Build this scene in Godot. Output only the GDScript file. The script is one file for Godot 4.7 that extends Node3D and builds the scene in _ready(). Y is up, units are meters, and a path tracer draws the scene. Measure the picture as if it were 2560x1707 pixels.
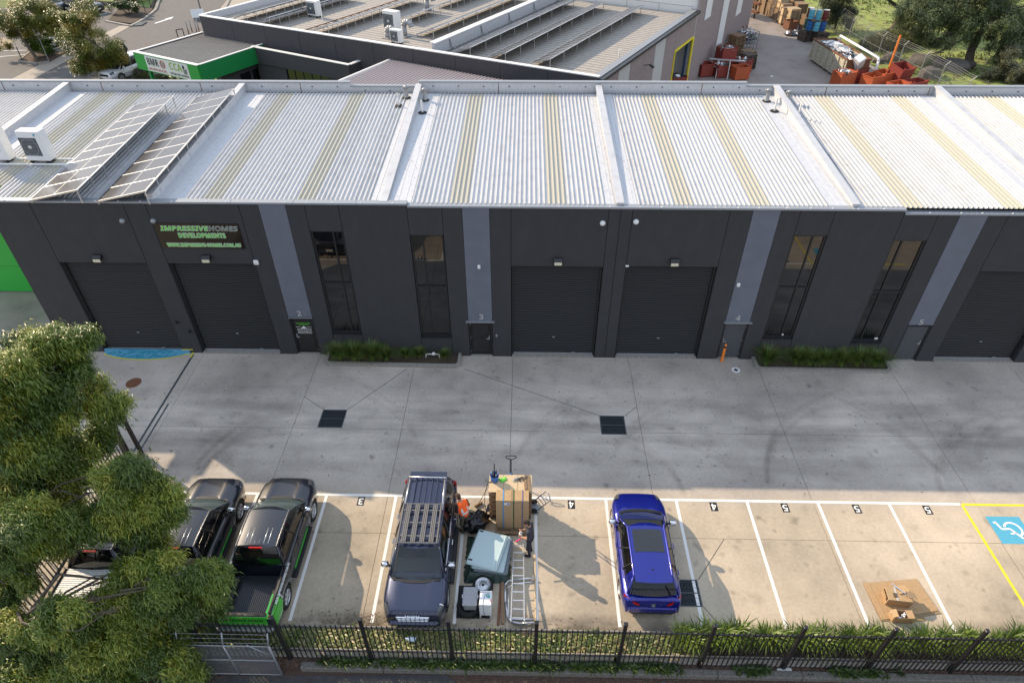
extends Node3D
# An industrial estate seen from a low drone: a row of dark warehouse units, a parking strip in front, a recycler's yard behind.

var M := {}
var used := {}
var rng := RandomNumberGenerator.new()
var cache := {}
const ORD := ["topmost", "second from the top", "third from the top", "fourth from the top", "fifth from the top", "sixth from the top", "seventh from the top", "eighth from the top", "ninth from the top", "tenth from the top", "eleventh from the top", "twelfth from the top", "thirteenth from the top"]

# ---------- scene graph ----------
func numbered(n: String) -> String:
	var k: int = used.get(n, 0)
	used[n] = k + 1
	return n if k == 0 else "%s_%03d" % [n, k]

func tag(o: Node, label: String, category := "", group := "", kind := "") -> Node:
	if label: o.set_meta("label", label)
	if category: o.set_meta("category", category)
	if group: o.set_meta("group", group)
	if kind: o.set_meta("kind", kind)
	return o

func thing(called: String, label: String, category: String, at := Vector3.ZERO, turn := 0.0, group := "") -> Node3D:
	var o := Node3D.new()
	o.name = numbered(called)
	add_child(o)
	o.position = at
	o.rotation.y = turn
	tag(o, label, category, group)
	return o

func child_name(p: Node, n: String) -> String:
	if not p.has_node(n): return n
	var k := 1
	if p.has_meta("_n_" + n): k = p.get_meta("_n_" + n)
	while p.has_node("%s_%03d" % [n, k]): k += 1
	p.set_meta("_n_" + n, k + 1)
	return "%s_%03d" % [n, k]

func put(called: String, mesh, mat: Material, parent: Node = self, at := Vector3.ZERO, rot := Vector3.ZERO) -> MeshInstance3D:
	var o := MeshInstance3D.new()
	var me: Mesh
	if mesh is SurfaceTool: me = mesh.commit()
	else: me = mesh
	o.mesh = me
	if mat: o.material_override = mat
	o.name = numbered(called) if parent == self else child_name(parent, called)
	parent.add_child(o, true)
	o.position = at
	o.rotation = rot
	return o

func struct(called: String, mesh, mat: Material, parent: Node = self) -> MeshInstance3D:
	var o := put(called, mesh, mat, parent)
	o.set_meta("kind", "structure")
	return o

func dup(o: Node3D, at: Vector3, turn := 0.0, label := "") -> Node3D:
	var r: Node3D = o.duplicate()
	var base: String = String(o.name)
	if base.substr(base.length() - 4, 1) == "_" and base.right(3).is_valid_int(): base = base.left(base.length() - 4)
	r.name = numbered(base)
	add_child(r)
	r.position = at
	r.rotation.y = turn
	if label: r.set_meta("label", label)
	return r

# ---------- mesh tools ----------
func S(smooth := false) -> SurfaceTool:
	var st := SurfaceTool.new()
	st.begin(Mesh.PRIMITIVE_TRIANGLES)
	st.set_smooth_group(0 if smooth else -1)
	return st

func done(st: SurfaceTool) -> ArrayMesh:
	st.generate_normals()
	return st.commit()

# a b c d run counter-clockwise as seen from the front
func quad(st: SurfaceTool, a: Vector3, b: Vector3, c: Vector3, d: Vector3) -> void:
	for v in [a, c, b, a, d, c]: st.add_vertex(v)

func tri(st: SurfaceTool, a: Vector3, b: Vector3, c: Vector3) -> void:
	for v in [a, c, b]: st.add_vertex(v)

func quad_uv(st: SurfaceTool, p: Array, uv: Array) -> void:
	for i in [0, 2, 1, 0, 3, 2]:
		st.set_uv(uv[i])
		st.add_vertex(p[i])

func box(st: SurfaceTool, c: Vector3, s: Vector3, bs := Basis.IDENTITY) -> void:
	var h := s / 2.0
	var p := []
	for i in 8:
		p.append(c + bs * Vector3(h.x * (1 if i & 1 else -1), h.y * (1 if i & 2 else -1), h.z * (1 if i & 4 else -1)))
	for f in [[0, 2, 3, 1], [4, 5, 7, 6], [0, 4, 6, 2], [1, 3, 7, 5], [2, 6, 7, 3], [0, 1, 5, 4]]:
		quad(st, p[f[0]], p[f[1]], p[f[2]], p[f[3]])

# a box from one corner to the other
func bx(st: SurfaceTool, x0: float, x1: float, y0: float, y1: float, z0: float, z1: float) -> void:
	box(st, Vector3(x0 + x1, y0 + y1, z0 + z1) / 2.0, Vector3(absf(x1 - x0), absf(y1 - y0), absf(z1 - z0)))

# box with chamfered edges
func cbox(st: SurfaceTool, c: Vector3, s: Vector3, b := 0.01, bs := Basis.IDENTITY) -> void:
	var h := s / 2.0
	b = minf(b, minf(h.x, minf(h.y, h.z)) * 0.9)
	var f := func(i: int, sx: int, sy: int, sz: int) -> Vector3:
		var v := Vector3(h.x - b, h.y - b, h.z - b)
		v[i] = h[i]
		return c + bs * Vector3(v.x * sx, v.y * sy, v.z * sz)
	for i in 3:
		var j := (i + 1) % 3
		var k := (i + 2) % 3
		for s1 in [-1, 1]:
			var q := []
			for w in [[-1, -1], [1, -1], [1, 1], [-1, 1]]:
				var g := [0, 0, 0]
				g[i] = s1; g[j] = w[0]; g[k] = w[1]
				q.append(f.call(i, g[0], g[1], g[2]))
			if s1 > 0: quad(st, q[0], q[1], q[2], q[3])
			else: quad(st, q[3], q[2], q[1], q[0])
			for s2 in [-1, 1]:   # edges between faces i and j, running along k
				var e := []
				for t in [[i, -1], [j, -1], [j, 1], [i, 1]]:
					var g2 := [0, 0, 0]
					g2[i] = s1; g2[j] = s2; g2[k] = t[1]
					e.append(f.call(t[0], g2[0], g2[1], g2[2]))
				if s1 * s2 > 0: quad(st, e[0], e[1], e[2], e[3])
				else: quad(st, e[3], e[2], e[1], e[0])
	for sx in [-1, 1]:
		for sy in [-1, 1]:
			for sz in [-1, 1]:
				var a: Vector3 = f.call(0, sx, sy, sz)
				var b2: Vector3 = f.call(1, sx, sy, sz)
				var c2: Vector3 = f.call(2, sx, sy, sz)
				if sx * sy * sz > 0: tri(st, a, b2, c2)
				else: tri(st, a, c2, b2)

func bmesh(s: Vector3, b := 0.0) -> ArrayMesh:
	var key := "b%.3f,%.3f,%.3f,%.3f" % [s.x, s.y, s.z, b]
	if not cache.has(key):
		var st := S()
		if b > 0.0: cbox(st, Vector3.ZERO, s, b)
		else: box(st, Vector3.ZERO, s)
		cache[key] = done(st)
	return cache[key]

func tube(st: SurfaceTool, a: Vector3, b: Vector3, r0: float, r1 := -1.0, n := 8, caps := true) -> void:
	if r1 < 0.0: r1 = r0
	var d := (b - a).normalized()
	var u := d.cross(Vector3.UP if absf(d.y) < 0.9 else Vector3.RIGHT).normalized()
	var w := d.cross(u)
	for i in n:
		var t0 := TAU * i / n
		var t1 := TAU * (i + 1) / n
		var e0 := u * cos(t0) + w * sin(t0)
		var e1 := u * cos(t1) + w * sin(t1)
		quad(st, a + e0 * r0, a + e1 * r0, b + e1 * r1, b + e0 * r1)
		if caps:
			tri(st, a, a + e1 * r0, a + e0 * r0)
			tri(st, b, b + e0 * r1, b + e1 * r1)

func path(st: SurfaceTool, pts: Array, r: float, n := 8) -> void:
	for i in pts.size() - 1:
		tube(st, pts[i], pts[i + 1], r, r, n)

# turn a profile of (radius, height) about an axis
func lathe(st: SurfaceTool, prof: Array, n := 16, xf := Transform3D.IDENTITY) -> void:
	for i in n:
		var c0 := Vector2.from_angle(TAU * i / n)
		var c1 := Vector2.from_angle(TAU * (i + 1) / n)
		for k in prof.size() - 1:
			var p: Vector2 = prof[k]
			var q: Vector2 = prof[k + 1]
			quad(st, xf * Vector3(c1.x * p.x, p.y, c1.y * p.x), xf * Vector3(c0.x * p.x, p.y, c0.y * p.x), xf * Vector3(c0.x * q.x, q.y, c0.y * q.x), xf * Vector3(c1.x * q.x, q.y, c1.y * q.x))

# flat polygon (x, z) raised from y0 to y1
func prism(st: SurfaceTool, poly: PackedVector2Array, y0: float, y1: float, uvs := Rect2()) -> void:
	if Geometry2D.is_polygon_clockwise(poly): poly.reverse()
	var has_uv := uvs.size.x > 0.0
	var idx := Geometry2D.triangulate_polygon(poly)
	var i := 0
	while i < idx.size():
		var a := poly[idx[i]]; var b := poly[idx[i + 1]]; var c := poly[idx[i + 2]]
		if (b - a).cross(c - a) > 0.0:
			var t := b; b = c; c = t
		for v in [a, c, b]:
			if has_uv: st.set_uv((v - uvs.position) / uvs.size)
			st.add_vertex(Vector3(v.x, y1, v.y))
		i += 3
	for k in poly.size():
		var p := poly[k]; var q := poly[(k + 1) % poly.size()]
		if has_uv: st.set_uv((p - uvs.position) / uvs.size)
		quad(st, Vector3(p.x, y1, p.y), Vector3(p.x, y0, p.y), Vector3(q.x, y0, q.y), Vector3(q.x, y1, q.y))

func sheet(x0: float, x1: float, z0: float, z1: float, y: float) -> ArrayMesh:
	var st := S()
	quad(st, Vector3(x0, y, z1), Vector3(x1, y, z1), Vector3(x1, y, z0), Vector3(x0, y, z0))
	return done(st)

func poly_sheet(pts: Array, y: float, thick := 0.1) -> ArrayMesh:
	var st := S()
	prism(st, PackedVector2Array(pts), y - thick, y)
	return done(st)

# smooth patch between four corners, bulged along its middle
func patch(st: SurfaceTool, p00: Vector3, p10: Vector3, p01: Vector3, p11: Vector3, nu: int, nv: int, bu := Vector3.ZERO, bv := Vector3.ZERO) -> void:
	var at := func(i: int, j: int) -> Vector3:
		var u := float(i) / nu
		var v := float(j) / nv
		return p00.lerp(p10, u).lerp(p01.lerp(p11, u), v) + bu * 4.0 * u * (1.0 - u) + bv * 4.0 * v * (1.0 - v)
	for i in nu:
		for j in nv:
			quad(st, at.call(i, j), at.call(i + 1, j), at.call(i + 1, j + 1), at.call(i, j + 1))

# profiled sheet metal: pans and ribs across x, running from z0 to z1, y at each end
func ribbed(st: SurfaceTool, x0: float, x1: float, pitch: float, rh: float, a: Vector2, b: Vector2, rib0 := 0.0) -> void:
	var prof := [Vector2(x0, 0)]
	var x := x0 + rib0
	while x < x1 - 0.03:
		for q in [Vector2(x - 0.03, 0), Vector2(x - 0.012, rh), Vector2(x + 0.012, rh), Vector2(x + 0.03, 0)]:
			if q.x > x0 and q.x < x1: prof.append(q)
		x += pitch
	prof.append(Vector2(x1, 0))
	for i in prof.size() - 1:
		var p: Vector2 = prof[i]; var q: Vector2 = prof[i + 1]
		quad(st, Vector3(p.x, a.y + p.y, a.x), Vector3(q.x, a.y + q.y, a.x), Vector3(q.x, b.y + q.y, b.x), Vector3(p.x, b.y + p.y, b.x))

var fonts := {}
func text(words: String, high: float, wide: float, mat: Material, parent: Node, at: Vector3, rot := Vector3.ZERO, called := "lettering", weight := 700, depth := 0.006, slant := 0.0) -> MeshInstance3D:
	var t := TextMesh.new()
	if not fonts.has(weight):
		var f := SystemFont.new()
		f.font_names = PackedStringArray(["Droid Sans"])
		f.font_weight = weight
		fonts[weight] = f
	t.font = fonts[weight]
	t.font_size = 64
	t.pixel_size = high / 46.0
	t.depth = depth
	t.text = words
	var o := put(called, t, mat, parent, at, rot)
	var w := t.get_aabb().size.x
	var k := wide / w if wide > 0.0 and w > 0.001 else 1.0
	o.transform = Transform3D(Basis.from_euler(rot) * Basis(Vector3(k, 0, 0), Vector3(slant, 1, 0), Vector3(0, 0, 1)), at)
	return o

# ---------- materials ----------
func lin(r: float, g: float, b: float, a := 1.0) -> Color:
	var c := Color(r, g, b).linear_to_srgb()
	c.a = a
	return c

func mat(r: float, g: float, b: float, rough := 0.7, metal := 0.0) -> StandardMaterial3D:
	var m := StandardMaterial3D.new()
	m.albedo_color = lin(r, g, b)
	m.roughness = rough
	m.metallic = metal
	return m

func ntex(sd: int, freq: float, lo: float, hi: float, octaves := 4, size := 512, type := FastNoiseLite.TYPE_SIMPLEX_SMOOTH) -> NoiseTexture2D:
	var n := FastNoiseLite.new()
	n.seed = sd
	n.noise_type = type
	n.frequency = freq
	n.fractal_octaves = octaves
	var t := NoiseTexture2D.new()
	t.noise = n
	t.width = size
	t.height = size
	t.seamless = true
	t.normalize = true
	var g := Gradient.new()
	g.set_color(0, Color(lo, lo, lo))
	g.set_color(1, Color(hi, hi, hi))
	t.color_ramp = g
	return t

func ramp_tex(sd: int, freq: float, cols: Array, octaves := 4, size := 512) -> NoiseTexture2D:
	var t := ntex(sd, freq, 0, 1, octaves, size)
	var g := Gradient.new()
	var offs := []
	var cs := []
	for c in cols:
		offs.append(c[0])
		cs.append(lin(c[1], c[2], c[3]))
	g.offsets = PackedFloat32Array(offs)
	g.colors = PackedColorArray(cs)
	t.color_ramp = g
	return t

# world-mapped texture: metres covered by one repeat
func tex(m: StandardMaterial3D, t: Texture2D, metres: float, world := true) -> StandardMaterial3D:
	m.albedo_texture = t
	m.uv1_triplanar = true
	m.uv1_world_triplanar = world
	m.uv1_scale = Vector3.ONE / metres
	return m

func glass(r: float, g: float, b: float, alpha: float) -> StandardMaterial3D:
	var m := mat(r, g, b, 0.02)
	m.albedo_color = lin(r, g, b, alpha)
	m.transparency = BaseMaterial3D.TRANSPARENCY_ALPHA
	return m

func paint(r: float, g: float, b: float, metal := 0.35) -> StandardMaterial3D:
	var m := mat(r, g, b, 0.32, metal)
	m.clearcoat_enabled = true
	m.clearcoat = 1.0
	m.clearcoat_roughness = 0.04
	return m

func make_materials() -> void:
	M.wall = tex(mat(1, 1, 1, 0.85), ramp_tex(3, 0.012, [[0.0, 0.032, 0.0325, 0.035], [0.6, 0.036, 0.0365, 0.0392], [1.0, 0.041, 0.0412, 0.0432]]), 6.0)
	M.wall.uv1_scale = Vector3(0.3, 0.13, 0.3)
	M.wall_joint = mat(0.012, 0.012, 0.014, 0.9)
	M.strip = tex(mat(1, 1, 1, 0.85), ramp_tex(4, 0.012, [[0.0, 0.115, 0.127, 0.155], [1.0, 0.137, 0.15, 0.182]]), 6.0)
	M.roof = tex(mat(1, 1, 1, 0.48, 0.25), ramp_tex(5, 0.02, [[0.0, 0.42, 0.425, 0.432], [0.35, 0.52, 0.525, 0.532], [1.0, 0.56, 0.565, 0.572]]), 7.0)
	M.roof_b = tex(mat(1, 1, 1, 0.5, 0.25), ramp_tex(51, 0.02, [[0.0, 0.40, 0.405, 0.41], [0.4, 0.495, 0.50, 0.508], [1.0, 0.54, 0.545, 0.552]]), 6.0)
	M.roof_c = tex(mat(1, 1, 1, 0.45, 0.25), ramp_tex(52, 0.03, [[0.0, 0.43, 0.42, 0.405], [0.3, 0.53, 0.535, 0.54], [1.0, 0.58, 0.585, 0.592]]), 5.0)
	M.flash = tex(mat(1, 1, 1, 0.5, 0.15), ramp_tex(6, 0.02, [[0.0, 0.46, 0.475, 0.50], [0.4, 0.54, 0.55, 0.565], [1.0, 0.58, 0.585, 0.595]]), 3.0)
	M.skylight = tex(mat(1, 1, 1, 0.5), ramp_tex(7, 0.05, [[0.0, 0.38, 0.365, 0.30], [0.6, 0.455, 0.44, 0.375], [1.0, 0.51, 0.50, 0.45]]), 2.0)
	M.coping = mat(0.30, 0.32, 0.34, 0.45, 0.3)
	M.white = mat(0.72, 0.72, 0.70, 0.5)
	M.offwhite = mat(0.55, 0.55, 0.52, 0.5)
	M.shutter = mat(0.0045, 0.0048, 0.0055, 0.55)
	M.black = mat(0.010, 0.010, 0.011, 0.5)
	M.blackmetal = mat(0.013, 0.013, 0.014, 0.4)
	M.rubber = mat(0.012, 0.012, 0.012, 0.8)
	M.frame = mat(0.018, 0.018, 0.02, 0.4)
	M.pane = mat(0.004, 0.004, 0.005, 0.015)
	M.pane.metallic_specular = 0.75
	M.steel = mat(0.45, 0.46, 0.47, 0.35, 0.8)
	M.galv = mat(0.30, 0.31, 0.32, 0.5, 0.5)
	M.chrome = mat(0.75, 0.76, 0.78, 0.08, 1.0)
	M.alu = mat(0.62, 0.63, 0.64, 0.35, 0.7)
	M.green = mat(0.03, 0.40, 0.05, 0.5)
	M.bmr_green = mat(0.008, 0.22, 0.055, 0.5)
	M.sign_green = mat(0.12, 0.55, 0.05, 0.5)
	M.paint_line = tex(mat(1, 1, 1, 0.75), ramp_tex(8, 0.06, [[0.0, 0.60, 0.57, 0.52], [0.4, 0.78, 0.76, 0.72], [1.0, 0.82, 0.8, 0.77]]), 1.5)
	M.yellow_line = mat(0.75, 0.62, 0.02, 0.75)
	M.isa_blue = tex(mat(1, 1, 1, 0.8), ramp_tex(9, 0.05, [[0.0, 0.07, 0.33, 0.46], [1.0, 0.10, 0.40, 0.53]]), 1.5)
	M.grate = mat(0.06, 0.075, 0.085, 0.5, 0.2)
	M.dark = mat(0.006, 0.006, 0.007, 0.9)
	M.orange = mat(0.75, 0.20, 0.02, 0.5)
	M.soil = tex(mat(1, 1, 1, 0.95), ramp_tex(10, 0.06, [[0.0, 0.035, 0.026, 0.018], [1.0, 0.09, 0.066, 0.045]]), 1.5)
	M.mulch = tex(mat(1, 1, 1, 0.95), ramp_tex(11, 0.09, [[0.0, 0.035, 0.022, 0.016], [0.5, 0.085, 0.052, 0.038], [1.0, 0.16, 0.11, 0.08]]), 1.2)
	M.kerb = tex(mat(1, 1, 1, 0.9), ramp_tex(12, 0.03, [[0.0, 0.20, 0.185, 0.16], [1.0, 0.36, 0.335, 0.295]]), 2.0)
	M.asphalt = tex(mat(1, 1, 1, 0.9), ramp_tex(13, 0.02, [[0.0, 0.105, 0.098, 0.092], [0.5, 0.12, 0.112, 0.105], [1.0, 0.13, 0.122, 0.114]]), 9.0)
	M.asphalt2 = tex(mat(1, 1, 1, 0.9), ramp_tex(14, 0.03, [[0.0, 0.035, 0.034, 0.034], [1.0, 0.07, 0.068, 0.066]]), 4.0)
	M.footpath = tex(mat(1, 1, 1, 0.9), ramp_tex(15, 0.03, [[0.0, 0.30, 0.26, 0.21], [1.0, 0.38, 0.335, 0.28]]), 4.0)
	M.yard = tex(mat(1, 1, 1, 0.9), ramp_tex(16, 0.02, [[0.0, 0.20, 0.165, 0.14], [0.4, 0.25, 0.215, 0.19], [1.0, 0.28, 0.245, 0.22]]), 26.0)
	M.lawn = tex(mat(1, 1, 1, 0.95), ramp_tex(17, 0.03, [[0.0, 0.045, 0.065, 0.014], [0.5, 0.10, 0.135, 0.025], [1.0, 0.16, 0.17, 0.05]]), 8.0)
	M.timber = tex(mat(1, 1, 1, 0.8), ramp_tex(18, 0.05, [[0.0, 0.16, 0.10, 0.055], [1.0, 0.32, 0.21, 0.12]]), 1.2)
	M.timber_dark = tex(mat(1, 1, 1, 0.85), ramp_tex(19, 0.05, [[0.0, 0.06, 0.045, 0.035], [1.0, 0.15, 0.115, 0.09]]), 1.2)
	M.ply = tex(mat(1, 1, 1, 0.8), ramp_tex(20, 0.04, [[0.0, 0.45, 0.33, 0.19], [1.0, 0.62, 0.49, 0.32]]), 1.5)
	M.card = tex(mat(1, 1, 1, 0.85), ramp_tex(21, 0.03, [[0.0, 0.36, 0.235, 0.12], [1.0, 0.46, 0.31, 0.165]]), 2.0)
	M.card_dark = mat(0.27, 0.185, 0.095, 0.85)
	M.bin_red = tex(mat(1, 1, 1, 0.65), ramp_tex(22, 0.03, [[0.0, 0.14, 0.03, 0.022], [0.6, 0.28, 0.04, 0.028], [1.0, 0.34, 0.075, 0.05]]), 1.6)
	M.bin_orange = tex(mat(1, 1, 1, 0.65), ramp_tex(23, 0.03, [[0.0, 0.16, 0.055, 0.03], [0.4, 0.42, 0.085, 0.025], [1.0, 0.58, 0.13, 0.04]]), 1.6)
	M.rusty = tex(mat(1, 1, 1, 0.75), ramp_tex(24, 0.022, [[0.0, 0.20, 0.09, 0.04], [0.26, 0.33, 0.21, 0.11], [0.38, 0.42, 0.40, 0.31], [1.0, 0.48, 0.49, 0.42]], 5), 3.0)
	M.rust = tex(mat(1, 1, 1, 0.85), ramp_tex(25, 0.04, [[0.0, 0.09, 0.035, 0.018], [1.0, 0.26, 0.11, 0.05]]), 2.0)
	M.clad = tex(mat(1, 1, 1, 0.7), ramp_tex(26, 0.02, [[0.0, 0.29, 0.235, 0.22], [1.0, 0.345, 0.285, 0.27]]), 6.0)
	M.bmr_wall = tex(mat(1, 1, 1, 0.8), ramp_tex(27, 0.02, [[0.0, 0.052, 0.05, 0.056], [1.0, 0.064, 0.062, 0.068]]), 6.0)
	M.bmr_roof = tex(mat(1, 1, 1, 0.7), ramp_tex(28, 0.02, [[0.0, 0.30, 0.275, 0.24], [1.0, 0.39, 0.36, 0.32]]), 6.0)
	M.maroon_roof = mat(0.42, 0.36, 0.345, 0.6)
	M.solar = mat(0.06, 0.06, 0.066, 0.2)
	M.solar.metallic_specular = 1.0
	M.leaf = mat(1, 1, 1, 0.42)
	M.leaf.vertex_color_use_as_albedo = true
	M.leaf.backlight_enabled = true
	M.leaf.backlight = lin(0.16, 0.20, 0.02)
	M.vcol = mat(1, 1, 1, 0.8)
	M.vcol.vertex_color_use_as_albedo = true
	M.bark = tex(mat(1, 1, 1, 0.9), ramp_tex(29, 0.05, [[0.0, 0.05, 0.038, 0.028], [1.0, 0.20, 0.165, 0.13]]), 0.8)
	M.rock = tex(mat(1, 1, 1, 0.95), ramp_tex(30, 0.04, [[0.0, 0.06, 0.052, 0.045], [1.0, 0.21, 0.185, 0.165]]), 1.5)
	M.old_kerb = tex(mat(1, 1, 1, 0.95), ramp_tex(31, 0.035, [[0.0, 0.09, 0.082, 0.07], [1.0, 0.19, 0.175, 0.155]]), 2.0)
	M.carglass = glass(0.02, 0.032, 0.036, 0.34)
	M.tint = glass(0.004, 0.005, 0.006, 0.88)
	M.seat = mat(0.05, 0.05, 0.05, 0.8)
	M.head = mat(0.10, 0.105, 0.115, 0.04, 0.3)
	M.tail = mat(0.35, 0.012, 0.012, 0.15)
	M.tarp = mat(0.05, 0.25, 0.37, 0.25)
	M.bag = mat(0.008, 0.008, 0.009, 0.28)
	M.pale = mat(0.40, 0.50, 0.50, 0.25)
	M.appliance = mat(0.74, 0.76, 0.77, 0.3)

# ---------- the place ----------
func _ready() -> void:
	rng.seed = 20240611
	# camera
	var cam := Camera3D.new()
	cam.name = "camera"
	add_child(cam)
	cam.position = Vector3(0.735, 19.088, 22.453)
	cam.rotation = Vector3(-0.6818, 0.0222, -0.0028)
	cam.fov = 55.02
	cam.far = 600.0
	cam.near = 0.1
	cam.current = true
	# sky
	var env := Environment.new()
	var sky := Sky.new()
	var ps := ProceduralSkyMaterial.new()
	ps.sky_top_color = Color(0.68, 0.735, 0.82)
	ps.sky_horizon_color = Color(0.93, 0.93, 0.93)
	ps.sky_curve = 0.16
	ps.ground_bottom_color = Color(0.36, 0.34, 0.31)
	ps.ground_horizon_color = Color(0.62, 0.62, 0.60)
	ps.sky_energy_multiplier = 1.0
	sky.sky_material = ps
	env.background_mode = Environment.BG_SKY
	env.sky = sky
	env.background_energy_multiplier = 1.22
	env.tonemap_mode = Environment.TONE_MAPPER_LINEAR
	env.tonemap_exposure = 1.5
	env.sdfgi_enabled = true
	env.ssao_enabled = true
	env.ssil_enabled = true
	var we := WorldEnvironment.new()
	we.name = "environment"
	we.environment = env
	add_child(we)
	# sun: shadows fall to +x and +z
	var sun := DirectionalLight3D.new()
	sun.name = "sun"
	sun.light_color = Color(1.0, 0.91, 0.79)
	sun.light_energy = 1.38
	sun.light_angular_distance = 0.5
	sun.shadow_enabled = true
	add_child(sun)
	sun.look_at_from_position(Vector3.ZERO, Vector3(1.42, -1.0, 0.97), Vector3.UP)

	make_materials()
	build_ground()
	build_warehouse()
	build_roof_things()
	build_facade_things()
	build_recycler()
	build_street()
	build_yard()
	build_field()
	build_markings()
	build_front_fence()
	build_planters()
	build_vehicles()
	build_loose_things()
	build_people()
	build_near_trees()
	build_litter()

# ---------- ground ----------
const YARD_UV := Rect2(-32.0, -7.0, 64.0, 21.0)

func yard_texture() -> ImageTexture:
	var w := 1792
	var h := 588
	var get := func(sd: int, fx: float, iw: int, ih: int, oct: int) -> PackedByteArray:
		var n := FastNoiseLite.new()
		n.seed = sd
		n.noise_type = FastNoiseLite.TYPE_SIMPLEX_SMOOTH
		n.frequency = fx
		n.fractal_octaves = oct
		var im := n.get_image(iw, ih)
		im.convert(Image.FORMAT_L8)
		im.resize(w, h, Image.INTERPOLATE_CUBIC)
		return im.get_data()
	var big: PackedByteArray = get.call(41, 0.006, w, h, 3)        # slow clouds
	var blot: PackedByteArray = get.call(42, 0.03, w, h, 5)        # blotches
	var fine: PackedByteArray = get.call(43, 0.25, w, h, 2)        # grain
	var track: PackedByteArray = get.call(44, 0.03, 300, h, 4)     # drawn out along the driveway
	var spot: PackedByteArray = get.call(45, 0.05, w, h, 2)        # oil spots
	var out := PackedByteArray()
	out.resize(w * h * 3)
	for y in h:
		var z := YARD_UV.position.y + YARD_UV.size.y * y / h
		var lane := clampf(1.0 - absf(z - 4.4) / 3.6, 0.0, 1.0)
		var bay := smoothstep(7.0, 8.4, z)
		var edge := smoothstep(11.9, 12.7, z)
		for x in w:
			var i := y * w + x
			var v := 0.80 + (big[i] - 128) * 0.0008 + (blot[i] - 128) * 0.0003 + (fine[i] - 128) * 0.00028
			v += (track[i] - 128) * 0.0012 * lane
			if spot[i] > 205: v -= (spot[i] - 205) * 0.004
			if blot[i] < 62: v -= (62 - blot[i]) * 0.0012
			v -= edge * clampf((track[i] + blot[i] - 226) * 0.0028, 0.0, 0.34)
			v = clampf(v, 0.3, 1.0)
			# the bays are a newer, sandier pour than the lane
			var r := lerpf(0.845, 0.865, bay) * v
			var g := lerpf(0.797, 0.797, bay) * v
			var b := lerpf(0.742, 0.695, bay) * v
			out[i * 3] = int(r * 255)
			out[i * 3 + 1] = int(g * 255)
			out[i * 3 + 2] = int(b * 255)
	# rubber arcs where cars swing into the bays, and drips where they stand
	var r := RandomNumberGenerator.new()
	r.seed = 4242
	var dab := func(px: float, pz: float, rad: float, amt: float) -> void:
		var cx := int((px - YARD_UV.position.x) / YARD_UV.size.x * w)
		var cy := int((pz - YARD_UV.position.y) / YARD_UV.size.y * h)
		var n := maxi(1, int(rad * 28.0))
		for yy in range(cy - n, cy + n + 1):
			for xx in range(cx - n, cx + n + 1):
				if xx < 0 or yy < 0 or xx >= w or yy >= h: continue
				var q := 1.0 - Vector2(xx - cx, yy - cy).length() / (n + 0.5)
				if q <= 0.0: continue
				var i := (yy * w + xx) * 3
				for c in 3: out[i + c] = int(out[i + c] * (1.0 - amt * q))
	for a in 15:
		var cx := r.randf_range(-17.0, 18.0)
		var rad := r.randf_range(3.5, 9.0)
		var sgn := 1.0 if r.randf() < 0.5 else -1.0
		var t0 := r.randf_range(0.0, 0.5)
		var t1 := t0 + r.randf_range(0.4, 1.0)
		var amt := r.randf_range(0.003, 0.009)
		var steps := int(rad * (t1 - t0) * 26.0)
		for k in steps:
			var t := lerpf(t0, t1, float(k) / steps)
			for o in [0.0, 1.45]:
				var rr: float = rad + o
				dab.call(cx + sgn * rr * (1.0 - cos(t)), 7.6 - rr * sin(t) * 0.75, 0.11, amt)
	for a in 15:
		var bx0 := 3.74 + (a - 9) * 2.5 + 1.25
		for k in 14:
			dab.call(bx0 + r.randfn() * 0.32, r.randf_range(8.4, 11.8), r.randf_range(0.03, 0.16), r.randf_range(0.04, 0.14))
	for a in 90:
		dab.call(r.randf_range(-20, 20), r.randf_range(0.3, 12.4), r.randf_range(0.04, 0.5), r.randf_range(0.02, 0.10))
	return ImageTexture.create_from_image(Image.create_from_data(w, h, false, Image.FORMAT_RGB8, out))

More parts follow.
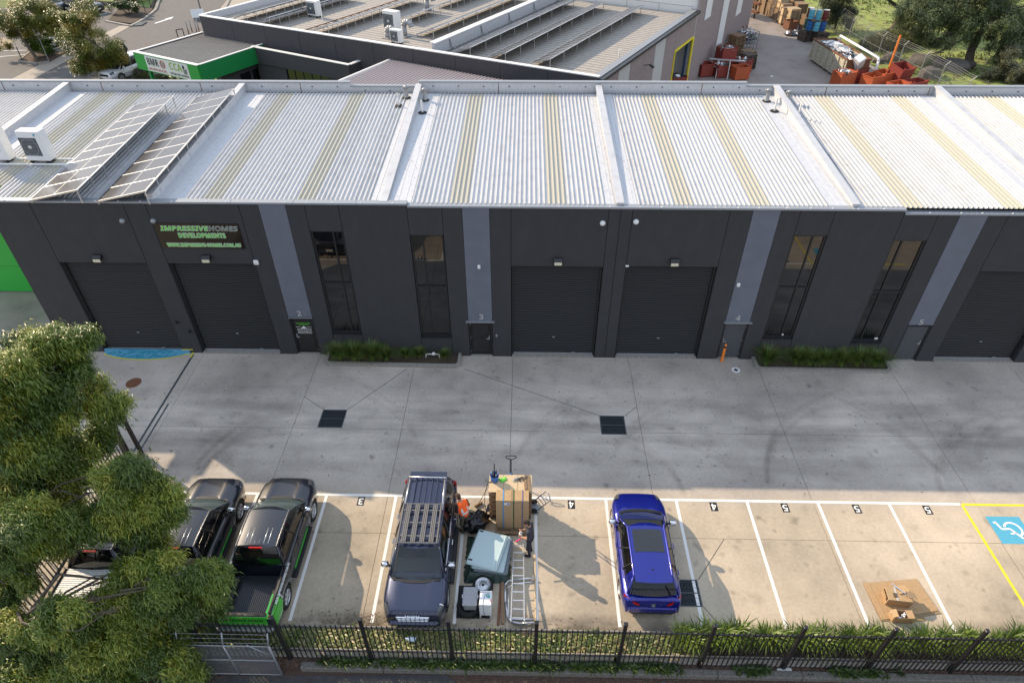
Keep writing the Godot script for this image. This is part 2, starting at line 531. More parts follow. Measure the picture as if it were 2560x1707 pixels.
func build_ground() -> void:
	struct("ground", sheet(-300, 300, -400, 60, -0.34), M.soil)
	M.concrete = mat(1, 1, 1, 0.88)
	M.concrete.albedo_texture = yard_texture()
	var pav := struct("concrete_pavement", poly_sheet([Vector2(-32, -7), Vector2(32, -7), Vector2(32, 12.66), Vector2(-32, 12.66)], -0.035, 0.2), M.wall_joint)
	var xs := [-32.0, -26.0, -20.0, -13.72, -8.42, -4.06, 0.28, 5.44, 11.07, 16.82, 22.2, 27.5, 32.0]
	var zs := [-7.0, 0.0, 4.55, 9.36, 12.66]
	var cracks := [[Vector2(-4.38, 0.94), Vector2(-6.45, 3.5)], [Vector2(-8.42, 2.77), Vector2(-7.43, 3.5)], [Vector2(-1.83, 0.9), Vector2(3.86, 3.65)], [Vector2(5.44, 3.1), Vector2(4.88, 3.65)], [Vector2(7.58, 9.36), Vector2(6.4, 10.9)], [Vector2(6.38, 11.8), Vector2(6.9, 12.6)]]
	var holes := [Rect2(-7.43, 3.52, 0.97, 0.98), Rect2(3.86, 3.66, 0.98, 1.0), Rect2(5.42, 10.9, 0.94, 0.9)]
	for i in xs.size() - 1:
		for j in zs.size() - 1:
			if j == 0 and xs[i] >= -20.0: continue
			var g := 0.007
			var polys := [PackedVector2Array([Vector2(xs[i] + g, zs[j] + g), Vector2(xs[i + 1] - g, zs[j] + g), Vector2(xs[i + 1] - g, zs[j + 1] - g), Vector2(xs[i] + g, zs[j + 1] - g)])]
			for hr in holes:   # openings under the drain grates
				var cut := PackedVector2Array([hr.position, hr.position + Vector2(hr.size.x, 0), hr.position + hr.size, hr.position + Vector2(0, hr.size.y)])
				var nxt := []
				for p in polys:
					# two halves so that the hole never lies inside one polygon
					for half in [-1, 1]:
						var cx: float = hr.get_center().x
						var clip := PackedVector2Array([Vector2(cx, -50), Vector2(cx + half * 100, -50), Vector2(cx + half * 100, 50), Vector2(cx, 50)])
						if Geometry2D.intersect_polygons(p, cut).is_empty():
							if half == 1: nxt.append(p)
							continue
						for q in Geometry2D.intersect_polygons(p, clip):
							nxt.append_array(Geometry2D.clip_polygons(q, cut))
				polys = nxt
			var st := S()
			for p in polys: prism(st, p, -0.1, 0.0, YARD_UV)
			struct("slab", done(st), M.concrete, pav)
	for c in cracks:
		var d: Vector2 = (c[1] - c[0]).normalized()
		var n := Vector2(-d.y, d.x) * 0.009
		struct("saw_cut", poly_sheet([c[0] + n, c[1] + n, c[1] - n, c[0] - n], 0.003, 0.02), M.wall_joint, pav)
	# service trench infill lines of the sliding gate
	var st2 := S()
	bx(st2, -14.22, -14.14, -0.02, 0.012, 0.15, 6.2)
	bx(st2, -13.98, -13.92, -0.02, 0.010, 3.3, 6.2)
	put("gate_rail", done(st2), M.grate)
	tag(get_node("gate_rail"), "pair of dark steel gate rails set in the concrete by the left bay", "rail")
	# bed, retaining sleepers, kerb and mulch along the boundary
	struct("garden_kerb", poly_sheet([Vector2(-16, 12.66), Vector2(32, 12.66), Vector2(32, 12.80), Vector2(-16, 12.80)], 0.10, 0.3), M.kerb)
	struct("garden_bed", poly_sheet([Vector2(-16, 12.80), Vector2(32, 12.80), Vector2(32, 13.42), Vector2(-16, 13.42)], 0.16, 0.4), M.soil)
	var wall := thing("retaining_wall", "low wall of pale concrete sleepers below the black fence", "retaining wall", Vector3(0, 0, 0))
	var x := -15.5
	while x < 30.0:
		var st3 := S()
		cbox(st3, Vector3(x + 1.19, 0.02, 13.48), Vector3(2.24, 0.5, 0.09), 0.012)
		put("sleeper", done(st3), M.kerb, wall)
		x += 2.38
	struct("verge", poly_sheet([Vector2(-40, 13.53), Vector2(32, 13.53), Vector2(32, 13.66), Vector2(-40, 13.66)], -0.14, 0.2), M.soil)
	var k := struct("street_kerb", poly_sheet([Vector2(-5.6, 13.66), Vector2(-5.59, 13.66), Vector2(-5.59, 13.67)], -0.2, 0.1), M.kerb)
	x = -5.6
	while x < 32.0:
		var st4 := S()
		cbox(st4, Vector3(x + 1.2, -0.19, 13.76), Vector3(2.392, 0.24, 0.21), 0.025)
		struct("kerb_stone", done(st4), M.old_kerb, k)
		x += 2.4
	struct("mulch_bed", sheet(-60, 60, 13.6, 40, -0.29), M.mulch)
	struct("asphalt_path", poly_sheet([Vector2(-8.4, 14.05), Vector2(-1.4, 13.88), Vector2(-0.4, 14.5), Vector2(0.5, 20), Vector2(-14, 20)], -0.27, 0.05), M.asphalt2)

# ---------- the row of dark units ----------
var wh: Node3D

func roof_y(z: float) -> float:
	return 7.40 - 0.052 * z

func wall_top(x: float) -> float:
	return 7.44 if x < -3.77 else (7.36 if x < 15.0 else 7.21)

func roller(x0: float, x1: float, y0: float, y1: float) -> void:
	var st := S(true)
	var n := int((y1 - y0) / 0.0155)
	for i in n:
		var a := y0 + (y1 - y0) * i / n
		var b := y0 + (y1 - y0) * (i + 1) / n
		var za := -0.20 + 0.016 * sin(a / 0.093 * TAU)
		var zb := -0.20 + 0.016 * sin(b / 0.093 * TAU)
		quad(st, Vector3(x0, a, za), Vector3(x1, a, za), Vector3(x1, b, zb), Vector3(x0, b, zb))
	var d := put("roller_door", done(st), M.shutter, wh)
	put("bottom_rail", bmesh(Vector3(x1 - x0, 0.06, 0.05), 0.008), M.galv, d, Vector3((x0 + x1) / 2, y0 + 0.03, -0.17))
	for s in [x0 + 0.03, x1 - 0.03]:
		put("guide", bmesh(Vector3(0.06, y1 - y0, 0.07)), M.frame, d, Vector3(s, (y0 + y1) / 2, -0.155))
	put("lock", bmesh(Vector3(0.12, 0.05, 0.03), 0.008), M.galv, d, Vector3((x0 + x1) / 2, y0 + 0.95, -0.175))
	put("pull_handle", bmesh(Vector3(0.16, 0.03, 0.05), 0.008), M.galv, d, Vector3((x0 + x1) / 2 + 0.9, y0 + 0.12, -0.13))
	put("threshold", bmesh(Vector3(x1 - x0 - 0.02, 0.05, 0.28)), M.kerb, wh, Vector3((x0 + x1) / 2, 0.026, -0.08))

func tall_window(x0: float, x1: float, y0: float, y1: float, mull: float) -> void:
	var st := S()
	var z := -0.06
	bx(st, x0, x0 + 0.06, y0, y1, z - 0.09, z)
	bx(st, x1 - 0.06, x1, y0, y1, z - 0.09, z)
	bx(st, x0 + 0.06, x1 - 0.06, y1 - 0.06, y1, z - 0.09, z)
	bx(st, x0 + 0.06, x1 - 0.06, y0, y0 + 0.09, z - 0.09, z + 0.01)
	bx(st, mull - 0.03, mull + 0.03, y0 + 0.09, y1 - 0.06, z - 0.085, z - 0.005)
	var ty := y0 + (y1 - y0) * 0.515
	bx(st, x0 + 0.06, mull - 0.03, ty - 0.03, ty + 0.03, z - 0.08, z - 0.003)
	bx(st, mull + 0.03, x1 - 0.06, ty - 0.03, ty + 0.03, z - 0.08, z - 0.003)
	var w := put("window", done(st), M.frame, wh)
	for r in [[x0 + 0.06, mull - 0.03, y0 + 0.09, ty - 0.03], [mull + 0.03, x1 - 0.06, y0 + 0.09, ty - 0.03], [x0 + 0.06, mull - 0.03, ty + 0.03, y1 - 0.06], [mull + 0.03, x1 - 0.06, ty + 0.03, y1 - 0.06]]:
		put("pane", bmesh(Vector3(r[1] - r[0], r[3] - r[2], 0.01)), M.pane, w, Vector3((r[0] + r[1]) / 2, (r[2] + r[3]) / 2, z - 0.055))
	put("sill", bmesh(Vector3(x1 - x0 + 0.02, 0.03, 0.12)), M.frame, w, Vector3((x0 + x1) / 2, y0 - 0.012, 0.0))

func unit_door(x0: float, x1: float, y1: float, m: Material, glazed: bool, handle_right: bool, awning: float) -> void:
	var st := S()
	var c := (x0 + x1) / 2
	for r in [[x0, x0 + 0.05, 0.03, y1], [x1 - 0.05, x1, 0.03, y1], [x0 + 0.05, x1 - 0.05, y1 - 0.05, y1]]:
		bx(st, r[0], r[1], r[2], r[3], -0.14, -0.03)
	var d := put("door", done(st), M.frame, wh)
	put("leaf", bmesh(Vector3(x1 - x0 - 0.11, y1 - 0.1, 0.045), 0.005), m, d, Vector3(c, y1 / 2, -0.10))
	if glazed:
		put("pane", bmesh(Vector3(x1 - x0 - 0.32, y1 - 0.36, 0.01)), M.pane, d, Vector3(c, y1 / 2 + 0.02, -0.073))
	var hx := x1 - 0.14 if handle_right else x0 + 0.13
	put("handle", bmesh(Vector3(0.05, 0.2, 0.03), 0.008), M.steel, d, Vector3(hx, 1.0, -0.06))
	put("lever", bmesh(Vector3(0.13, 0.025, 0.03), 0.008), M.steel, d, Vector3(hx + (-0.06 if handle_right else 0.06), 0.96, -0.04))
	for k in 3:
		put("hinge", bmesh(Vector3(0.02, 0.09, 0.03)), M.galv, d, Vector3(x0 + 0.06 if handle_right else x1 - 0.06, 0.25 + k * 0.75, -0.065))
	put("step", bmesh(Vector3(x1 - x0, 0.03, 0.16)), M.kerb, d, Vector3(c, 0.016, -0.06))
	if awning > 0.0:
		put("awning", bmesh(Vector3(awning, 0.035, 0.14), 0.006), M.galv, d, Vector3(c, y1 + 0.05, 0.065))

func build_warehouse() -> void:
	wh = thing("warehouse_row", "long row of dark grey tilt-up warehouse units with white ribbed metal roofs", "warehouse")
	# front panels: x0, x1, y0, y1 (0 = up to the coping), strip?
	var P := [[-20.05, -18.3, 0, 0, 0], [-18.28, -14.67, 4.76, 0, 0], [-14.65, -13.81, 0, 0, 0], [-13.79, -10.22, 4.76, 0, 0], [-10.2, -9.45, 0, 0, 0], [-9.44, -8.41, 2.08, 0, 1], [-8.4, -7.68, 0, 0, 0],
		[-7.665, -6.38, 6.3, 0, 0], [-7.665, -6.38, 0, 1.2, 0], [-6.365, -3.775, 0, 0, 0],
		[-3.76, -2.44, 6.17, 0, 0], [-3.76, -2.44, 0, 1.06, 0], [-2.425, -1.66, 0, 0, 0], [-1.65, -0.62, 1.98, 0, 1], [-0.61, 0.2, 0, 0, 0], [0.215, 3.92, 4.78, 0, 0], [3.935, 4.38, 0, 0, 0], [4.395, 4.83, 0, 0, 0],
		[4.845, 8.5, 4.82, 0, 0], [8.515, 9.36, 0, 0, 0], [9.37, 10.4, 2.08, 0, 1], [10.41, 11.14, 0, 0, 0], [11.155, 12.44, 6.28, 0, 0], [11.155, 12.44, 0, 1.2, 0], [12.455, 15.02, 0, 0, 0],
		[15.035, 16.31, 6.12, 0, 0], [15.035, 16.31, 0, 1.04, 0], [16.325, 17.13, 0, 0, 0], [17.14, 18.18, 2.0, 0, 1], [18.19, 18.93, 0, 0, 0], [18.945, 22.5, 4.73, 0, 0], [22.515, 26.0, 0, 0, 0]]
	for p in P:
		var top: float = p[3] if p[3] > 0 else wall_top((p[0] + p[1]) / 2)
		var st := S()
		cbox(st, Vector3((p[0] + p[1]) / 2, (p[2] + top) / 2, -0.085), Vector3(p[1] - p[0], top - p[2], 0.17), 0.008)
		put("wall_panel", done(st), M.strip if p[4] else M.wall, wh)
		# packing behind each joint
		var stj := S()
		bx(stj, p[1] - 0.04, p[1] + 0.06, p[2] + 0.005 if p[2] > 0 else 0.0, top - 0.01, -0.23, -0.172)
		put("joint_backing", done(stj), M.wall_joint, wh)
	for r in [[-18.26, -14.69, 4.75], [-13.77, -10.24, 4.75], [0.235, 3.90, 4.77], [4.865, 8.48, 4.81], [18.965, 22.48, 4.72]]:
		roller(r[0], r[1], 0.05, r[2])
	tall_window(-7.65, -6.395, 1.21, 6.29, -6.80)
	tall_window(-3.745, -2.455, 1.07, 6.16, -3.28)
	tall_window(11.17, 12.425, 1.21, 6.27, 11.94)
	tall_window(15.05, 16.295, 1.05, 6.11, 15.43)
	unit_door(-9.43, -8.42, 2.03, M.black, true, false, 0.0)
	unit_door(-1.64, -0.63, 1.93, M.black, true, true, 1.24)
	var grey := mat(0.06, 0.063, 0.07, 0.6)
	unit_door(9.38, 10.39, 2.03, grey, false, false, 1.2)
	unit_door(17.15, 18.17, 1.95, grey, false, true, 0.0)
	put("door_ledge", bmesh(Vector3(1.04, 0.03, 0.05)), M.galv, wh, Vector3(-8.92, 2.055, 0.026))
	# coping along the front, stepping down twice
	for r in [[-20.08, -3.74, 7.53], [-3.74, 15.05, 7.445], [15.05, 32.0, 7.295]]:
		var st := S()
		var a: float = r[0]
		while a < r[1] - 0.1:
			var b: float = minf(a + 2.4, r[1])
			cbox(st, Vector3((a + b) / 2, r[2] - 0.042, -0.11), Vector3(b - a - 0.004, 0.084, 0.30), 0.012)
			a = b
		var cp := put("coping", done(st), M.coping, wh)
		a = r[0] + 0.9
		while a < r[1] - 0.5:
			put("fixing", bmesh(Vector3(0.05, 0.025, 0.05), 0.006), M.white, cp, Vector3(a, r[2] + 0.008, 0.0))
			a += rng.randf_range(0.7, 1.5)
	# body: sides, back, slab, inner dark lining that keeps daylight out
	var sb := S()
	bx(sb, -20.05, -19.87, 0, 7.35, -4.55, -0.18)
	put("side_wall", done(sb), M.wall, wh)
	sb = S()
	bx(sb, -30, 32, 0, 7.75, -11.42, -11.26)
	put("back_wall", done(sb), M.wall, wh)
	sb = S()
	bx(sb, -19.85, 31.9, 0.01, 7.2, -0.62, -0.60)
	put("lining", done(sb), M.dark, wh)
	sb = S()
	quad(sb, Vector3(-20.0, roof_y(-0.2) - 0.06, -0.2), Vector3(32, roof_y(-0.2) - 0.06, -0.2), Vector3(32, roof_y(-11.2) - 0.06, -11.2), Vector3(-20.0, roof_y(-11.2) - 0.06, -11.2))
	put("ceiling_lining", done(sb), M.dark, wh)
	# recessed green wall of the next unit
	var gr := [[-20.1, -23.3, 0.06, 1.55], [-20.1, -23.3, 1.57, 7.2], [-23.32, -27.0, 0.06, 1.55], [-23.32, -27.0, 1.57, 7.2], [-27.02, -30.0, 0.06, 7.2]]
	for g in gr:
		var st := S()
		bx(st, g[1], g[0], g[2], g[3], -4.7, -4.6)
		put("green_panel", done(st), M.green, wh)
	sb = S()
	bx(sb, -30, -20.06, 0.0, 7.2, -4.9, -4.72)
	put("green_wall_backing", done(sb), M.wall_joint, wh)
	# roof
	var party := [-30.0, -22.6, -13.6, -4.66, 4.35, 13.2, 21.15, 30.2]
	var sky_x := [-21.2, -19.2, -11.4, -7.95, -2.15, 1.27, 6.25, 9.7, 15.1, 18.55, 23.3, 26.8]
	var zf := -0.16
	var zb := -10.98
	for i in party.size() - 1:
		var x0: float = party[i] + 0.10
		var x1: float = party[i + 1] - 0.10
		var r0: float = x0 + [0.9, 0.9, 1.05, 0.92, 0.55, 0.25, 0.5][i]
		var r1: float = x1 - [0.42, 0.35, 0.42, 0.42, 0.85, 0.75, 0.4][i]
		for f in [[x0, r0 + 0.02], [r1 - 0.02, x1]]:
			var st := S()
			quad(st, Vector3(f[0], roof_y(zf) + 0.012, zf), Vector3(f[1], roof_y(zf) + 0.012, zf), Vector3(f[1], roof_y(zb) + 0.012, zb), Vector3(f[0], roof_y(zb) + 0.012, zb))
			for k in 2:   # folded laps along the flashing
				var fx: float = lerpf(f[0], f[1], 0.45 + 0.3 * k)
				tube(st, Vector3(fx, roof_y(zf) + 0.014, zf), Vector3(fx, roof_y(zb) + 0.014, zb), 0.012, 0.012, 5)
			put("flashing", done(st), M.flash, wh)
		var n := int(round((r1 - r0) / 0.762))
		var sw := (r1 - r0) / n
		for k in n:
			var a := r0 + k * sw
			var is_sky := false
			for sx in sky_x:
				if absf(a - sx) <= sw * 0.5: is_sky = true
			var st := S()
			var zs := zf if a > -20.6 else -1.3
			ribbed(st, a, a + sw, sw / 4.0, 0.060, Vector2(zs, roof_y(zs)), Vector2(zb, roof_y(zb)), sw / 8.0)
			put("skylight_sheet" if is_sky else "roof_sheet", done(st), M.skylight if is_sky else [M.roof, M.roof_b, M.roof, M.roof_c][rng.randi() % 4], wh)
		var sc := S()
		for k in n:   # fixing screws on the crests, too small to tell apart
			for zz in [-1.0, -2.6, -4.2, -5.8, -7.4, -9.0, -10.4]:
				for q in 4:
					box(sc, Vector3(r0 + k * sw + sw / 8.0 + q * sw / 4.0, roof_y(zz) + 0.034, zz), Vector3(0.016, 0.01, 0.016))
		put("screws", done(sc), M.galv, wh).set_meta("kind", "stuff")
	for i in range(1, party.size() - 1):
		var x: float = party[i]
		var st := S()
		var hh := 1.0
		var h0: float = [0.0, 0.32, 0.32, 0.10, 0.10, 0.12, 0.12][i]
		# the wall top rises faster than the roof, from the coping to the rear parapet
		var f := func(dx: float, y: float, z: float) -> Vector3: return Vector3(x + dx, roof_y(z) + (y if y < 0.0 else h0 - z * (0.39 - h0) / 11.0 + (y - 1.0)), z)
		for s in [-1, 1]:
			var a0: Vector3 = f.call(s * 0.10, -0.05, -0.16); var a1: Vector3 = f.call(s * 0.10, -0.05, -11.2)
			var b0: Vector3 = f.call(s * 0.10, hh, -0.16); var b1: Vector3 = f.call(s * 0.10, hh, -11.2)
			if s > 0: quad(st, a0, a1, b1, b0)
			else: quad(st, a1, a0, b0, b1)
		quad(st, f.call(-0.10, -0.2, -0.16), f.call(0.10, -0.2, -0.16), f.call(0.10, hh, -0.16), f.call(-0.10, hh, -0.16))
		var pw := put("party_wall", done(st), M.flash, wh)
		st = S()
		var zc := -0.14
		while zc > -11.1:
			var zn := maxf(zc - 2.4, -11.19)
			for y in [[hh, hh + 0.035]]:
				var q := [f.call(-0.15, y[1], zc), f.call(0.15, y[1], zc), f.call(0.15, y[1], zn + 0.006), f.call(-0.15, y[1], zn + 0.006)]
				quad(st, q[0], q[1], q[2], q[3])
				var lo := Vector3(0, -0.07, 0)
				quad(st, q[0] + lo, q[1] + lo, q[1], q[0])
				quad(st, q[1] + lo, q[2] + lo, q[2], q[1])
				quad(st, q[3] + lo, q[0] + lo, q[0], q[3])
			zc = zn
		put("cap_flashing", done(st), M.roof, pw)
	# box gutter and rear parapet in four heights
	sb = S()
	quad(sb, Vector3(-30, 7.80, -10.9), Vector3(32, 7.80, -10.9), Vector3(32, 7.80, -11.2), Vector3(-30, 7.80, -11.2))
	put("box_gutter", done(sb), M.grate, wh)
	for r in [[-30.0, -8.14, 8.40], [-8.14, -4.66, 8.22], [-4.66, 11.75, 8.45], [11.75, 32.0, 8.31]]:
		var x: float = r[0]
		var par := put("rear_parapet", bmesh(Vector3(r[1] - r[0], r[2] - 7.7, 0.12)), M.flash, wh, Vector3((r[0] + r[1]) / 2, (r[2] + 7.7) / 2, -11.28))
		par.material_override = M.flash
		put("parapet_cap", bmesh(Vector3(r[1] - r[0] + 0.02, 0.07, 0.26), 0.01), M.coping, wh, Vector3((r[0] + r[1]) / 2, r[2] + 0.036, -11.30))
		x += 0.7
		while x < r[1]:
			put("fixing", bmesh(Vector3(0.06, 0.06, 0.05), 0.01), M.grate, wh, Vector3(x, r[2] - 0.18, -11.21))
			x += 1.28
		x = r[0] + 4.0
		while x < r[1]:
			put("parapet_joint", bmesh(Vector3(0.03, r[2] - 7.86, 0.012)), M.rust, wh, Vector3(x, (r[2] + 7.84) / 2, -11.215))
			x += 5.1

# ---------- things on the roof ----------
func solar_panel_mesh(w: float, l: float) -> ArrayMesh:
	var key := "sp%.2f,%.2f" % [w, l]
	if cache.has(key): return cache[key]
	var st := S()
	bx(st, -l / 2, l / 2, -0.012, 0.012, -w / 2, w / 2)
	var me := done(st)
	me.surface_set_material(0, M.solar)
	st = S()
	for s in [-1, 1]:
		bx(st, -l / 2 - 0.02, l / 2 + 0.02, -0.02, 0.022, s * w / 2 - 0.014, s * w / 2 + 0.014)
		bx(st, s * l / 2 - 0.018, s * l / 2 + 0.018, -0.02, 0.021, -w / 2 + 0.02, w / 2 - 0.02)
	bx(st, -0.007, 0.007, -0.01, 0.0135, -w / 2 + 0.02, w / 2 - 0.02)
	st.generate_normals()
	me = st.commit(me)
	me.surface_set_material(1, M.alu)
	cache[key] = me
	return me

# rows run along -z from (x low edge, z0); faces -x
func solar_row(label: String, group: String, parent_at: Vector3, turn: float, n: int, pitch: float, l: float, lift: float, leg_y: Callable, called := "solar_array") -> Node3D:
	var t := thing(called, label, "solar array", parent_at, turn, group)
	var run := sqrt(l * l - lift * lift)
	var tilt := asin(lift / l)
	var pm := solar_panel_mesh(pitch - 0.03, l)
	for i in n:
		put("panel", pm, null, t, Vector3(run / 2, lift / 2 + 0.10, -(i + 0.5) * pitch), Vector3(0, 0, tilt))
	for i in n + 1:
		if i % 2 and n > 12: continue
		var z := -minf(float(i) * pitch, n * pitch - 0.1) - 0.05
		var dy: float = leg_y.call(z)
		var st := S()
		box(st, Vector3(run - 0.05, (lift + 0.08 + dy) / 2, z), Vector3(0.035, lift + 0.06 - dy, 0.035))
		box(st, Vector3(0.05, (0.08 + dy) / 2, z), Vector3(0.035, maxf(0.08 - dy, 0.04), 0.035))
		box(st, Vector3(run / 2, lift / 2 + 0.06, z), Vector3(l, 0.035, 0.035), Basis(Vector3(0, 0, 1), tilt))
		put("leg_frame", done(st), M.alu, t)
	return t

func condenser(label: String, at: Vector3, turn: float, s: Vector3, logo := false) -> Node3D:
	var t := thing("air_conditioner", label, "air conditioner", at, turn, "condensers on the roofs")
	var st := S()
	cbox(st, Vector3(0, s.y / 2 + 0.12, 0), s, 0.02)
	put("casing", done(st), M.white, t)
	st = S()
	var c := Vector3(-s.x * 0.10, s.y / 2 + 0.10, s.z / 2 + 0.004)
	var r := minf(s.x * 0.36, s.y * 0.36)
	put("fan_recess", bmesh(Vector3(r * 2.1, r * 2.1, 0.02), 0.004), M.grate, t, c)
	for k in 12:
		box(st, c + Vector3(0, -r + r * 2 * (k + 0.5) / 12.0, 0.018), Vector3(r * 2.0, 0.014, 0.01))
	lathe(st, [Vector2(r * 0.98, 0), Vector2(r * 0.98, 0.02), Vector2(r * 0.92, 0.022), Vector2(r * 0.92, 0.0)], 24, Transform3D(Basis(Vector3.RIGHT, PI / 2), c))
	put("fan_guard", done(st), M.galv, t)
	put("fan_hub", bmesh(Vector3(r * 0.4, r * 0.34, 0.02), 0.008), M.offwhite, t, c + Vector3(0, 0, 0.02))
	for s2 in [-1, 1]:
		put("foot", bmesh(Vector3(0.06, 0.12, s.z + 0.1)), M.blackmetal, t, Vector3(s2 * s.x * 0.35, 0.06, 0))
	if logo:
		st = S()
		tri(st, Vector3(s.x * 0.22, s.y * 0.92 + 0.12, s.z / 2 + 0.004), Vector3(s.x * 0.28, s.y * 0.82 + 0.12, s.z / 2 + 0.004), Vector3(s.x * 0.34, s.y * 0.92 + 0.12, s.z / 2 + 0.004))
		put("logo", done(st), mat(0.02, 0.3, 0.42), t)
	return t

func vent(label: String, at: Vector3, capped: bool) -> void:
	var st := S(true)
	var t := thing("vent_pipe", label, "vent", at, 0.0, "vent pipes through the ribbed roofs")
	if capped:
		lathe(st, [Vector2(0.18, 0), Vector2(0.12, 0.05), Vector2(0.10, 0.08), Vector2(0.10, 0.5)], 14)
		put("pipe", done(st), M.galv, t)
		st = S(true)
		lathe(st, [Vector2(0.20, 0.52), Vector2(0.0, 0.66)], 14)
		lathe(st, [Vector2(0.0, 0.53), Vector2(0.20, 0.52)], 14)
		put("cowl", done(st), M.galv, t)
	else:
		lathe(st, [Vector2(0.10, 0), Vector2(0.06, 0.04), Vector2(0.045, 0.06), Vector2(0.045, 0.62), Vector2(0.0, 0.64)], 10)
		put("pipe", done(st), M.offwhite, t)
	st = S(true)
	lathe(st, [Vector2(0.22, 0.03), Vector2(0.16, 0.06), Vector2(0.0, 0.06)], 12)
	put("boot", done(st), M.rubber, t)

func build_roof_things() -> void:
	var slope := func(z: float) -> float: return -z * 0.052 - 0.0
	for a in [[-18.1, 0.15, "tilted row of solar panels in the middle of the left roof"], [-15.5, 0.2, "tilted row of solar panels beside the parapet of the left roof"]]:
		var t := solar_row(a[2], "solar arrays on the ribbed roof of the dark units", Vector3(a[0], roof_y(0.0) + 0.10, a[1]), 0.0, 9 if a[0] < -17.0 else 10, 1.0, 2.1, 0.46, func(z: float) -> float: return -0.03)
		t.rotation.x = -atan(0.052) * -1.0
	condenser("white air conditioner with a blue mark on the roof above the far left shutter", Vector3(-19.55, 7.62, -3.35), -0.05, Vector3(1.0, 1.25, 0.45), true)
	condenser("white air conditioner cut by the left edge of the photo", Vector3(-21.3, 7.62, -3.4), -0.05, Vector3(1.0, 1.6, 0.45))
	var fr := thing("equipment_frame", "white steel rails under the two air conditioners on the left roof", "roof frame", Vector3(-20.8, roof_y(-3.1), -3.1))
	for z in [0.12, -0.42]:
		put("rail", bmesh(Vector3(5.0, 0.06, 0.06), 0.01), M.white, fr, Vector3(0.2, 0.10, z))
	for x in [-1.8, -0.5, 0.9, 2.4]:
		put("cross_rail", bmesh(Vector3(0.06, 0.05, 0.7), 0.01), M.white, fr, Vector3(x, 0.05, -0.15))
	for v in [["capped metal vent at the back left of the third unit's roof", -4.25, -10.1, true], ["thin white vent pipe in front of the capped vent of the third unit", -4.2, -8.6, false], ["capped vent left of the parapet between second and third unit", -5.2, -10.4, true], ["thin pipe left of the parapet between second and third unit", -5.45, -9.4, false],
			["capped metal vent left of the parapet before the fifth unit", 12.55, -10.2, true], ["thin pipe left of the parapet before the fifth unit", 12.6, -9.0, false], ["capped metal vent right of the parapet before the fifth unit", 13.5, -10.0, true], ["thin pipe right of the parapet before the fifth unit", 13.5, -8.3, false]]:
		vent(v[0], Vector3(v[1], roof_y(v[2]), v[2]), v[3])

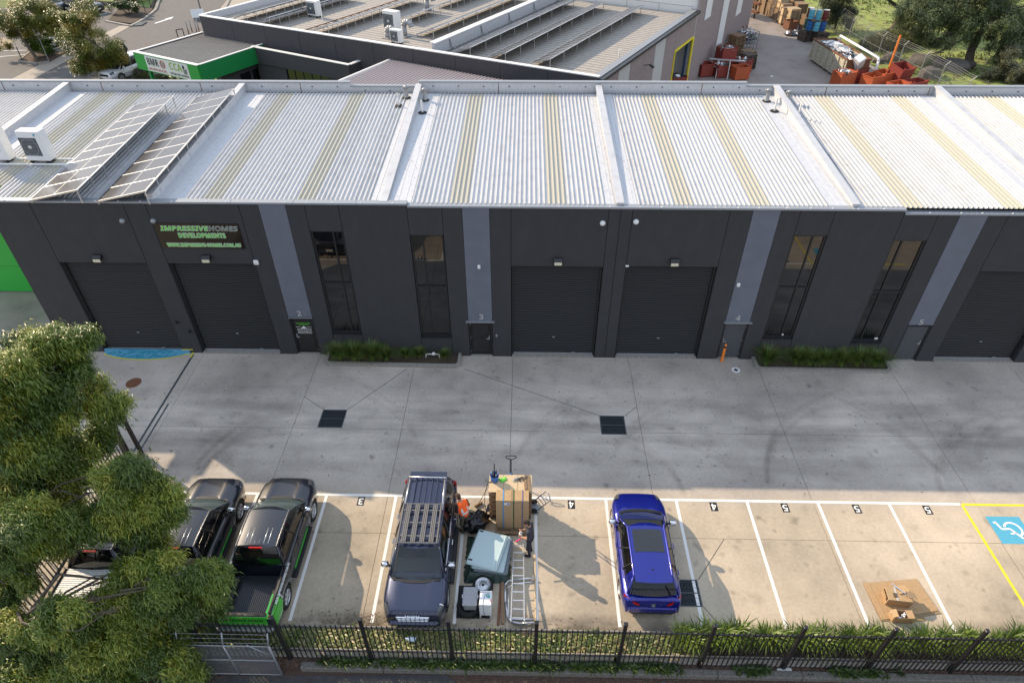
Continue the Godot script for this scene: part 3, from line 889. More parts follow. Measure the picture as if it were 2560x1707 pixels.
# ---------- things on the front wall ----------
func build_facade_things() -> void:
	var lights := [[-16.54, 5.0, "black wedge wall light above the far left shutter"], [-12.09, 5.03, "black wedge wall light below the green lettered sign"], [2.09, 5.05, "black wedge wall light above the shutter of unit 3"], [6.72, 5.06, "black wedge wall light above the shutter left of door 4"]]
	for l in lights:
		var t := thing("wall_light", l[2], "wall light", Vector3(l[0], l[1], 0.0), 0.0, "wedge lights above the shutters")
		var st := S()
		prism(st, PackedVector2Array([Vector2(0.002, 0.16), Vector2(0.10, 0.17), Vector2(0.19, 0.04), Vector2(0.19, 0.0), Vector2(0.002, 0.0)]), -0.17, 0.17)
		put("housing", done(st), M.blackmetal, t, Vector3.ZERO, Vector3(0, 0, 0))
		t.get_node("housing").transform = Transform3D(Basis(Vector3(0, 0, 1), Vector3(1, 0, 0), Vector3(0, 1, 0)), Vector3.ZERO)
		put("lens", bmesh(Vector3(0.29, 0.02, 0.15), 0.006), mat(0.62, 0.58, 0.42, 0.3), t, Vector3(0, -0.012, 0.10))
		put("lens_front", bmesh(Vector3(0.30, 0.13, 0.03), 0.01), mat(0.62, 0.58, 0.42, 0.3), t, Vector3(0, -0.03, 0.205))
	for d in [[-14.93, 6.69, "grey round dome between the two left shutters"], [-13.71, 6.70, "grey round dome at the corner of the green lettered sign"], [3.73, 6.76, "white round dome at the upper right of unit 3"], [5.0, 6.83, "white round dome at the upper left of unit 4"]]:
		var st := S(true)
		lathe(st, [Vector2(0.11, 0.0), Vector2(0.11, 0.03), Vector2(0.085, 0.08), Vector2(0.04, 0.11), Vector2(0.0, 0.12)], 16, Transform3D(Basis(Vector3.RIGHT, PI / 2), Vector3.ZERO))
		var o := put("alarm_dome", done(st), M.white if d[0] > 0 else M.galv, self, Vector3(d[0], d[1], 0.002))
		tag(o, d[2], "alarm dome", "alarm domes high on the front wall")
	for d in [[-10.13, 4.87, 0.2, 0.2, "white sensor box on the corner of the second shutter"], [-1.09, 4.75, 0.12, 0.17, "small white sensor high on the blue strip above door 3"], [9.5, 4.0, 0.13, 0.17, "small white sensor low on the blue strip above door 4"], [4.87, 4.86, 0.14, 0.06, "small white sensor on the left corner of the shutter beside door 4"]]:
		var t := thing("sensor_box", d[4], "sensor", Vector3(d[0], d[1], 0.0), 0.0, "white sensors on the front wall")
		put("case", bmesh(Vector3(d[2], d[3], 0.09), 0.02), M.white, t, Vector3(0, 0, 0.046))
		put("eye", bmesh(Vector3(d[2] * 0.5, d[3] * 0.3, 0.012), 0.004), M.offwhite, t, Vector3(0, -d[3] * 0.15, 0.094))
	for n in [["2", -8.93, 2.13, "grey number two above the glass door with the lettered notice"], ["3", -1.08, 2.06, "grey number three above the black door in the middle unit"], ["4", 9.86, 2.14, "grey number four above the door beside the orange bollard"], ["5", 17.62, 2.03, "grey number five above the rightmost door, past the long planter"]]:
		var t := thing("unit_number", n[3], "number", Vector3(n[1], n[2], 0.004), 0.0, "unit numbers above the doors")
		text(n[0], 0.27, 0.0, M.alu, t, Vector3(0, 0.14, 0.006), Vector3.ZERO, "digit", 700, 0.012)
	# the big sign
	var s := thing("shop_sign", "wide black sign with green lettering above the second shutter", "sign", Vector3(-12.08, 6.05, 0.0))
	put("board", bmesh(Vector3(3.34, 1.12, 0.03), 0.004), mat(0.008, 0.006, 0.005, 0.12), s, Vector3(0, 0, 0.017))
	var lines := [["IMPRESSIVE", 0.20, -0.50, 0.34, 700, 1.86, 0.25], ["HOMES", 0.20, 1.02, 0.34, 400, 1.10, 0.25], ["DEVELOPMENTS", 0.20, 0.10, 0.03, 700, 1.86, 0.0], ["WWW.IMPRESSIVE-HOMES.COM.AU", 0.155, 0.06, -0.40, 700, 2.95, 0.0]]
	for l in lines:
		for k in 8:
			var o := Vector2.from_angle(TAU * k / 8) * 0.013
			text(l[0], l[1], l[5], M.white, s, Vector3(l[2] + o.x, l[3] + o.y, 0.035 + 0.0004 * k), Vector3.ZERO, "letter_outline", l[4], 0.004, l[6])
		text(l[0], l[1], l[5], M.sign_green if l[0] != "HOMES" else mat(0.02, 0.07, 0.02), s, Vector3(l[2], l[3], 0.044), Vector3.ZERO, "lettering", l[4], 0.006, l[6])
	# door lettering
	var dl := thing("door_notice", "small lettered notice on the glass of door 2", "notice", Vector3(-8.9, 1.38, -0.058))
	for l in [["IMPRESSIVE HOMES", 0.05, 0.32, 0, 0.62], ["DEVELOPMENTS", 0.045, 0.24, 0, 0.4], ["OPENING HOURS", 0.045, 0.0, 1, 0.62], ["MONDAY TO FRIDAY 9AM - 5PM", 0.036, -0.08, 1, 0.62], ["SATURDAY BY APPOINTMENT ONLY", 0.036, -0.15, 1, 0.62], ["WWW.IMPRESSIVE-HOMES.COM.AU", 0.036, -0.22, 1, 0.62]]:
		text(l[0], l[1], l[4], M.white if l[3] else M.sign_green, dl, Vector3(0, l[2], 0.0), Vector3.ZERO, "lettering", 700, 0.003)
	var st := S()
	tri(st, Vector3(-0.14, 0.05, 0.002), Vector3(0.14, 0.05, 0.002), Vector3(0.0, 0.17, 0.002))
	put("logo", done(st), M.white, dl)
	for x in [-0.24, 0.24]:
		put("rule", bmesh(Vector3(0.22, 0.012, 0.004)), M.white, dl, Vector3(x, 0.12, 0.0))
	# small fittings near the ground
	for d in [[-14.42, 1.75, "small black camera on the pillar between the left shutters"], [-14.0, 1.25, "small black key box on the pillar between the left shutters"]]:
		var t := thing("wall_fitting", d[2], "fitting", Vector3(d[0], d[1], 0.0))
		put("plate", bmesh(Vector3(0.14, 0.12, 0.03), 0.006), M.blackmetal, t, Vector3(0, 0, 0.016))
		put("arm", bmesh(Vector3(0.05, 0.06, 0.14), 0.01), M.black, t, Vector3(0.04, 0.02, 0.09))
	var kp := put("keypad", bmesh(Vector3(0.09, 0.13, 0.05), 0.01), M.galv, self, Vector3(-0.44, 1.2, 0.026))
	tag(kp, "small grey keypad beside door 3", "keypad")
	for d in [[11.98, 1.34, "small white tag in the bottom of the window right of door 4"], [16.1, 1.18, "small white tag in the bottom of the window left of door 5"]]:
		var o := put("window_tag", bmesh(Vector3(0.14, 0.09, 0.02), 0.006), M.white, self, Vector3(d[0], d[1], -0.095))
		tag(o, d[2], "tag", "white tags in the tall windows")

# ---------- the recycler's building behind ----------
const BMR_AT := Vector3(5.18, 0.0, -18.9)
const BMR_TURN := -0.4939
var bmr: Node3D

func bmr_world(x: float, y: float, z: float) -> Vector3:
	return BMR_AT + Basis(Vector3.UP, BMR_TURN) * Vector3(x, y, z)

func deck(called: String, x0: float, x1: float, z0: float, z1: float, y: float, pitch: float, m: Material, along_x := true, y1 := -100.0) -> void:
	if y1 < -50: y1 = y
	var st := S()
	if along_x:
		ribbed(st, -z0, -z1, pitch, 0.035, Vector2(x1, y), Vector2(x0, y))
		var o := put(called, done(st), m, bmr)
		o.transform = Transform3D(Basis(Vector3(0, 0, -1), Vector3(0, 1, 0), Vector3(1, 0, 0)), Vector3.ZERO)
	else:
		ribbed(st, x0, x1, pitch, 0.06, Vector2(z0, y), Vector2(z1, y1))
		put(called, done(st), m, bmr)

func build_recycler() -> void:
	bmr = thing("recycling_building", "large dark grey recycling depot with solar roof and green fronted canopy", "building", BMR_AT, BMR_TURN)
	# main roof: left bay and right bay with an upstand between them
	deck("left_roof", -33.8, -12.2, 0.3, -40.0, 5.95, 0.5, M.bmr_roof)
	deck("right_roof", -11.9, -0.1, -0.05, -20.0, 5.95, 0.5, M.bmr_roof)
	# front parapet in panels (from the right corner to the far left corner)
	var a := Vector3(0, 0, 0.05)
	var b := Vector3(-34.0, 0, 1.25)
	var ang := atan2(-(b - a).z, (b - a).x) + PI
	var n := 10
	for i in n:
		var c := a.lerp(b, (i + 0.5) / n)
		put("wall_panel", bmesh(Vector3(3.38, 6.38, 0.16), 0.01), M.bmr_wall, bmr, Vector3(c.x, 3.19, c.z), Vector3(0, ang, 0))
	put("parapet_cap", bmesh(Vector3(34.1, 0.07, 0.34), 0.01), M.white, bmr, Vector3(-17.0, 6.415, 0.58), Vector3(0, ang, 0))
	put("left_parapet", bmesh(Vector3(0.2, 0.9, 41)), M.flash, bmr, Vector3(-33.9, 5.95, -19.4))
	put("left_parapet_cap", bmesh(Vector3(0.3, 0.07, 41.2), 0.01), M.white, bmr, Vector3(-33.95, 6.43, -19.4))
	put("left_wall", bmesh(Vector3(0.18, 5.5, 41)), M.bmr_wall, bmr, Vector3(-33.98, 2.75, -19.4))
	put("dividing_upstand", bmesh(Vector3(0.22, 1.0, 40)), M.flash, bmr, Vector3(-12.4, 6.2, -20.2))
	put("upstand_cap", bmesh(Vector3(0.5, 0.08, 40), 0.01), M.white, bmr, Vector3(-12.45, 6.73, -20.2))
	for k in 8:
		var st0 := S()
		path(st0, [Vector3(-12.26, 6.6, -2.0 - k * 4.2), Vector3(-12.22, 6.1, -2.1 - k * 4.2), Vector3(-11.9, 6.0, -2.2 - k * 4.2)], 0.04, 5)
		put("overflow_pipe", done(st0), M.galv, bmr)
	# right wall: clad, with pale strips and a roller opening
	var H := 6.3
	for s in [[0.0, -3.3, 0], [-3.3, -5.4, 1], [-5.4, -10.4, 0], [-10.4, -12.6, 1], [-12.6, -15.2, 0]]:
		var st := S()
		ribbed(st, -s[0], -s[1], 0.25, 0.025, Vector2(0, 0), Vector2(H, 0))
		var o := put("clear_cladding" if s[2] else "cladding", done(st), M.offwhite if s[2] else M.clad, bmr)
		o.transform = Transform3D(Basis(Vector3(0, 0, -1), Vector3(1, 0, 0), Vector3(0, 1, 0)), Vector3.ZERO)
	for s in [[-15.2, -19.9, 4.2, 6.3], [-19.9, -42.0, 0.0, 7.7]]:
		var st := S()
		ribbed(st, -s[0], -s[1], 0.25, 0.025, Vector2(s[2], 0), Vector2(s[3], 0))
		var o := put("cladding", done(st), M.clad, bmr)
		o.transform = Transform3D(Basis(Vector3(0, 0, -1), Vector3(1, 0, 0), Vector3(0, 1, 0)), Vector3.ZERO)
	for s in [[-22.6, -24.4, 5.0, 7.6], [-28.5, -30.6, 1.2, 7.6], [-34.4, -36.4, 3.0, 7.6]]:
		put("clear_cladding", bmesh(Vector3(0.04, s[3] - s[2], s[0] - s[1])), M.white, bmr, Vector3(0.05, (s[2] + s[3]) / 2, (s[0] + s[1]) / 2))
	put("eave_gutter", bmesh(Vector3(0.34, 0.2, 20.2), 0.02), M.blackmetal, bmr, Vector3(0.14, 6.2, -10.0))
	put("eave_flashing", bmesh(Vector3(0.5, 0.05, 20.1), 0.01), M.galv, bmr, Vector3(-0.22, 6.33, -10.0))
	put("opening_frame", bmesh(Vector3(0.14, 4.25, 0.24), 0.01), M.yellow_line, bmr, Vector3(0.04, 2.12, -20.0))
	put("opening_frame", bmesh(Vector3(0.14, 0.14, 4.7), 0.01), M.yellow_line, bmr, Vector3(0.04, 4.25, -17.6))
	put("opening_frame", bmesh(Vector3(0.12, 4.25, 0.14), 0.01), M.yellow_line, bmr, Vector3(0.04, 2.12, -15.25))
	put("roller_jamb", bmesh(Vector3(0.16, 4.2, 0.28), 0.01), mat(0.03, 0.06, 0.11), bmr, Vector3(-0.3, 2.1, -19.7))
	var sr := S()   # racking seen inside the opening
	for k in 6:
		bx(sr, -3.4, -3.3, 0.4 + k * 0.6, 0.5 + k * 0.6, -19.5, -15.4)
	put("inner_racking", done(sr), M.timber_dark, bmr)
	put("dark_interior", bmesh(Vector3(0.1, 5.8, 19.6)), M.dark, bmr, Vector3(-4.2, 2.9, -10.2))
	put("dark_interior", bmesh(Vector3(4.2, 5.8, 0.1)), M.dark, bmr, Vector3(-2.1, 2.9, -19.95 - 0.3))
	# taller hall at the back
	put("hall_front", bmesh(Vector3(12.2, 7.6, 0.2)), M.white, bmr, Vector3(-6.1, 3.8, -20.25))
	put("hall_roof", bmesh(Vector3(12.4, 0.1, 22.0)), M.bmr_roof, bmr, Vector3(-6.1, 7.65, -31.0))
	var hr := S()
	for k in 5:
		tube(hr, Vector3(-11.8 + k * 2.85, 6.0, -19.9), Vector3(-11.8 + k * 2.85, 6.55, -19.9), 0.02, 0.02, 5)
	tube(hr, Vector3(-11.8, 6.55, -19.9), Vector3(-0.4, 6.55, -19.9), 0.02, 0.02, 5)
	put("guard_rail", done(hr), M.galv, bmr)
	var lamp := S()
	tube(lamp, Vector3(0.02, 5.0, -8.2), Vector3(0.55, 5.1, -8.2), 0.03, 0.03, 6)
	box(lamp, Vector3(0.6, 5.02, -8.2), Vector3(0.36, 0.1, 0.24), Basis(Vector3(0, 0, 1), -0.5))
	put("wall_lamp", done(lamp), M.black, bmr)
	put("wall_lamp", done(lamp), M.black, bmr, Vector3(0, 1.4, -18.6))
	# lower front rooms with their parapet
	put("low_wall", bmesh(Vector3(9.6, 1.15, 0.16)), M.bmr_wall, bmr, Vector3(-23.2, 4.4, 1.62 + 0.25))
	put("low_wall_cap", bmesh(Vector3(9.7, 0.06, 0.3), 0.01), M.white, bmr, Vector3(-23.2, 5.0, 1.62 + 0.25))
	put("low_wall_return", bmesh(Vector3(0.16, 1.15, 1.0)), M.bmr_wall, bmr, Vector3(-18.4, 4.4, 1.3))
	put("low_wall_return_cap", bmesh(Vector3(0.3, 0.06, 1.1), 0.01), M.white, bmr, Vector3(-18.4, 5.004, 1.25))
	put("room_wall", bmesh(Vector3(3.2, 3.9, 0.12)), M.bmr_wall, bmr, Vector3(-26.4, 1.95, 1.52 + 0.25))
	put("room_wall", bmesh(Vector3(2.6, 3.9, 0.12)), M.bmr_wall, bmr, Vector3(-19.6, 1.95, 1.52 + 0.25))
	for k in 5:
		var w := put("window", bmesh(Vector3(0.78, 3.0, 0.05)), M.pane, bmr, Vector3(-24.4 + k * 0.86, 2.3, 1.6 + 0.25))
		put("frame", bmesh(Vector3(0.07, 3.1, 0.1)), M.frame, w, Vector3(-0.425, 0, 0.01))
	put("window_head", bmesh(Vector3(4.4, 0.5, 0.1)), M.bmr_wall, bmr, Vector3(-22.7, 3.95, 1.6 + 0.2))
	put("door_sign", bmesh(Vector3(0.65, 0.16, 0.03)), M.white, bmr, Vector3(-25.3, 2.5, 1.92))
	put("door_sign", bmesh(Vector3(0.65, 0.16, 0.03)), M.offwhite, bmr, Vector3(-26.4, 2.1, 1.92))
	# canopy: green fascia on two sides, ribbed roof
	var cx0 := -34.7; var cx1 := -27.7; var cz0 := 7.3; var cz1 := 0.9; var cy := 5.0
	deck("canopy_roof", cx0 + 0.15, cx1 - 0.15, cz0 - 0.1, cz1, cy - 0.12, 0.28, M.bmr_roof, false)
	put("front_fascia", bmesh(Vector3(cx1 - cx0, 1.2, 0.12)), mat(0.025, 0.33, 0.05, 0.5), bmr, Vector3((cx0 + cx1) / 2, cy - 0.6, cz0))
	put("side_fascia", bmesh(Vector3(0.12, 1.2, cz0 - cz1 - 0.1)), M.bmr_green, bmr, Vector3(cx1 - 0.02, cy - 0.6, (cz0 + cz1) / 2 - 0.01))
	put("left_fascia", bmesh(Vector3(0.12, 1.2, cz0 - cz1 - 0.1)), M.bmr_wall, bmr, Vector3(cx0 + 0.02, cy - 0.6, (cz0 + cz1) / 2 - 0.01))
	put("fascia_cap", bmesh(Vector3(cx1 - cx0 + 0.1, 0.06, 0.3), 0.01), M.white, bmr, Vector3((cx0 + cx1) / 2, cy + 0.031, cz0 - 0.05))
	put("fascia_cap", bmesh(Vector3(0.2, 0.05, cz0 - cz1 - 0.2), 0.01), M.white, bmr, Vector3(cx1 - 0.03, cy + 0.026, (cz0 + cz1) / 2 - 0.1))
	put("fascia_cap", bmesh(Vector3(0.2, 0.05, cz0 - cz1 - 0.2), 0.01), M.white, bmr, Vector3(cx0 + 0.03, cy + 0.026, (cz0 + cz1) / 2 - 0.1))
	put("canopy_soffit", bmesh(Vector3(cx1 - cx0 - 0.2, 0.06, cz0 - cz1 - 0.2)), M.bmr_wall, bmr, Vector3((cx0 + cx1) / 2, cy - 1.1, (cz0 + cz1) / 2))
	put("green_post", bmesh(Vector3(0.22, 3.9, 0.22), 0.02), M.bmr_green, bmr, Vector3(cx0 + 0.9, 1.95, cz0 - 0.25))
	put("entry_wall", bmesh(Vector3(0.14, 3.9, 5.0)), M.bmr_wall, bmr, Vector3(-28.3, 1.95, 2.6))
	for z in [1.8, 3.0]:
		put("glass_door", bmesh(Vector3(0.06, 3.2, 0.95)), M.pane, bmr, Vector3(-28.2, 1.7, z))
	# ribbed lean-to in front
	deck("lean_to_roof", -15.5, -5.8, 7.0, 0.75, 5.3, 0.26, M.maroon_roof, false, 5.45)
	put("lean_to_edge", bmesh(Vector3(0.16, 0.2, 6.3), 0.01), M.white, bmr, Vector3(-15.55, 5.4, 3.9))
	put("lean_to_wall", bmesh(Vector3(9.4, 5.1, 0.12)), M.bmr_wall, bmr, Vector3(-10.7, 2.55, 6.6))
	put("lean_to_wall", bmesh(Vector3(0.12, 5.1, 6.0)), M.bmr_wall, bmr, Vector3(-15.35, 2.55, 3.7))
	# the lettered board on the front fascia
	var sg := thing("depot_sign", "white board lettered BMR and CCA on the green canopy fascia", "sign", bmr_world(-31.1, 4.4, 7.37), BMR_TURN)
	put("board", bmesh(Vector3(4.7, 1.08, 0.03)), M.white, sg, Vector3(0, 0, 0.0))
	var ink := mat(0.03, 0.035, 0.045)
	var lime := mat(0.28, 0.42, 0.08)
	text("BMR", 0.5, 1.25, ink, sg, Vector3(-1.55, 0.16, 0.022), Vector3.ZERO, "lettering", 700, 0.01)
	text("BASE METAL RECYCLERS", 0.15, 1.95, mat(0.45, 0.05, 0.05), sg, Vector3(-1.2, -0.36, 0.022), Vector3.ZERO, "lettering", 400, 0.01)
	text("CCA", 0.5, 1.35, lime, sg, Vector3(0.95, 0.16, 0.022), Vector3.ZERO, "lettering", 700, 0.01)
	text("CUSTOM CASES AUSTRALIA", 0.15, 2.0, ink, sg, Vector3(1.2, -0.36, 0.022), Vector3.ZERO, "lettering", 400, 0.01)
	var st := S()
	lathe(st, [Vector2(0.22, 0), Vector2(0.28, 0), Vector2(0.28, 0.012), Vector2(0.22, 0.012), Vector2(0.22, 0)], 20, Transform3D(Basis(Vector3.RIGHT, PI / 2), Vector3(-0.45, 0.14, 0.02)))
	put("ring_logo", done(st), mat(0.5, 0.04, 0.03), sg)
	st = S()
	for k in 4: box(st, Vector3(-0.45, 0.02 + k * 0.08, 0.022), Vector3(0.34, 0.035, 0.012))
	put("bars_logo", done(st), ink, sg)
	st = S()
	box(st, Vector3(1.86, 0.28, 0.022), Vector3(0.22, 0.22, 0.012))
	for k in 3:
		box(st, Vector3(1.88, 0.08 - k * 0.12, 0.022), Vector3(0.24, 0.06, 0.012), Basis(Vector3(0, 0, 1), -0.4))
		box(st, Vector3(2.08, 0.12 - k * 0.12, 0.022), Vector3(0.18, 0.06, 0.012), Basis(Vector3(0, 0, 1), 0.7))
	put("block_logo", done(st), ink, sg)
	# solar rows on the roof
	var flat := func(_z: float) -> float: return -0.12
	var rows := [[-11.3, -0.7, 17, "first solar row right of the roof upstand of the depot"], [-8.6, -0.8, 17, "middle solar row on the right roof of the depot"], [-5.4, -1.0, 17, "rightmost solar row on the depot roof, nearest its eave"],
		[-23.6, -0.4, 12, "long solar row beside the cable line on the depot's left roof"], [-16.2, -3.4, 14, "solar row left of the roof upstand of the depot"], [-20.1, -6.0, 4, "short solar row behind the twin ducts on the depot roof"], [-20.1, -11.6, 8, "solar row at the back of the depot's left roof, past the bent duct"],
		[-31.9, -0.2, 11, "leftmost solar row on the depot roof beside its left parapet"], [-29.3, -0.1, 10, "second solar row from the left parapet of the depot"]]
	for r in rows:
		solar_row(r[3], "solar arrays on the depot roof", bmr_world(r[0], 6.05, r[1]), BMR_TURN, r[2], 1.02, 1.65, 0.52, flat)
	condenser("white air conditioner on the depot roof between the left solar rows", bmr_world(-27.0, 5.98, -4.3), BMR_TURN, Vector3(1.15, 1.1, 0.5))
	condenser("larger white air conditioner beside the ducts on the depot roof", bmr_world(-18.6, 5.98, -3.7), BMR_TURN, Vector3(1.25, 1.35, 0.6))
	condenser("smallest white air conditioner near the front of the depot roof", bmr_world(-16.3, 5.98, -1.2), BMR_TURN, Vector3(0.95, 0.85, 0.4))
	for d in [["bent metal duct far back on the depot roof", -20.3, -10.6, 0.0], ["tall bent metal duct beside the air conditioner on the depot roof", -16.9, -2.9, 0.0], ["short bent metal duct between the two air conditioners on the depot roof", -17.8, -2.0, 1.0]]:
		var t := thing("roof_duct", d[0], "duct", bmr_world(d[1], 5.98, d[2]), BMR_TURN, "bent ducts on the depot roof")
		st = S(true)
		var pts := [Vector3(0, 0, 0), Vector3(0, 0.75 - 0.35 * d[3], 0)]
		for k in range(1, 7):
			pts.append(Vector3(0.35 - 0.35 * cos(k * PI / 6), 0.75 - 0.35 * d[3] + 0.35 * sin(k * PI / 6), 0))
		path(st, pts, 0.2, 12)
		put("pipe", done(st), M.galv, t)
		put("flange", bmesh(Vector3(0.6, 0.08, 0.6), 0.02), M.galv, t, Vector3(0, 0.04, 0))
	st = S()
	tube(st, Vector3(0, 0, 0), Vector3(0, 0.55, 0), 0.05, 0.05, 8)
	var vp := put("vent_stub", done(st), M.white, self, bmr_world(-0.95, 5.98, -5.6))
	tag(vp, "small white pipe standing near the eave of the depot roof", "vent")
	st = S()
	tube(st, Vector3(0, 0, 0), Vector3(0, 0.4, 0), 0.04, 0.04, 8)
	vp = put("vent_stub", done(st), M.white, self, bmr_world(-25.6, 5.98, -3.6))
	tag(vp, "small white pipe beside the leftmost air conditioner of the depot roof", "vent")
	st = S()
	tube(st, Vector3(0, 0.06, 0), Vector3(0, 0.06, -24), 0.035, 0.035, 6)
	for k in 24: box(st, Vector3(0, 0.03, -0.5 - k), Vector3(0.16, 0.06, 0.06))
	vp = put("cable_tray", done(st), M.rust, self, bmr_world(-24.6, 5.98, -0.4), Vector3(0, BMR_TURN, 0))
	tag(vp, "dark cable line on blocks along the depot's left roof", "cable tray")

# ---------- the street at the upper left ----------
func lump_plant(called: String, label: String, cat: String, at: Vector3, size: Vector3, n: int, cols: Array, leaf: Vector2, sd: int, group := "") -> Node3D:
	var t := thing(called, label, cat, at, 0.0, group)
	var blobs := []
	var r := RandomNumberGenerator.new()
	r.seed = sd
	for i in 9:
		var a := r.randf() * TAU
		var d := sqrt(r.randf()) * 0.62
		blobs.append([Vector3(cos(a) * d * size.x, size.y * r.randf_range(0.35, 0.62), sin(a) * d * size.z), Vector3(size.x, size.y, size.z) * r.randf_range(0.32, 0.46)])
	foliage(t, "foliage", blobs, n, cols, leaf, sd, 0.15)
	var st := S()
	for i in 6:
		var a := i * 1.05
		tube(st, Vector3.ZERO, Vector3(cos(a) * size.x * 0.5, size.y * 0.6, sin(a) * size.z * 0.5), 0.04, 0.01, 5)
	put("stems", done(st), M.bark, t)
	return t

# leaf spray: narrow leaves hanging from a short twig
func spray_mesh(n: int, leaf: Vector2, droop: float, sd: int) -> ArrayMesh:
	var r := RandomNumberGenerator.new()
	r.seed = sd
	var st := SurfaceTool.new()
	st.begin(Mesh.PRIMITIVE_TRIANGLES)
	for i in n:
		var a := r.randf() * TAU
		var start := Vector3(r.randf_range(-0.5, 0.5), r.randf_range(-0.6, 0.5), r.randf_range(-0.5, 0.5)) * leaf.x * 2.1
		var dirh := Vector3(cos(a), 0, sin(a))
		var d0 := (dirh + Vector3(0, r.randf_range(-0.2, 0.7), 0)).normalized()
		var d1 := (dirh * (1.0 - droop) + Vector3(0, -droop * r.randf_range(0.6, 1.3), 0)).normalized()
		var side := d0.cross(Vector3(r.randf_range(-0.6, 0.6), 1, r.randf_range(-0.6, 0.6))).normalized() * leaf.y * 0.5
		var l := leaf.x * r.randf_range(0.7, 1.25)
		var m := start + d0 * l * 0.45
		var e := m + d1 * l * 0.6
		var sh := r.randf_range(0.72, 1.25)
		st.set_color(Color(sh, sh * r.randf_range(0.95, 1.05), sh * 0.95))
		tri(st, start, m - side, m + side)
		tri(st, m - side, e, m + side)
	st.generate_normals()
	return st.commit()

# blobs: [centre, radii]; sprays sit on clumps on the blobs' outer shells
func foliage(parent: Node, called: String, blobs: Array, n: int, cols: Array, leaf: Vector2, sd: int, droop: float, leaves := 14, clump := 0.30) -> void:
	var r := RandomNumberGenerator.new()
	r.seed = sd
	var wsum := 0.0
	var cum := []
	for b in blobs:
		wsum += pow(b[1].x * b[1].y * b[1].z, 0.667)
		cum.append(wsum)
	var pick := func() -> Array:
		var q := r.randf() * wsum
		for i in blobs.size():
			if q <= cum[i]: return blobs[i]
		return blobs[-1]
	var rnd := func() -> Vector3:
		return Vector3(r.randfn(), r.randfn(), r.randfn()).normalized()
	var clumps := []
	var nc := maxi(10, n / 46)
	for i in nc:
		var b: Array = pick.call()
		var d: Vector3 = rnd.call()
		if d.y < -0.5: d.y *= 0.4
		var rad: Vector3 = b[1]
		var cr := pow(rad.x * rad.y * rad.z, 0.333) * clump * r.randf_range(0.55, 1.6)
		clumps.append([b[0] + Vector3(d.x * rad.x, d.y * rad.y, d.z * rad.z) * r.randf_range(0.62, 0.98), cr, r.randf(), d])
	var variants := 4
	var lists := [[], [], [], []]
	for i in n:
		var c: Array = clumps[r.randi() % clumps.size()]
		var d: Vector3 = (rnd.call() + Vector3(c[3]) * 0.35 + Vector3(0, 0.25, 0)).normalized()
		var p: Vector3 = c[0] + d * c[1] * (0.25 + 0.95 * sqrt(r.randf())) - Vector3(0, c[1] * droop * 0.35 * r.randf(), 0)
		var s := r.randf_range(0.75, 1.3)
		var bs := Basis(Vector3.UP, r.randf() * TAU).scaled(Vector3.ONE * s)
		bs = Basis(Vector3(r.randf_range(-1, 1), 0, r.randf_range(-1, 1)).normalized(), r.randf_range(0, 0.5)) * bs
		var tone := clampf(Vector3(c[2], 0, 0).x * 0.65 + r.randf() * 0.35, 0.0, 0.999)
		var k := tone * (cols.size() - 1)
		var ca: Color = cols[int(k)]
		var cb: Color = cols[mini(int(k) + 1, cols.size() - 1)]
		lists[r.randi() % variants].append([Transform3D(bs, p), ca.lerp(cb, k - int(k))])
	for v in variants:
		if lists[v].is_empty(): continue
		var mm := MultiMesh.new()
		mm.transform_format = MultiMesh.TRANSFORM_3D
		mm.use_colors = true
		mm.mesh = spray_mesh(leaves, leaf, droop, sd + v)
		mm.instance_count = lists[v].size()
		for i in lists[v].size():
			mm.set_instance_transform(i, lists[v][i][0])
			mm.set_instance_color(i, lists[v][i][1])
		var o := MultiMeshInstance3D.new()
		o.multimesh = mm
		o.material_override = M.leaf
		o.name = child_name(parent, called)
		o.set_meta("kind", "stuff")
		parent.add_child(o, true)

func limb(st: SurfaceTool, pts: Array, r0: float, r1: float, n := 8) -> void:
	for i in pts.size() - 1:
		var a: float = lerpf(r0, r1, float(i) / (pts.size() - 1))
		var b: float = lerpf(r0, r1, float(i + 1) / (pts.size() - 1))
		tube(st, pts[i], pts[i + 1], a, b, n, false)

func tree(label: String, base: Vector3, trunk: Array, r0: float, blobs: Array, n: int, cols: Array, leaf: Vector2, sd: int, group: String, droop := 0.6, leaves := 14, clump := 0.3, called := "gum_tree") -> Node3D:
	var t := thing(called, label, "tree", base, 0.0, group)
	var st := S(true)
	var pts := []
	for p in trunk: pts.append(p - base)
	limb(st, pts, r0, r0 * 0.55, 10)
	put("trunk", done(st), M.bark, t)
	var r := RandomNumberGenerator.new()
	r.seed = sd * 7 + 1
	var local := []
	st = S(true)
	for b in blobs:
		local.append([b[0] - base, b[1]])
		var from: Vector3 = pts[-1].lerp(pts[maxi(pts.size() - 2, 0)], r.randf() * 0.7)
		var to: Vector3 = b[0] - base
		var mid := from.lerp(to, 0.5) + Vector3(r.randf_range(-0.2, 0.2), r.randf_range(0.0, 0.3), r.randf_range(-0.2, 0.2)) * from.distance_to(to) * 0.5
		var bend := Vector3(r.randf_range(-1, 1), r.randf_range(-0.4, 1), r.randf_range(-1, 1)) * from.distance_to(to) * 0.10
		limb(st, [from, from.lerp(mid, 0.5) + bend, mid, mid.lerp(to, 0.5) - bend * 0.8, to], r0 * 0.30, r0 * 0.06, 6)
		for k in 4:
			var d := Vector3(r.randfn(), r.randfn() * 0.6 + 0.3, r.randfn()).normalized()
			limb(st, [mid.lerp(to, 0.3 + 0.17 * k), to + Vector3(d.x * b[1].x, d.y * b[1].y, d.z * b[1].z) * 0.75], r0 * 0.16, r0 * 0.04, 5)
	put("branches", done(st), M.bark, t)
	foliage(t, "crown", local, n, cols, leaf, sd, droop, leaves, clump)
	return t

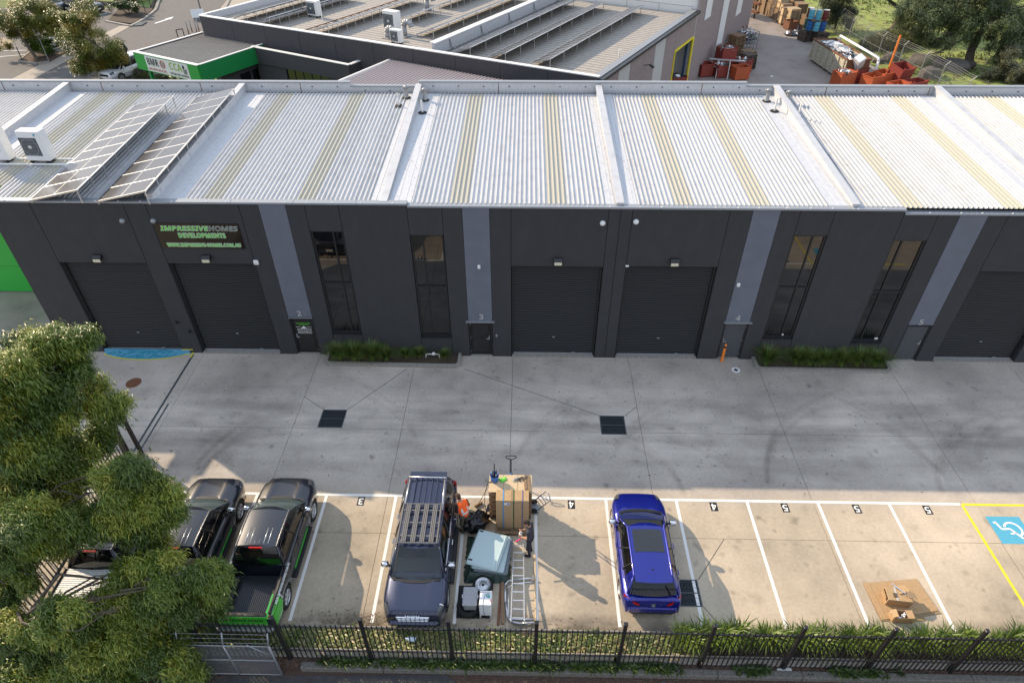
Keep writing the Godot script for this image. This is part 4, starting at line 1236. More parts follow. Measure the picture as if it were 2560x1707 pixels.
func build_street() -> void:
	struct("back_ground", poly_sheet([Vector2(-140, -11.5), Vector2(140, -11.5), Vector2(140, -220), Vector2(-140, -220)], -0.05, 0.2), M.lawn)
	struct("road", poly_sheet([Vector2(-44.5, -20), Vector2(-44.4, -56), Vector2(-44.6, -62), Vector2(-46.4, -70), Vector2(-52, -82), Vector2(-60, -95), Vector2(-50, -100), Vector2(-42, -84), Vector2(-38.4, -72), Vector2(-36.8, -65), Vector2(-35.6, -58), Vector2(-34.2, -50), Vector2(-33.6, -42), Vector2(-33.6, -20)], 0.0, 0.05), M.asphalt)
	struct("footpath", poly_sheet([Vector2(-46.5, -20), Vector2(-46.4, -44), Vector2(-45.7, -57.4), Vector2(-44.4, -57.4), Vector2(-44.5, -20)], 0.02, 0.08), M.footpath)
	struct("car_park", poly_sheet([Vector2(-46.5, -20), Vector2(-46.4, -44), Vector2(-45.7, -58.2), Vector2(-47.5, -59.5), Vector2(-50, -66), Vector2(-85, -66), Vector2(-85, -20)], 0.0, 0.06), M.asphalt)
	struct("brick_paving", poly_sheet([Vector2(-53.0, -47), Vector2(-54.0, -51), Vector2(-62, -56), Vector2(-68, -50), Vector2(-60, -40)], 0.012, 0.06), tex(mat(1, 1, 1, 0.9), ramp_tex(60, 0.06, [[0.0, 0.22, 0.17, 0.10], [1.0, 0.32, 0.25, 0.16]]), 3.0))
	var stl := S()
	for l in [[Vector2(-55, -44.2), Vector2(-48.6, -46.6)], [Vector2(-62, -46.8), Vector2(-50.5, -47.6)], [Vector2(-51.5, -60.6), Vector2(-50.3, -63.6)], [Vector2(-48.6, -46.6), Vector2(-47.6, -49.6)]]:
		var d: Vector2 = (l[1] - l[0]).normalized()
		var nn := Vector2(-d.y, d.x) * 0.06
		prism(stl, PackedVector2Array([l[0] + nn, l[1] + nn, l[1] - nn, l[0] - nn]), 0.001, 0.006)
	struct("bay_lines", done(stl), M.white)
	var ar := S()
	prism(ar, PackedVector2Array([Vector2(-42.35, -58.6), Vector2(-41.75, -60.6), Vector2(-42.0, -60.6), Vector2(-41.4, -61.8), Vector2(-41.2, -60.5), Vector2(-41.4, -60.5), Vector2(-42.1, -58.5)]), 0.001, 0.006)
	struct("road_arrow", done(ar), M.white)
	# kerbs
	var kb := S()
	var kp := [Vector2(-44.4, -20), Vector2(-44.4, -44)]
	for pr in [[Vector2(-44.35, -57.0), Vector2(-44.3, -60.5)], [Vector2(-44.3, -60.5), Vector2(-45.0, -65)], [Vector2(-45.0, -65), Vector2(-47.2, -71)], [Vector2(-44.6, -57.3), Vector2(-48.3, -59.3)], [Vector2(-36.5, -65.0), Vector2(-38.2, -72)], [Vector2(-35.2, -57), Vector2(-36.5, -65)]]:
		var d: Vector2 = (pr[1] - pr[0]).normalized()
		var nn := Vector2(-d.y, d.x) * 0.17
		prism(kb, PackedVector2Array([pr[0] + nn, pr[1] + nn, pr[1] - nn, pr[0] - nn]), -0.05, 0.13)
	struct("kerb", done(kb), M.kerb)
	struct("kerb_pit", poly_sheet([Vector2(-44.0, -57.2), Vector2(-43.2, -57.4), Vector2(-43.3, -58.9), Vector2(-44.2, -58.9)], 0.10, 0.12), M.grate)
	struct("traffic_island", poly_sheet([Vector2(-48.9, -43.7), Vector2(-46.6, -42.9), Vector2(-45.9, -43.4), Vector2(-46.0, -46.6), Vector2(-49.6, -47.0)], 0.14, 0.2), M.mulch)
	var ik := S()
	for pr in [[Vector2(-48.9, -43.6), Vector2(-46.6, -42.8)], [Vector2(-46.6, -42.8), Vector2(-45.75, -43.3)], [Vector2(-48.9, -43.6), Vector2(-49.7, -47.1)]]:
		var d: Vector2 = (pr[1] - pr[0]).normalized()
		var nn := Vector2(-d.y, d.x) * 0.09
		prism(ik, PackedVector2Array([pr[0] + nn, pr[1] + nn, pr[1] - nn, pr[0] - nn]), -0.05, 0.18)
	struct("island_kerb", done(ik), M.kerb)
	struct("shrub_bed", poly_sheet([Vector2(-48.2, -59.6), Vector2(-44.8, -58.2), Vector2(-44.6, -60.5), Vector2(-45.4, -65), Vector2(-47.6, -71), Vector2(-60, -71), Vector2(-50, -66.5)], 0.10, 0.2), M.soil)
	struct("verge_lawn", poly_sheet([Vector2(-33.4, -20), Vector2(-33.5, -46), Vector2(-30, -46), Vector2(-22, -38), Vector2(-22, -20)], 0.03, 0.1), tex(mat(1, 1, 1, 0.95), ramp_tex(61, 0.05, [[0.0, 0.09, 0.15, 0.02], [1.0, 0.19, 0.26, 0.05]]), 2.0))
	struct("far_lawn", poly_sheet([Vector2(-47.4, -66.5), Vector2(-46, -65.5), Vector2(-48.0, -71.5), Vector2(-56, -90), Vector2(-66, -90), Vector2(-60, -72)], 0.12, 0.1), tex(mat(1, 1, 1, 0.95), ramp_tex(62, 0.05, [[0.0, 0.10, 0.15, 0.03], [1.0, 0.19, 0.24, 0.06]]), 2.0))
	struct("side_driveway", poly_sheet([Vector2(-36.6, -62), Vector2(-33, -60), Vector2(-30, -80), Vector2(-38.6, -73)], 0.012, 0.06), M.footpath)
	# shrubs
	var sg := [Color(0.05, 0.09, 0.02), Color(0.11, 0.18, 0.03), Color(0.2, 0.29, 0.05)]
	lump_plant("round_shrub", "round bright green shrub on the island beside the white van", "shrub", Vector3(-47.4, 0.1, -46.0), Vector3(2.0, 1.9, 1.6), 900, sg, Vector2(0.16, 0.07), 301, "shrubs along the street")
	var dk := [Color(0.03, 0.055, 0.018), Color(0.06, 0.10, 0.03), Color(0.10, 0.16, 0.04)]
	lump_plant("round_shrub", "dark green clipped shrub at the bend of the street kerb", "shrub", Vector3(-46.9, 0.1, -62.3), Vector3(2.6, 1.7, 2.4), 900, dk, Vector2(0.16, 0.07), 302, "shrubs along the street")
	lump_plant("round_shrub", "dark shrub mass at the top edge behind the clipped shrub", "shrub", Vector3(-51.0, 0.1, -69.5), Vector3(5.0, 2.2, 2.6), 1100, dk, Vector2(0.2, 0.09), 303, "shrubs along the street")
	for p in [["grey green shrub below the green canopy fascia", Vector3(-31.4, 0, -35.6), Vector3(1.6, 1.9, 1.3), 304], ["yellow green bush on the lawn under the canopy sign", Vector3(-28.6, 0, -35.4), Vector3(1.3, 1.7, 1.2), 305], ["brown leaved shrub beside the black paling fence", Vector3(-33.1, 0, -36.6), Vector3(0.9, 2.2, 0.9), 306]]:
		lump_plant("garden_shrub", p[0], "shrub", p[1], p[2], 420, [Color(0.05, 0.05, 0.02), Color(0.10, 0.12, 0.03), Color(0.16, 0.17, 0.05)], Vector2(0.18, 0.06), p[3], "shrubs under the canopy")
	# trees
	var gum := [Color(0.065, 0.095, 0.015), Color(0.125, 0.155, 0.02), Color(0.23, 0.215, 0.03), Color(0.42, 0.26, 0.05)]
	tree("orange tipped gum tree beside the white car at the canopy", Vector3(-37.6, 0, -37.6), [Vector3(-37.6, 0, -37.6), Vector3(-37.7, 1.2, -37.7), Vector3(-38.1, 2.6, -38.0), Vector3(-38.6, 4.2, -38.4)], 0.16, [[Vector3(-37.97, 5.46, -39.23), Vector3(1.17, 1.06, 1.17)], [Vector3(-37.84, 4.17, -37.81), Vector3(1.40, 1.26, 1.40)], [Vector3(-37.02, 2.69, -37.97), Vector3(1.57, 1.41, 1.57)], [Vector3(-36.81, 1.39, -38.99), Vector3(1.01, 0.91, 1.01)], [Vector3(-39.04, 3.02, -38.51), Vector3(1.28, 1.15, 1.28)], [Vector3(-38.80, 4.66, -38.60), Vector3(1.18, 1.07, 1.18)], [Vector3(-38.52, 1.66, -38.20), Vector3(1.30, 1.17, 1.30)], [Vector3(-36.02, 2.02, -37.92), Vector3(0.86, 0.77, 0.86)], [Vector3(-39.58, 3.84, -39.31), Vector3(0.84, 0.76, 0.84)]], 3800, gum, Vector2(0.22, 0.045), 311, "street trees")
	tree("leaning gum tree on the traffic island, at the upper left corner", Vector3(-47.3, 0, -44.0), [Vector3(-47.3, 0, -44.0), Vector3(-48.0, 1.8, -44.2), Vector3(-48.9, 4.0, -44.5)], 0.17, [[Vector3(-48.08, 4.27, -43.59), Vector3(1.52, 1.37, 1.52)], [Vector3(-46.96, 3.40, -43.60), Vector3(1.15, 1.03, 1.15)], [Vector3(-49.25, 2.69, -45.39), Vector3(1.31, 1.18, 1.31)], [Vector3(-46.65, 4.69, -45.33), Vector3(1.36, 1.22, 1.36)], [Vector3(-47.74, 2.58, -43.83), Vector3(1.00, 0.90, 1.00)], [Vector3(-44.83, 4.00, -44.03), Vector3(1.29, 1.16, 1.29)], [Vector3(-44.55, 3.16, -44.16), Vector3(1.00, 0.90, 1.00)], [Vector3(-44.33, 2.34, -44.88), Vector3(0.70, 0.63, 0.70)], [Vector3(-50.47, 1.41, -44.29), Vector3(0.86, 0.77, 0.86)], [Vector3(-45.88, 3.23, -44.29), Vector3(1.00, 0.90, 1.00)]], 3800, gum, Vector2(0.22, 0.045), 312, "street trees")
	# signs, posts, bollards
	var t := thing("parking_sign", "white parking sign on a grey post on the traffic island", "street sign", Vector3(-45.9, 0.1, -43.5), 0.5)
	put("post", bmesh(Vector3(0.06, 3.0, 0.06), 0.01), M.galv, t, Vector3(0, 1.5, 0))
	put("plate", bmesh(Vector3(0.45, 0.6, 0.02), 0.004), M.white, t, Vector3(0, 2.65, 0.045))
	text("P", 0.3, 0.0, mat(0.02, 0.02, 0.02), t, Vector3(0, 2.68, 0.06), Vector3.ZERO, "letter")
	t = thing("warning_sign", "grey back of a diamond road sign left of the green fascia", "street sign", Vector3(-35.4, 0, -39.2), 2.6)
	put("post", bmesh(Vector3(0.06, 2.9, 0.06), 0.01), M.galv, t, Vector3(0, 1.45, 0))
	put("plate", bmesh(Vector3(0.75, 0.75, 0.02), 0.004), M.galv, t, Vector3(0, 2.55, -0.045), Vector3(0, 0, PI / 4))
	put("plate", bmesh(Vector3(0.6, 0.4, 0.02), 0.004), M.footpath, t, Vector3(0, 1.85, -0.045))
	for b in [[-36.4, -54.0, "front left grey bollard in the group at the depot's corner"], [-36.4, -54.9, "back left grey bollard in the group at the depot's corner"], [-35.6, -54.9, "back right grey bollard in the group at the depot's corner"], [-35.5, -54.1, "front right grey bollard in the group at the depot's corner"]]:
		t = thing("bollard", b[2], "bollard", Vector3(b[0], 0, b[1]), 0.0, "bollards by the depot corner")
		var stb := S(true)
		lathe(stb, [Vector2(0.06, 0), Vector2(0.06, 0.45)], 8)
		put("base", done(stb), M.rust, t)
		stb = S(true)
		lathe(stb, [Vector2(0.055, 0.45), Vector2(0.055, 1.3), Vector2(0, 1.34)], 8)
		put("post", done(stb), M.galv, t)
	t = thing("bike_hoop", "small black hoop rail on the kerb near the bollards", "rail", Vector3(-36.8, 0, -52.9), 0.8)
	var sth := S()
	path(sth, [Vector3(-0.35, 0, 0), Vector3(-0.35, 0.75, 0), Vector3(0.35, 0.75, 0), Vector3(0.35, 0, 0)], 0.05, 6)
	put("hoop", done(sth), M.black, t)
	t = thing("street_lamp", "thin grey street light pole at the top of the road", "street lamp", Vector3(-38.4, 0, -62.8))
	sth = S(true)
	tube(sth, Vector3.ZERO, Vector3(0, 8.5, 0), 0.09, 0.05, 8)
	put("pole", done(sth), M.galv, t)
	t = thing("notice_board", "pale board standing on the road edge by the depot corner", "sign", Vector3(-37.6, 0, -60.0), 0.4)
	put("board", bmesh(Vector3(1.4, 0.9, 0.06), 0.01), M.white, t, Vector3(0, 0.75, 0), Vector3(-0.4, 0, 0))
	put("legs", bmesh(Vector3(1.2, 0.5, 0.06)), M.galv, t, Vector3(0, 0.25, 0.05))
	t = thing("marker_post", "thin black marker post on the corner of the traffic island", "post", Vector3(-48.8, 0.1, -43.9))
	put("post", bmesh(Vector3(0.07, 1.2, 0.07), 0.01), M.black, t, Vector3(0, 0.6, 0))
	for p in [[-45.6, -63.6, "left black garden stake on the far lawn"], [-46.0, -66.0, "right black garden stake on the far lawn"]]:
		t = thing("garden_stake", p[2], "post", Vector3(p[0], 0.1, p[1]))
		put("post", bmesh(Vector3(0.06, 1.6, 0.06)), M.black, t, Vector3(0, 0.8, 0))
	t = thing("barrier_arm", "orange red barrier post cut by the left edge above the roof", "barrier", Vector3(-46.4, 0, -36.6))
	put("post", bmesh(Vector3(0.16, 1.9, 0.16), 0.02), M.bin_red, t, Vector3(0, 0.95, 0), Vector3(0, 0, 0.25))
	# black paling fence by the white car
	var pf := thing("paling_fence", "black tubular paling fence between the white car and the depot garden", "fence", Vector3(-34.2, 0, -30.6), 1.28)
	for k in 64:
		put("paling", bmesh(Vector3(0.035, 1.9, 0.035)), M.blackmetal, pf, Vector3(0.15 * k - 2.0, 0.95, 0))
	for y in [0.25, 1.6]:
		put("rail", bmesh(Vector3(9.7, 0.05, 0.045)), M.blackmetal, pf, Vector3(2.8, y, 0.04))
	var gp := thing("gate_beam", "pale gate rail on short posts at the foot of the street tree", "gate", Vector3(-36.0, 0, -32.6), -0.05)
	put("beam", bmesh(Vector3(2.6, 0.12, 0.1), 0.02), M.footpath, gp, Vector3(0.4, 1.45, 0))
	for x in [-0.85, 0.65]:
		put("post", bmesh(Vector3(0.1, 1.4, 0.1), 0.01), M.galv, gp, Vector3(x, 0.7, 0))
	var rt := thing("garden_table", "round pale garden table on the lawn below the canopy corner", "table", Vector3(-27.4, 0, -36.2))
	var stt := S(true)
	lathe(stt, [Vector2(0, 0.72), Vector2(0.75, 0.72), Vector2(0.78, 0.76), Vector2(0.75, 0.80), Vector2(0, 0.80)], 20)
	put("top", done(stt), M.footpath, rt)
	stt = S(true)
	lathe(stt, [Vector2(0.3, 0.0), Vector2(0.08, 0.06), Vector2(0.07, 0.72)], 12)
	put("pedestal", done(stt), M.galv, rt)

# ---------- the recycler's yard at the upper right ----------
func pallet_mesh(v: int) -> ArrayMesh:
	var key := "pallet%d" % v
	if cache.has(key): return cache[key]
	var r := RandomNumberGenerator.new()
	r.seed = 900 + v
	var st := S()
	for i in 7:
		box(st, Vector3(0, 0.132, -0.54 + i * 0.18 + r.randf_range(-0.01, 0.01)), Vector3(1.16, 0.022, 0.11))
	for i in 3:
		box(st, Vector3(-0.53 + i * 0.53, 0.07, 0), Vector3(0.075, 0.10, 1.16))
	for i in 3:
		box(st, Vector3(0, 0.011, -0.5 + i * 0.5), Vector3(1.16, 0.022, 0.11))
	cache[key] = done(st)
	return cache[key]

func pallet_stack(at: Vector3, turn: float, n: int, where: String, m: Material) -> float:
	for i in n:
		var o := put("pallet", pallet_mesh(i % 3), m, self, at + Vector3(rng.randf_range(-0.05, 0.05), i * 0.145, rng.randf_range(-0.05, 0.05)), Vector3(0, turn + rng.randf_range(-0.05, 0.05), 0))
		tag(o, "pallet, %s in the %s" % [ORD[n - 1 - i], where], "pallet", "wooden pallets in the yard")
	return n * 0.145

func open_bin(label: String, at: Vector3, turn: float, s: Vector3, m: Material, fill := "", group := "steel bins in the yard", tilt := 0.0) -> Node3D:
	var t := thing("steel_bin", label, "bin", at, turn, group)
	t.rotation.x = tilt
	var w := 0.04
	for q in [[Vector3(s.x, s.y, w), Vector3(0, 0, s.z / 2)], [Vector3(s.x, s.y, w), Vector3(0, 0, -s.z / 2)], [Vector3(w, s.y, s.z - w), Vector3(s.x / 2 - w / 2, 0, 0)], [Vector3(w, s.y, s.z - w), Vector3(-s.x / 2 + w / 2, 0, 0)]]:
		put("side", bmesh(q[0]), m, t, q[1] + Vector3(0, s.y / 2 + 0.08, 0))
	put("floor", bmesh(Vector3(s.x - 0.08, 0.04, s.z - 0.08)), M.rust, t, Vector3(0, 0.11, 0))
	var st := S()
	for q in [[Vector3(s.x + 0.06, 0.06, 0.07), Vector3(0, 0, s.z / 2)], [Vector3(s.x + 0.06, 0.06, 0.07), Vector3(0, 0, -s.z / 2)], [Vector3(0.07, 0.06, s.z - 0.1), Vector3(s.x / 2, 0, 0)], [Vector3(0.07, 0.06, s.z - 0.1), Vector3(-s.x / 2, 0, 0)]]:
		box(st, q[1] + Vector3(0, s.y + 0.08, 0), q[0])
	put("rim", done(st), m, t)
	for x in [-1, 1]:
		put("runner", bmesh(Vector3(0.1, 0.1, s.z)), m, t, Vector3(x * s.x * 0.35, 0.05, 0))
		put("lug", bmesh(Vector3(0.08, 0.2, 0.1)), m, t, Vector3(x * s.x * 0.46, s.y + 0.16, s.z / 2))
	if fill: scrap(fill, t, Vector3(s.x * 0.8, 0.2, s.z * 0.8), s.y * 0.86, 46, int(at.x * 100 + at.z * 7))
	return t

func scrap(called: String, parent: Node3D, s: Vector3, y: float, n: int, sd: int, pale := 0.5) -> void:
	var r := RandomNumberGenerator.new()
	r.seed = absi(sd) + 5
	var sts := [S(), S(), S(), S()]
	box(sts[3], Vector3(0, y - 0.1, 0), Vector3(s.x * 1.15, 0.1, s.z * 1.15))
	for i in n:
		var k := 0 if r.randf() < pale else (1 + r.randi() % 3)
		var l := r.randf_range(0.15, 0.7)
		var bs := Basis(Vector3(r.randf_range(-1, 1), 1, r.randf_range(-1, 1)).normalized(), r.randf() * TAU) * Basis(Vector3.RIGHT, r.randf_range(-0.5, 0.5))
		var dims := Vector3(l, r.randf_range(0.02, 0.10), r.randf_range(0.04, 0.35))
		box(sts[k], Vector3(r.randf_range(-0.5, 0.5) * s.x, y + r.randf_range(0.0, 1.0) * s.y, r.randf_range(-0.5, 0.5) * s.z), dims, bs)
	var ms := [M.alu, M.galv, M.rust, M.grate]
	for k in 4:
		if sts[k]: put(called, done(sts[k]), ms[k], parent).set_meta("kind", "stuff")

func crate(label: String, at: Vector3, turn: float, s: Vector3, m: Material) -> void:
	var st := S()
	box(st, Vector3(0, s.y / 2 + 0.1, 0), s - Vector3(0.05, 0, 0.05))
	var t := thing("timber_crate", label, "crate", at, turn, "timber crates along the yard")
	put("case", done(st), m, t)
	st = S()
	for y in [0.14, s.y * 0.52 + 0.1, s.y + 0.06]:
		box(st, Vector3(0, y, 0), Vector3(s.x, 0.10, s.z))
	for x in [-1, 1]:
		for z in [-1, 1]:
			box(st, Vector3(x * (s.x / 2 - 0.05), s.y / 2 + 0.1, z * (s.z / 2 - 0.05)), Vector3(0.11, s.y - 0.02, 0.11))
	for x in [-1, 0, 1]:
		box(st, Vector3(x * s.x * 0.4, 0.045, 0), Vector3(0.1, 0.09, s.z))
	put("battens", done(st), M.timber, t)

func drum(label: String, at: Vector3, m: Material, h := 0.9) -> void:
	var t := thing("drum", label, "drum", at, 0.0, "drums on the pallet stack")
	var st := S(true)
	var r := 0.29
	lathe(st, [Vector2(r, 0), Vector2(r, h * 0.32), Vector2(r + 0.012, h * 0.345), Vector2(r, h * 0.37), Vector2(r, h * 0.64), Vector2(r + 0.012, h * 0.665), Vector2(r, h * 0.69), Vector2(r, h)], 20)
	put("shell", done(st), m, t)
	st = S()
	lathe(st, [Vector2(0, h - 0.02), Vector2(r - 0.02, h - 0.02), Vector2(r - 0.01, h + 0.008), Vector2(r + 0.012, h + 0.008), Vector2(r + 0.012, h - 0.02)], 20)
	put("lid", done(st), M.offwhite if at.y > 1.5 else m, t)

func build_yard() -> void:
	struct("recycling_yard", poly_sheet([Vector2(3, -12), Vector2(4.2, -19), Vector2(13, -36), Vector2(16, -41), Vector2(27.6, -67.8), Vector2(34, -92), Vector2(40, -92), Vector2(33.4, -70), Vector2(32.6, -58), Vector2(33.4, -46), Vector2(35.0, -36.4), Vector2(35.0, -12)], 0.0, 0.06), M.yard)
	var pale: Material = M.timber
	pallet_stack(Vector3(19.9, 0, -48.6), 0.5, 13, "dark stack against the pink wall", M.timber_dark)
	pallet_stack(Vector3(21.5, 0, -47.0), 0.5, 13, "tall stack behind the upper red bin", pale)
	pallet_stack(Vector3(21.6, 0, -42.6), 0.35, 9, "dark stack beside the red bins", M.timber_dark)
	pallet_stack(Vector3(22.3, 0, -45.2), 0.4, 6, "low stack before the wire cage", pale)
	pallet_stack(Vector3(30.5, 0, -58.2), 0.2, 13, "pale stack after the timber crates", M.ply)
	pallet_stack(Vector3(31.6, 0, -56.2), 0.2, 11, "weathered stack beside the blue drums", pale)
	pallet_stack(Vector3(30.2, 0, -52.2), 0.25, 7, "stack left under the blue drums", M.timber_dark)
	pallet_stack(Vector3(31.5, 0, -51.6), 0.25, 7, "stack right under the blue drums", M.timber_dark)
	# drums in two tiers with a pallet between
	var aqua := mat(0.09, 0.36, 0.48, 0.45)
	var blue := mat(0.01, 0.08, 0.27, 0.4)
	var wine := mat(0.14, 0.02, 0.018, 0.5)
	var dg := mat(0.02, 0.10, 0.07, 0.5)
	var y := 7 * 0.145 + 0.15
	for d in [["pale blue plastic drum, front one of the lower tier", 30.75, -51.4, 0, aqua], ["dark blue drum, right of the lower tier", 31.4, -51.4, 0, blue], ["bright blue drum, left of the lower tier", 30.15, -51.7, 0, mat(0.012, 0.10, 0.30, 0.45)], ["dark green drum, back left of the lower tier", 30.1, -52.4, 0, dg],
			["pale blue drum with white lid, front one of the upper tier", 30.7, -51.5, 1, aqua], ["rust red drum, right of the upper tier", 31.4, -51.5, 1, wine], ["second pale blue drum, left of the upper tier", 30.1, -51.8, 1, aqua], ["wine red drum, back left of the upper tier", 30.15, -52.5, 1, wine]]:
		drum(d[0], Vector3(d[1], y + d[3] * 1.06, d[2]), d[4])
	var o := put("pallet", pallet_mesh(1), M.timber, self, Vector3(30.75, y + 0.915, -51.9), Vector3(0, 0.1, 0))
	o.scale = Vector3(1.2, 1, 1.1)
	tag(o, "wooden pallet between the two tiers of blue drums", "pallet")
	# row of crates
	var cr := [[28.9, -67.2, 1.3, 2.3, 0], [29.2, -65.6, 1.2, 1.2, 1], [29.4, -64.2, 1.2, 2.4, 2], [29.7, -62.9, 1.1, 1.3, 1], [29.9, -61.8, 1.0, 2.2, 3], [30.0, -60.7, 1.1, 1.1, 2], [30.1, -59.7, 0.9, 1.9, 0], [30.0, -58.9, 0.8, 1.7, 0]]
	var cn := ["farthest timber crate, cut by the top edge", "low crate after the farthest one", "tall brown crate in the middle of the row", "low crate left of a tall dark one", "tall dark timber crate in the row", "low reddish crate near the row's end", "pale narrow crate before the last", "last pale crate beside the tall pallets"]
	var cm := [M.ply, M.timber, M.timber, M.timber_dark]
	for i in cr.size():
		var c: Array = cr[i]
		crate(cn[i], Vector3(c[0], 0, c[1]), 0.12, Vector3(1.1, c[3], c[2]), cm[c[4]])
		if c[3] < 1.5: crate("upper crate standing on the " + cn[i], Vector3(c[0] + 0.03, c[3] + 0.13, c[1]), 0.16, Vector3(1.05, 1.15, c[2] * 0.92), cm[(c[4] + 1) % 3])
	for i in 4:
		crate("crate of the rear row, %s from the near end" % ["first", "second", "third", "fourth"][i], Vector3(31.6 + i * 0.05, 0, -59.6 - i * 1.7), 0.1, Vector3(1.2, 2.0 + 0.3 * (i % 2), 1.5), cm[(i + 1) % 3])
	open_bin("small rusty orange bin at the end of the crate row", Vector3(30.0, 0, -56.8), 0.2, Vector3(1.0, 0.8, 1.2), M.rust)
	var pile := thing("scrap_heap", "flat heap of scrap panels in front of the drum pallets", "scrap", Vector3(29.6, 0.1, -54.4))
	scrap("scrap_pieces", pile, Vector3(1.4, 0.25, 1.0), 0.0, 26, 77)
	# red bins by the wall
	open_bin("tall red bin of scrap standing on another bin", Vector3(19.2, 0.80, -41.8), 0.35, Vector3(1.5, 1.2, 1.15), M.bin_red, "scrap_pieces")
	open_bin("orange red bin under the tall red scrap bin", Vector3(19.15, 0, -41.8), 0.35, Vector3(1.5, 0.72, 1.15), M.bin_orange)
	open_bin("red bin of grey swarf at the front of the pallets", Vector3(20.7, 0, -41.4), 0.35, Vector3(1.55, 1.0, 1.2), M.bin_red, "scrap_pieces")
	open_bin("closed red bin nearest the yellow door frame", Vector3(17.1, 0, -40.3), 0.25, Vector3(1.2, 1.0, 1.1), M.bin_red)
	open_bin("orange red bin between two others at the roof edge", Vector3(18.5, 0, -40.0), 0.25, Vector3(1.1, 1.0, 1.0), M.bin_red, "scrap_pieces")
	open_bin("rightmost orange red bin at the roof edge below the steel beam", Vector3(20.1, 0, -39.4), 0.25, Vector3(1.4, 1.0, 1.0), M.bin_orange)
	open_bin("red bin of bright scrap in front of the dark doorway", Vector3(13.6, 0, -36.4), 0.4, Vector3(1.7, 1.05, 1.3), M.bin_red, "scrap_pieces")
	open_bin("grey steel hopper against the pink wall", Vector3(18.2, 0, -44.6), 0.45, Vector3(1.7, 1.5, 1.5), M.galv)
	var bm := put("steel_beam", bmesh(Vector3(3.2, 0.12, 0.16), 0.01), M.alu, self, Vector3(19.0, 1.35, -40.3), Vector3(0, -0.25, 0))
	tag(bm, "long pale steel beam lying across the red bins", "beam")
	for p in [[18.0, -39.6, "left pale pole leaning on the red bins"], [19.0, -39.4, "right pale pole leaning on the red bins"]]:
		var st := S()
		tube(st, Vector3(0, 0, 0.2), Vector3(0.1, 1.5, -0.2), 0.04, 0.04, 6)
		tag(put("leaning_pole", done(st), M.white, self, Vector3(p[0], 0, p[1])), p[2], "pole")
	var cg := thing("wire_cage", "grey wire cage trolley of scrap beside the pallets", "cage", Vector3(23.3, 0, -48.6), 0.35)
	var sc := S()
	for x in [-0.6, -0.2, 0.2, 0.6]:
		for z in [-0.5, 0.5]: box(sc, Vector3(x, 0.9, z), Vector3(0.05, 1.8, 0.05))
	for yy in [0.1, 0.7, 1.25, 1.8]:
		for z in [-0.5, 0.5]: box(sc, Vector3(0, yy, z), Vector3(1.25, 0.045, 0.045))
		for x in [-0.6, 0.6]: box(sc, Vector3(x, yy, 0), Vector3(0.045, 0.04, 1.0))
	put("frame", done(sc), M.galv, cg)
	put("shelf", bmesh(Vector3(1.15, 0.04, 0.95)), M.grate, cg, Vector3(0, 0.72, 0))
	scrap("scrap_pieces", cg, Vector3(0.9, 0.4, 0.7), 1.2, 26, 12)
	var tb := thing("steel_bench", "dark grey steel bench along the pink wall", "bench", Vector3(21.6, 0, -53.0), -1.08)
	put("top", bmesh(Vector3(4.2, 0.12, 1.2), 0.01), M.grate, tb, Vector3(0, 1.0, 0))
	for x in [-1.9, 1.9]: put("trestle", bmesh(Vector3(0.12, 1.0, 1.0)), M.grate, tb, Vector3(x, 0.47, 0))
	var rk := thing("timber_rack", "brown timber rack of long steel at the far wall end", "rack", Vector3(26.3, 0, -63.5), -1.08)
	for x in [-2.2, 0.0, 2.2]: put("upright", bmesh(Vector3(0.16, 3.4, 0.16)), M.timber_dark, rk, Vector3(x, 1.7, 0))
	for yy in [0.8, 1.7, 2.6]: put("long_steel", bmesh(Vector3(6.0, 0.25, 0.5), 0.02), M.rust, rk, Vector3(0, yy, 0.3))
	var hp := thing("junk_heap", "tangle of pale wire and frames past the pallets", "scrap", Vector3(23.6, 0.1, -52.6))
	scrap("scrap_pieces", hp, Vector3(1.8, 0.9, 1.4), 0.1, 40, 33)
	# skip
	var sk := thing("skip_bin", "long rusty pale green skip heaped with scrap metal", "skip bin", Vector3(29.75, 0, -42.0), 0.0)
	sk.rotation.y = 0.095
	var L := 6.9; var W := 2.15; var Ht := 1.85
	for s in [-1, 1]:
		put("side", bmesh(Vector3(0.06, Ht - 0.2, L)), M.rusty, sk, Vector3(s * W / 2, 0.2 + (Ht - 0.2) / 2, 0))
		put("end", bmesh(Vector3(W - 0.06, Ht - 0.2, 0.06)), M.rust if s > 0 else M.rusty, sk, Vector3(0, 0.2 + (Ht - 0.2) / 2, s * (L / 2 - 0.03)))
		put("rim", bmesh(Vector3(0.13, 0.11, L + 0.08)), M.rust, sk, Vector3(s * W / 2, Ht + 0.05, 0))
		put("rim", bmesh(Vector3(W - 0.13, 0.11, 0.12)), M.rust, sk, Vector3(0, Ht + 0.05, s * (L / 2 - 0.02)))
		put("skid", bmesh(Vector3(0.14, 0.2, L)), M.rust, sk, Vector3(s * 0.6, 0.1, 0))
		for k in 7:
			put("rib", bmesh(Vector3(0.10, Ht - 0.22, 0.09)), M.rusty, sk, Vector3(s * (W / 2 + 0.075), 0.2 + (Ht - 0.22) / 2, -L / 2 + 0.3 + k * (L - 0.6) / 6))
	put("floor", bmesh(Vector3(W - 0.1, 0.05, L - 0.1)), M.rust, sk, Vector3(0, 0.24, 0))
	scrap("scrap_heap", sk, Vector3(1.6, 0.45, 5.6), 1.45, 190, 55, 0.62)
	var stp := S()
	for k in 4: tube(stp, Vector3(-0.2 + k * 0.11, 1.95 + 0.02 * k, -1.4), Vector3(-0.75 + k * 0.11, 1.95, 1.0), 0.04, 0.04, 6)
	put("long_tubes", done(stp), M.alu, sk)
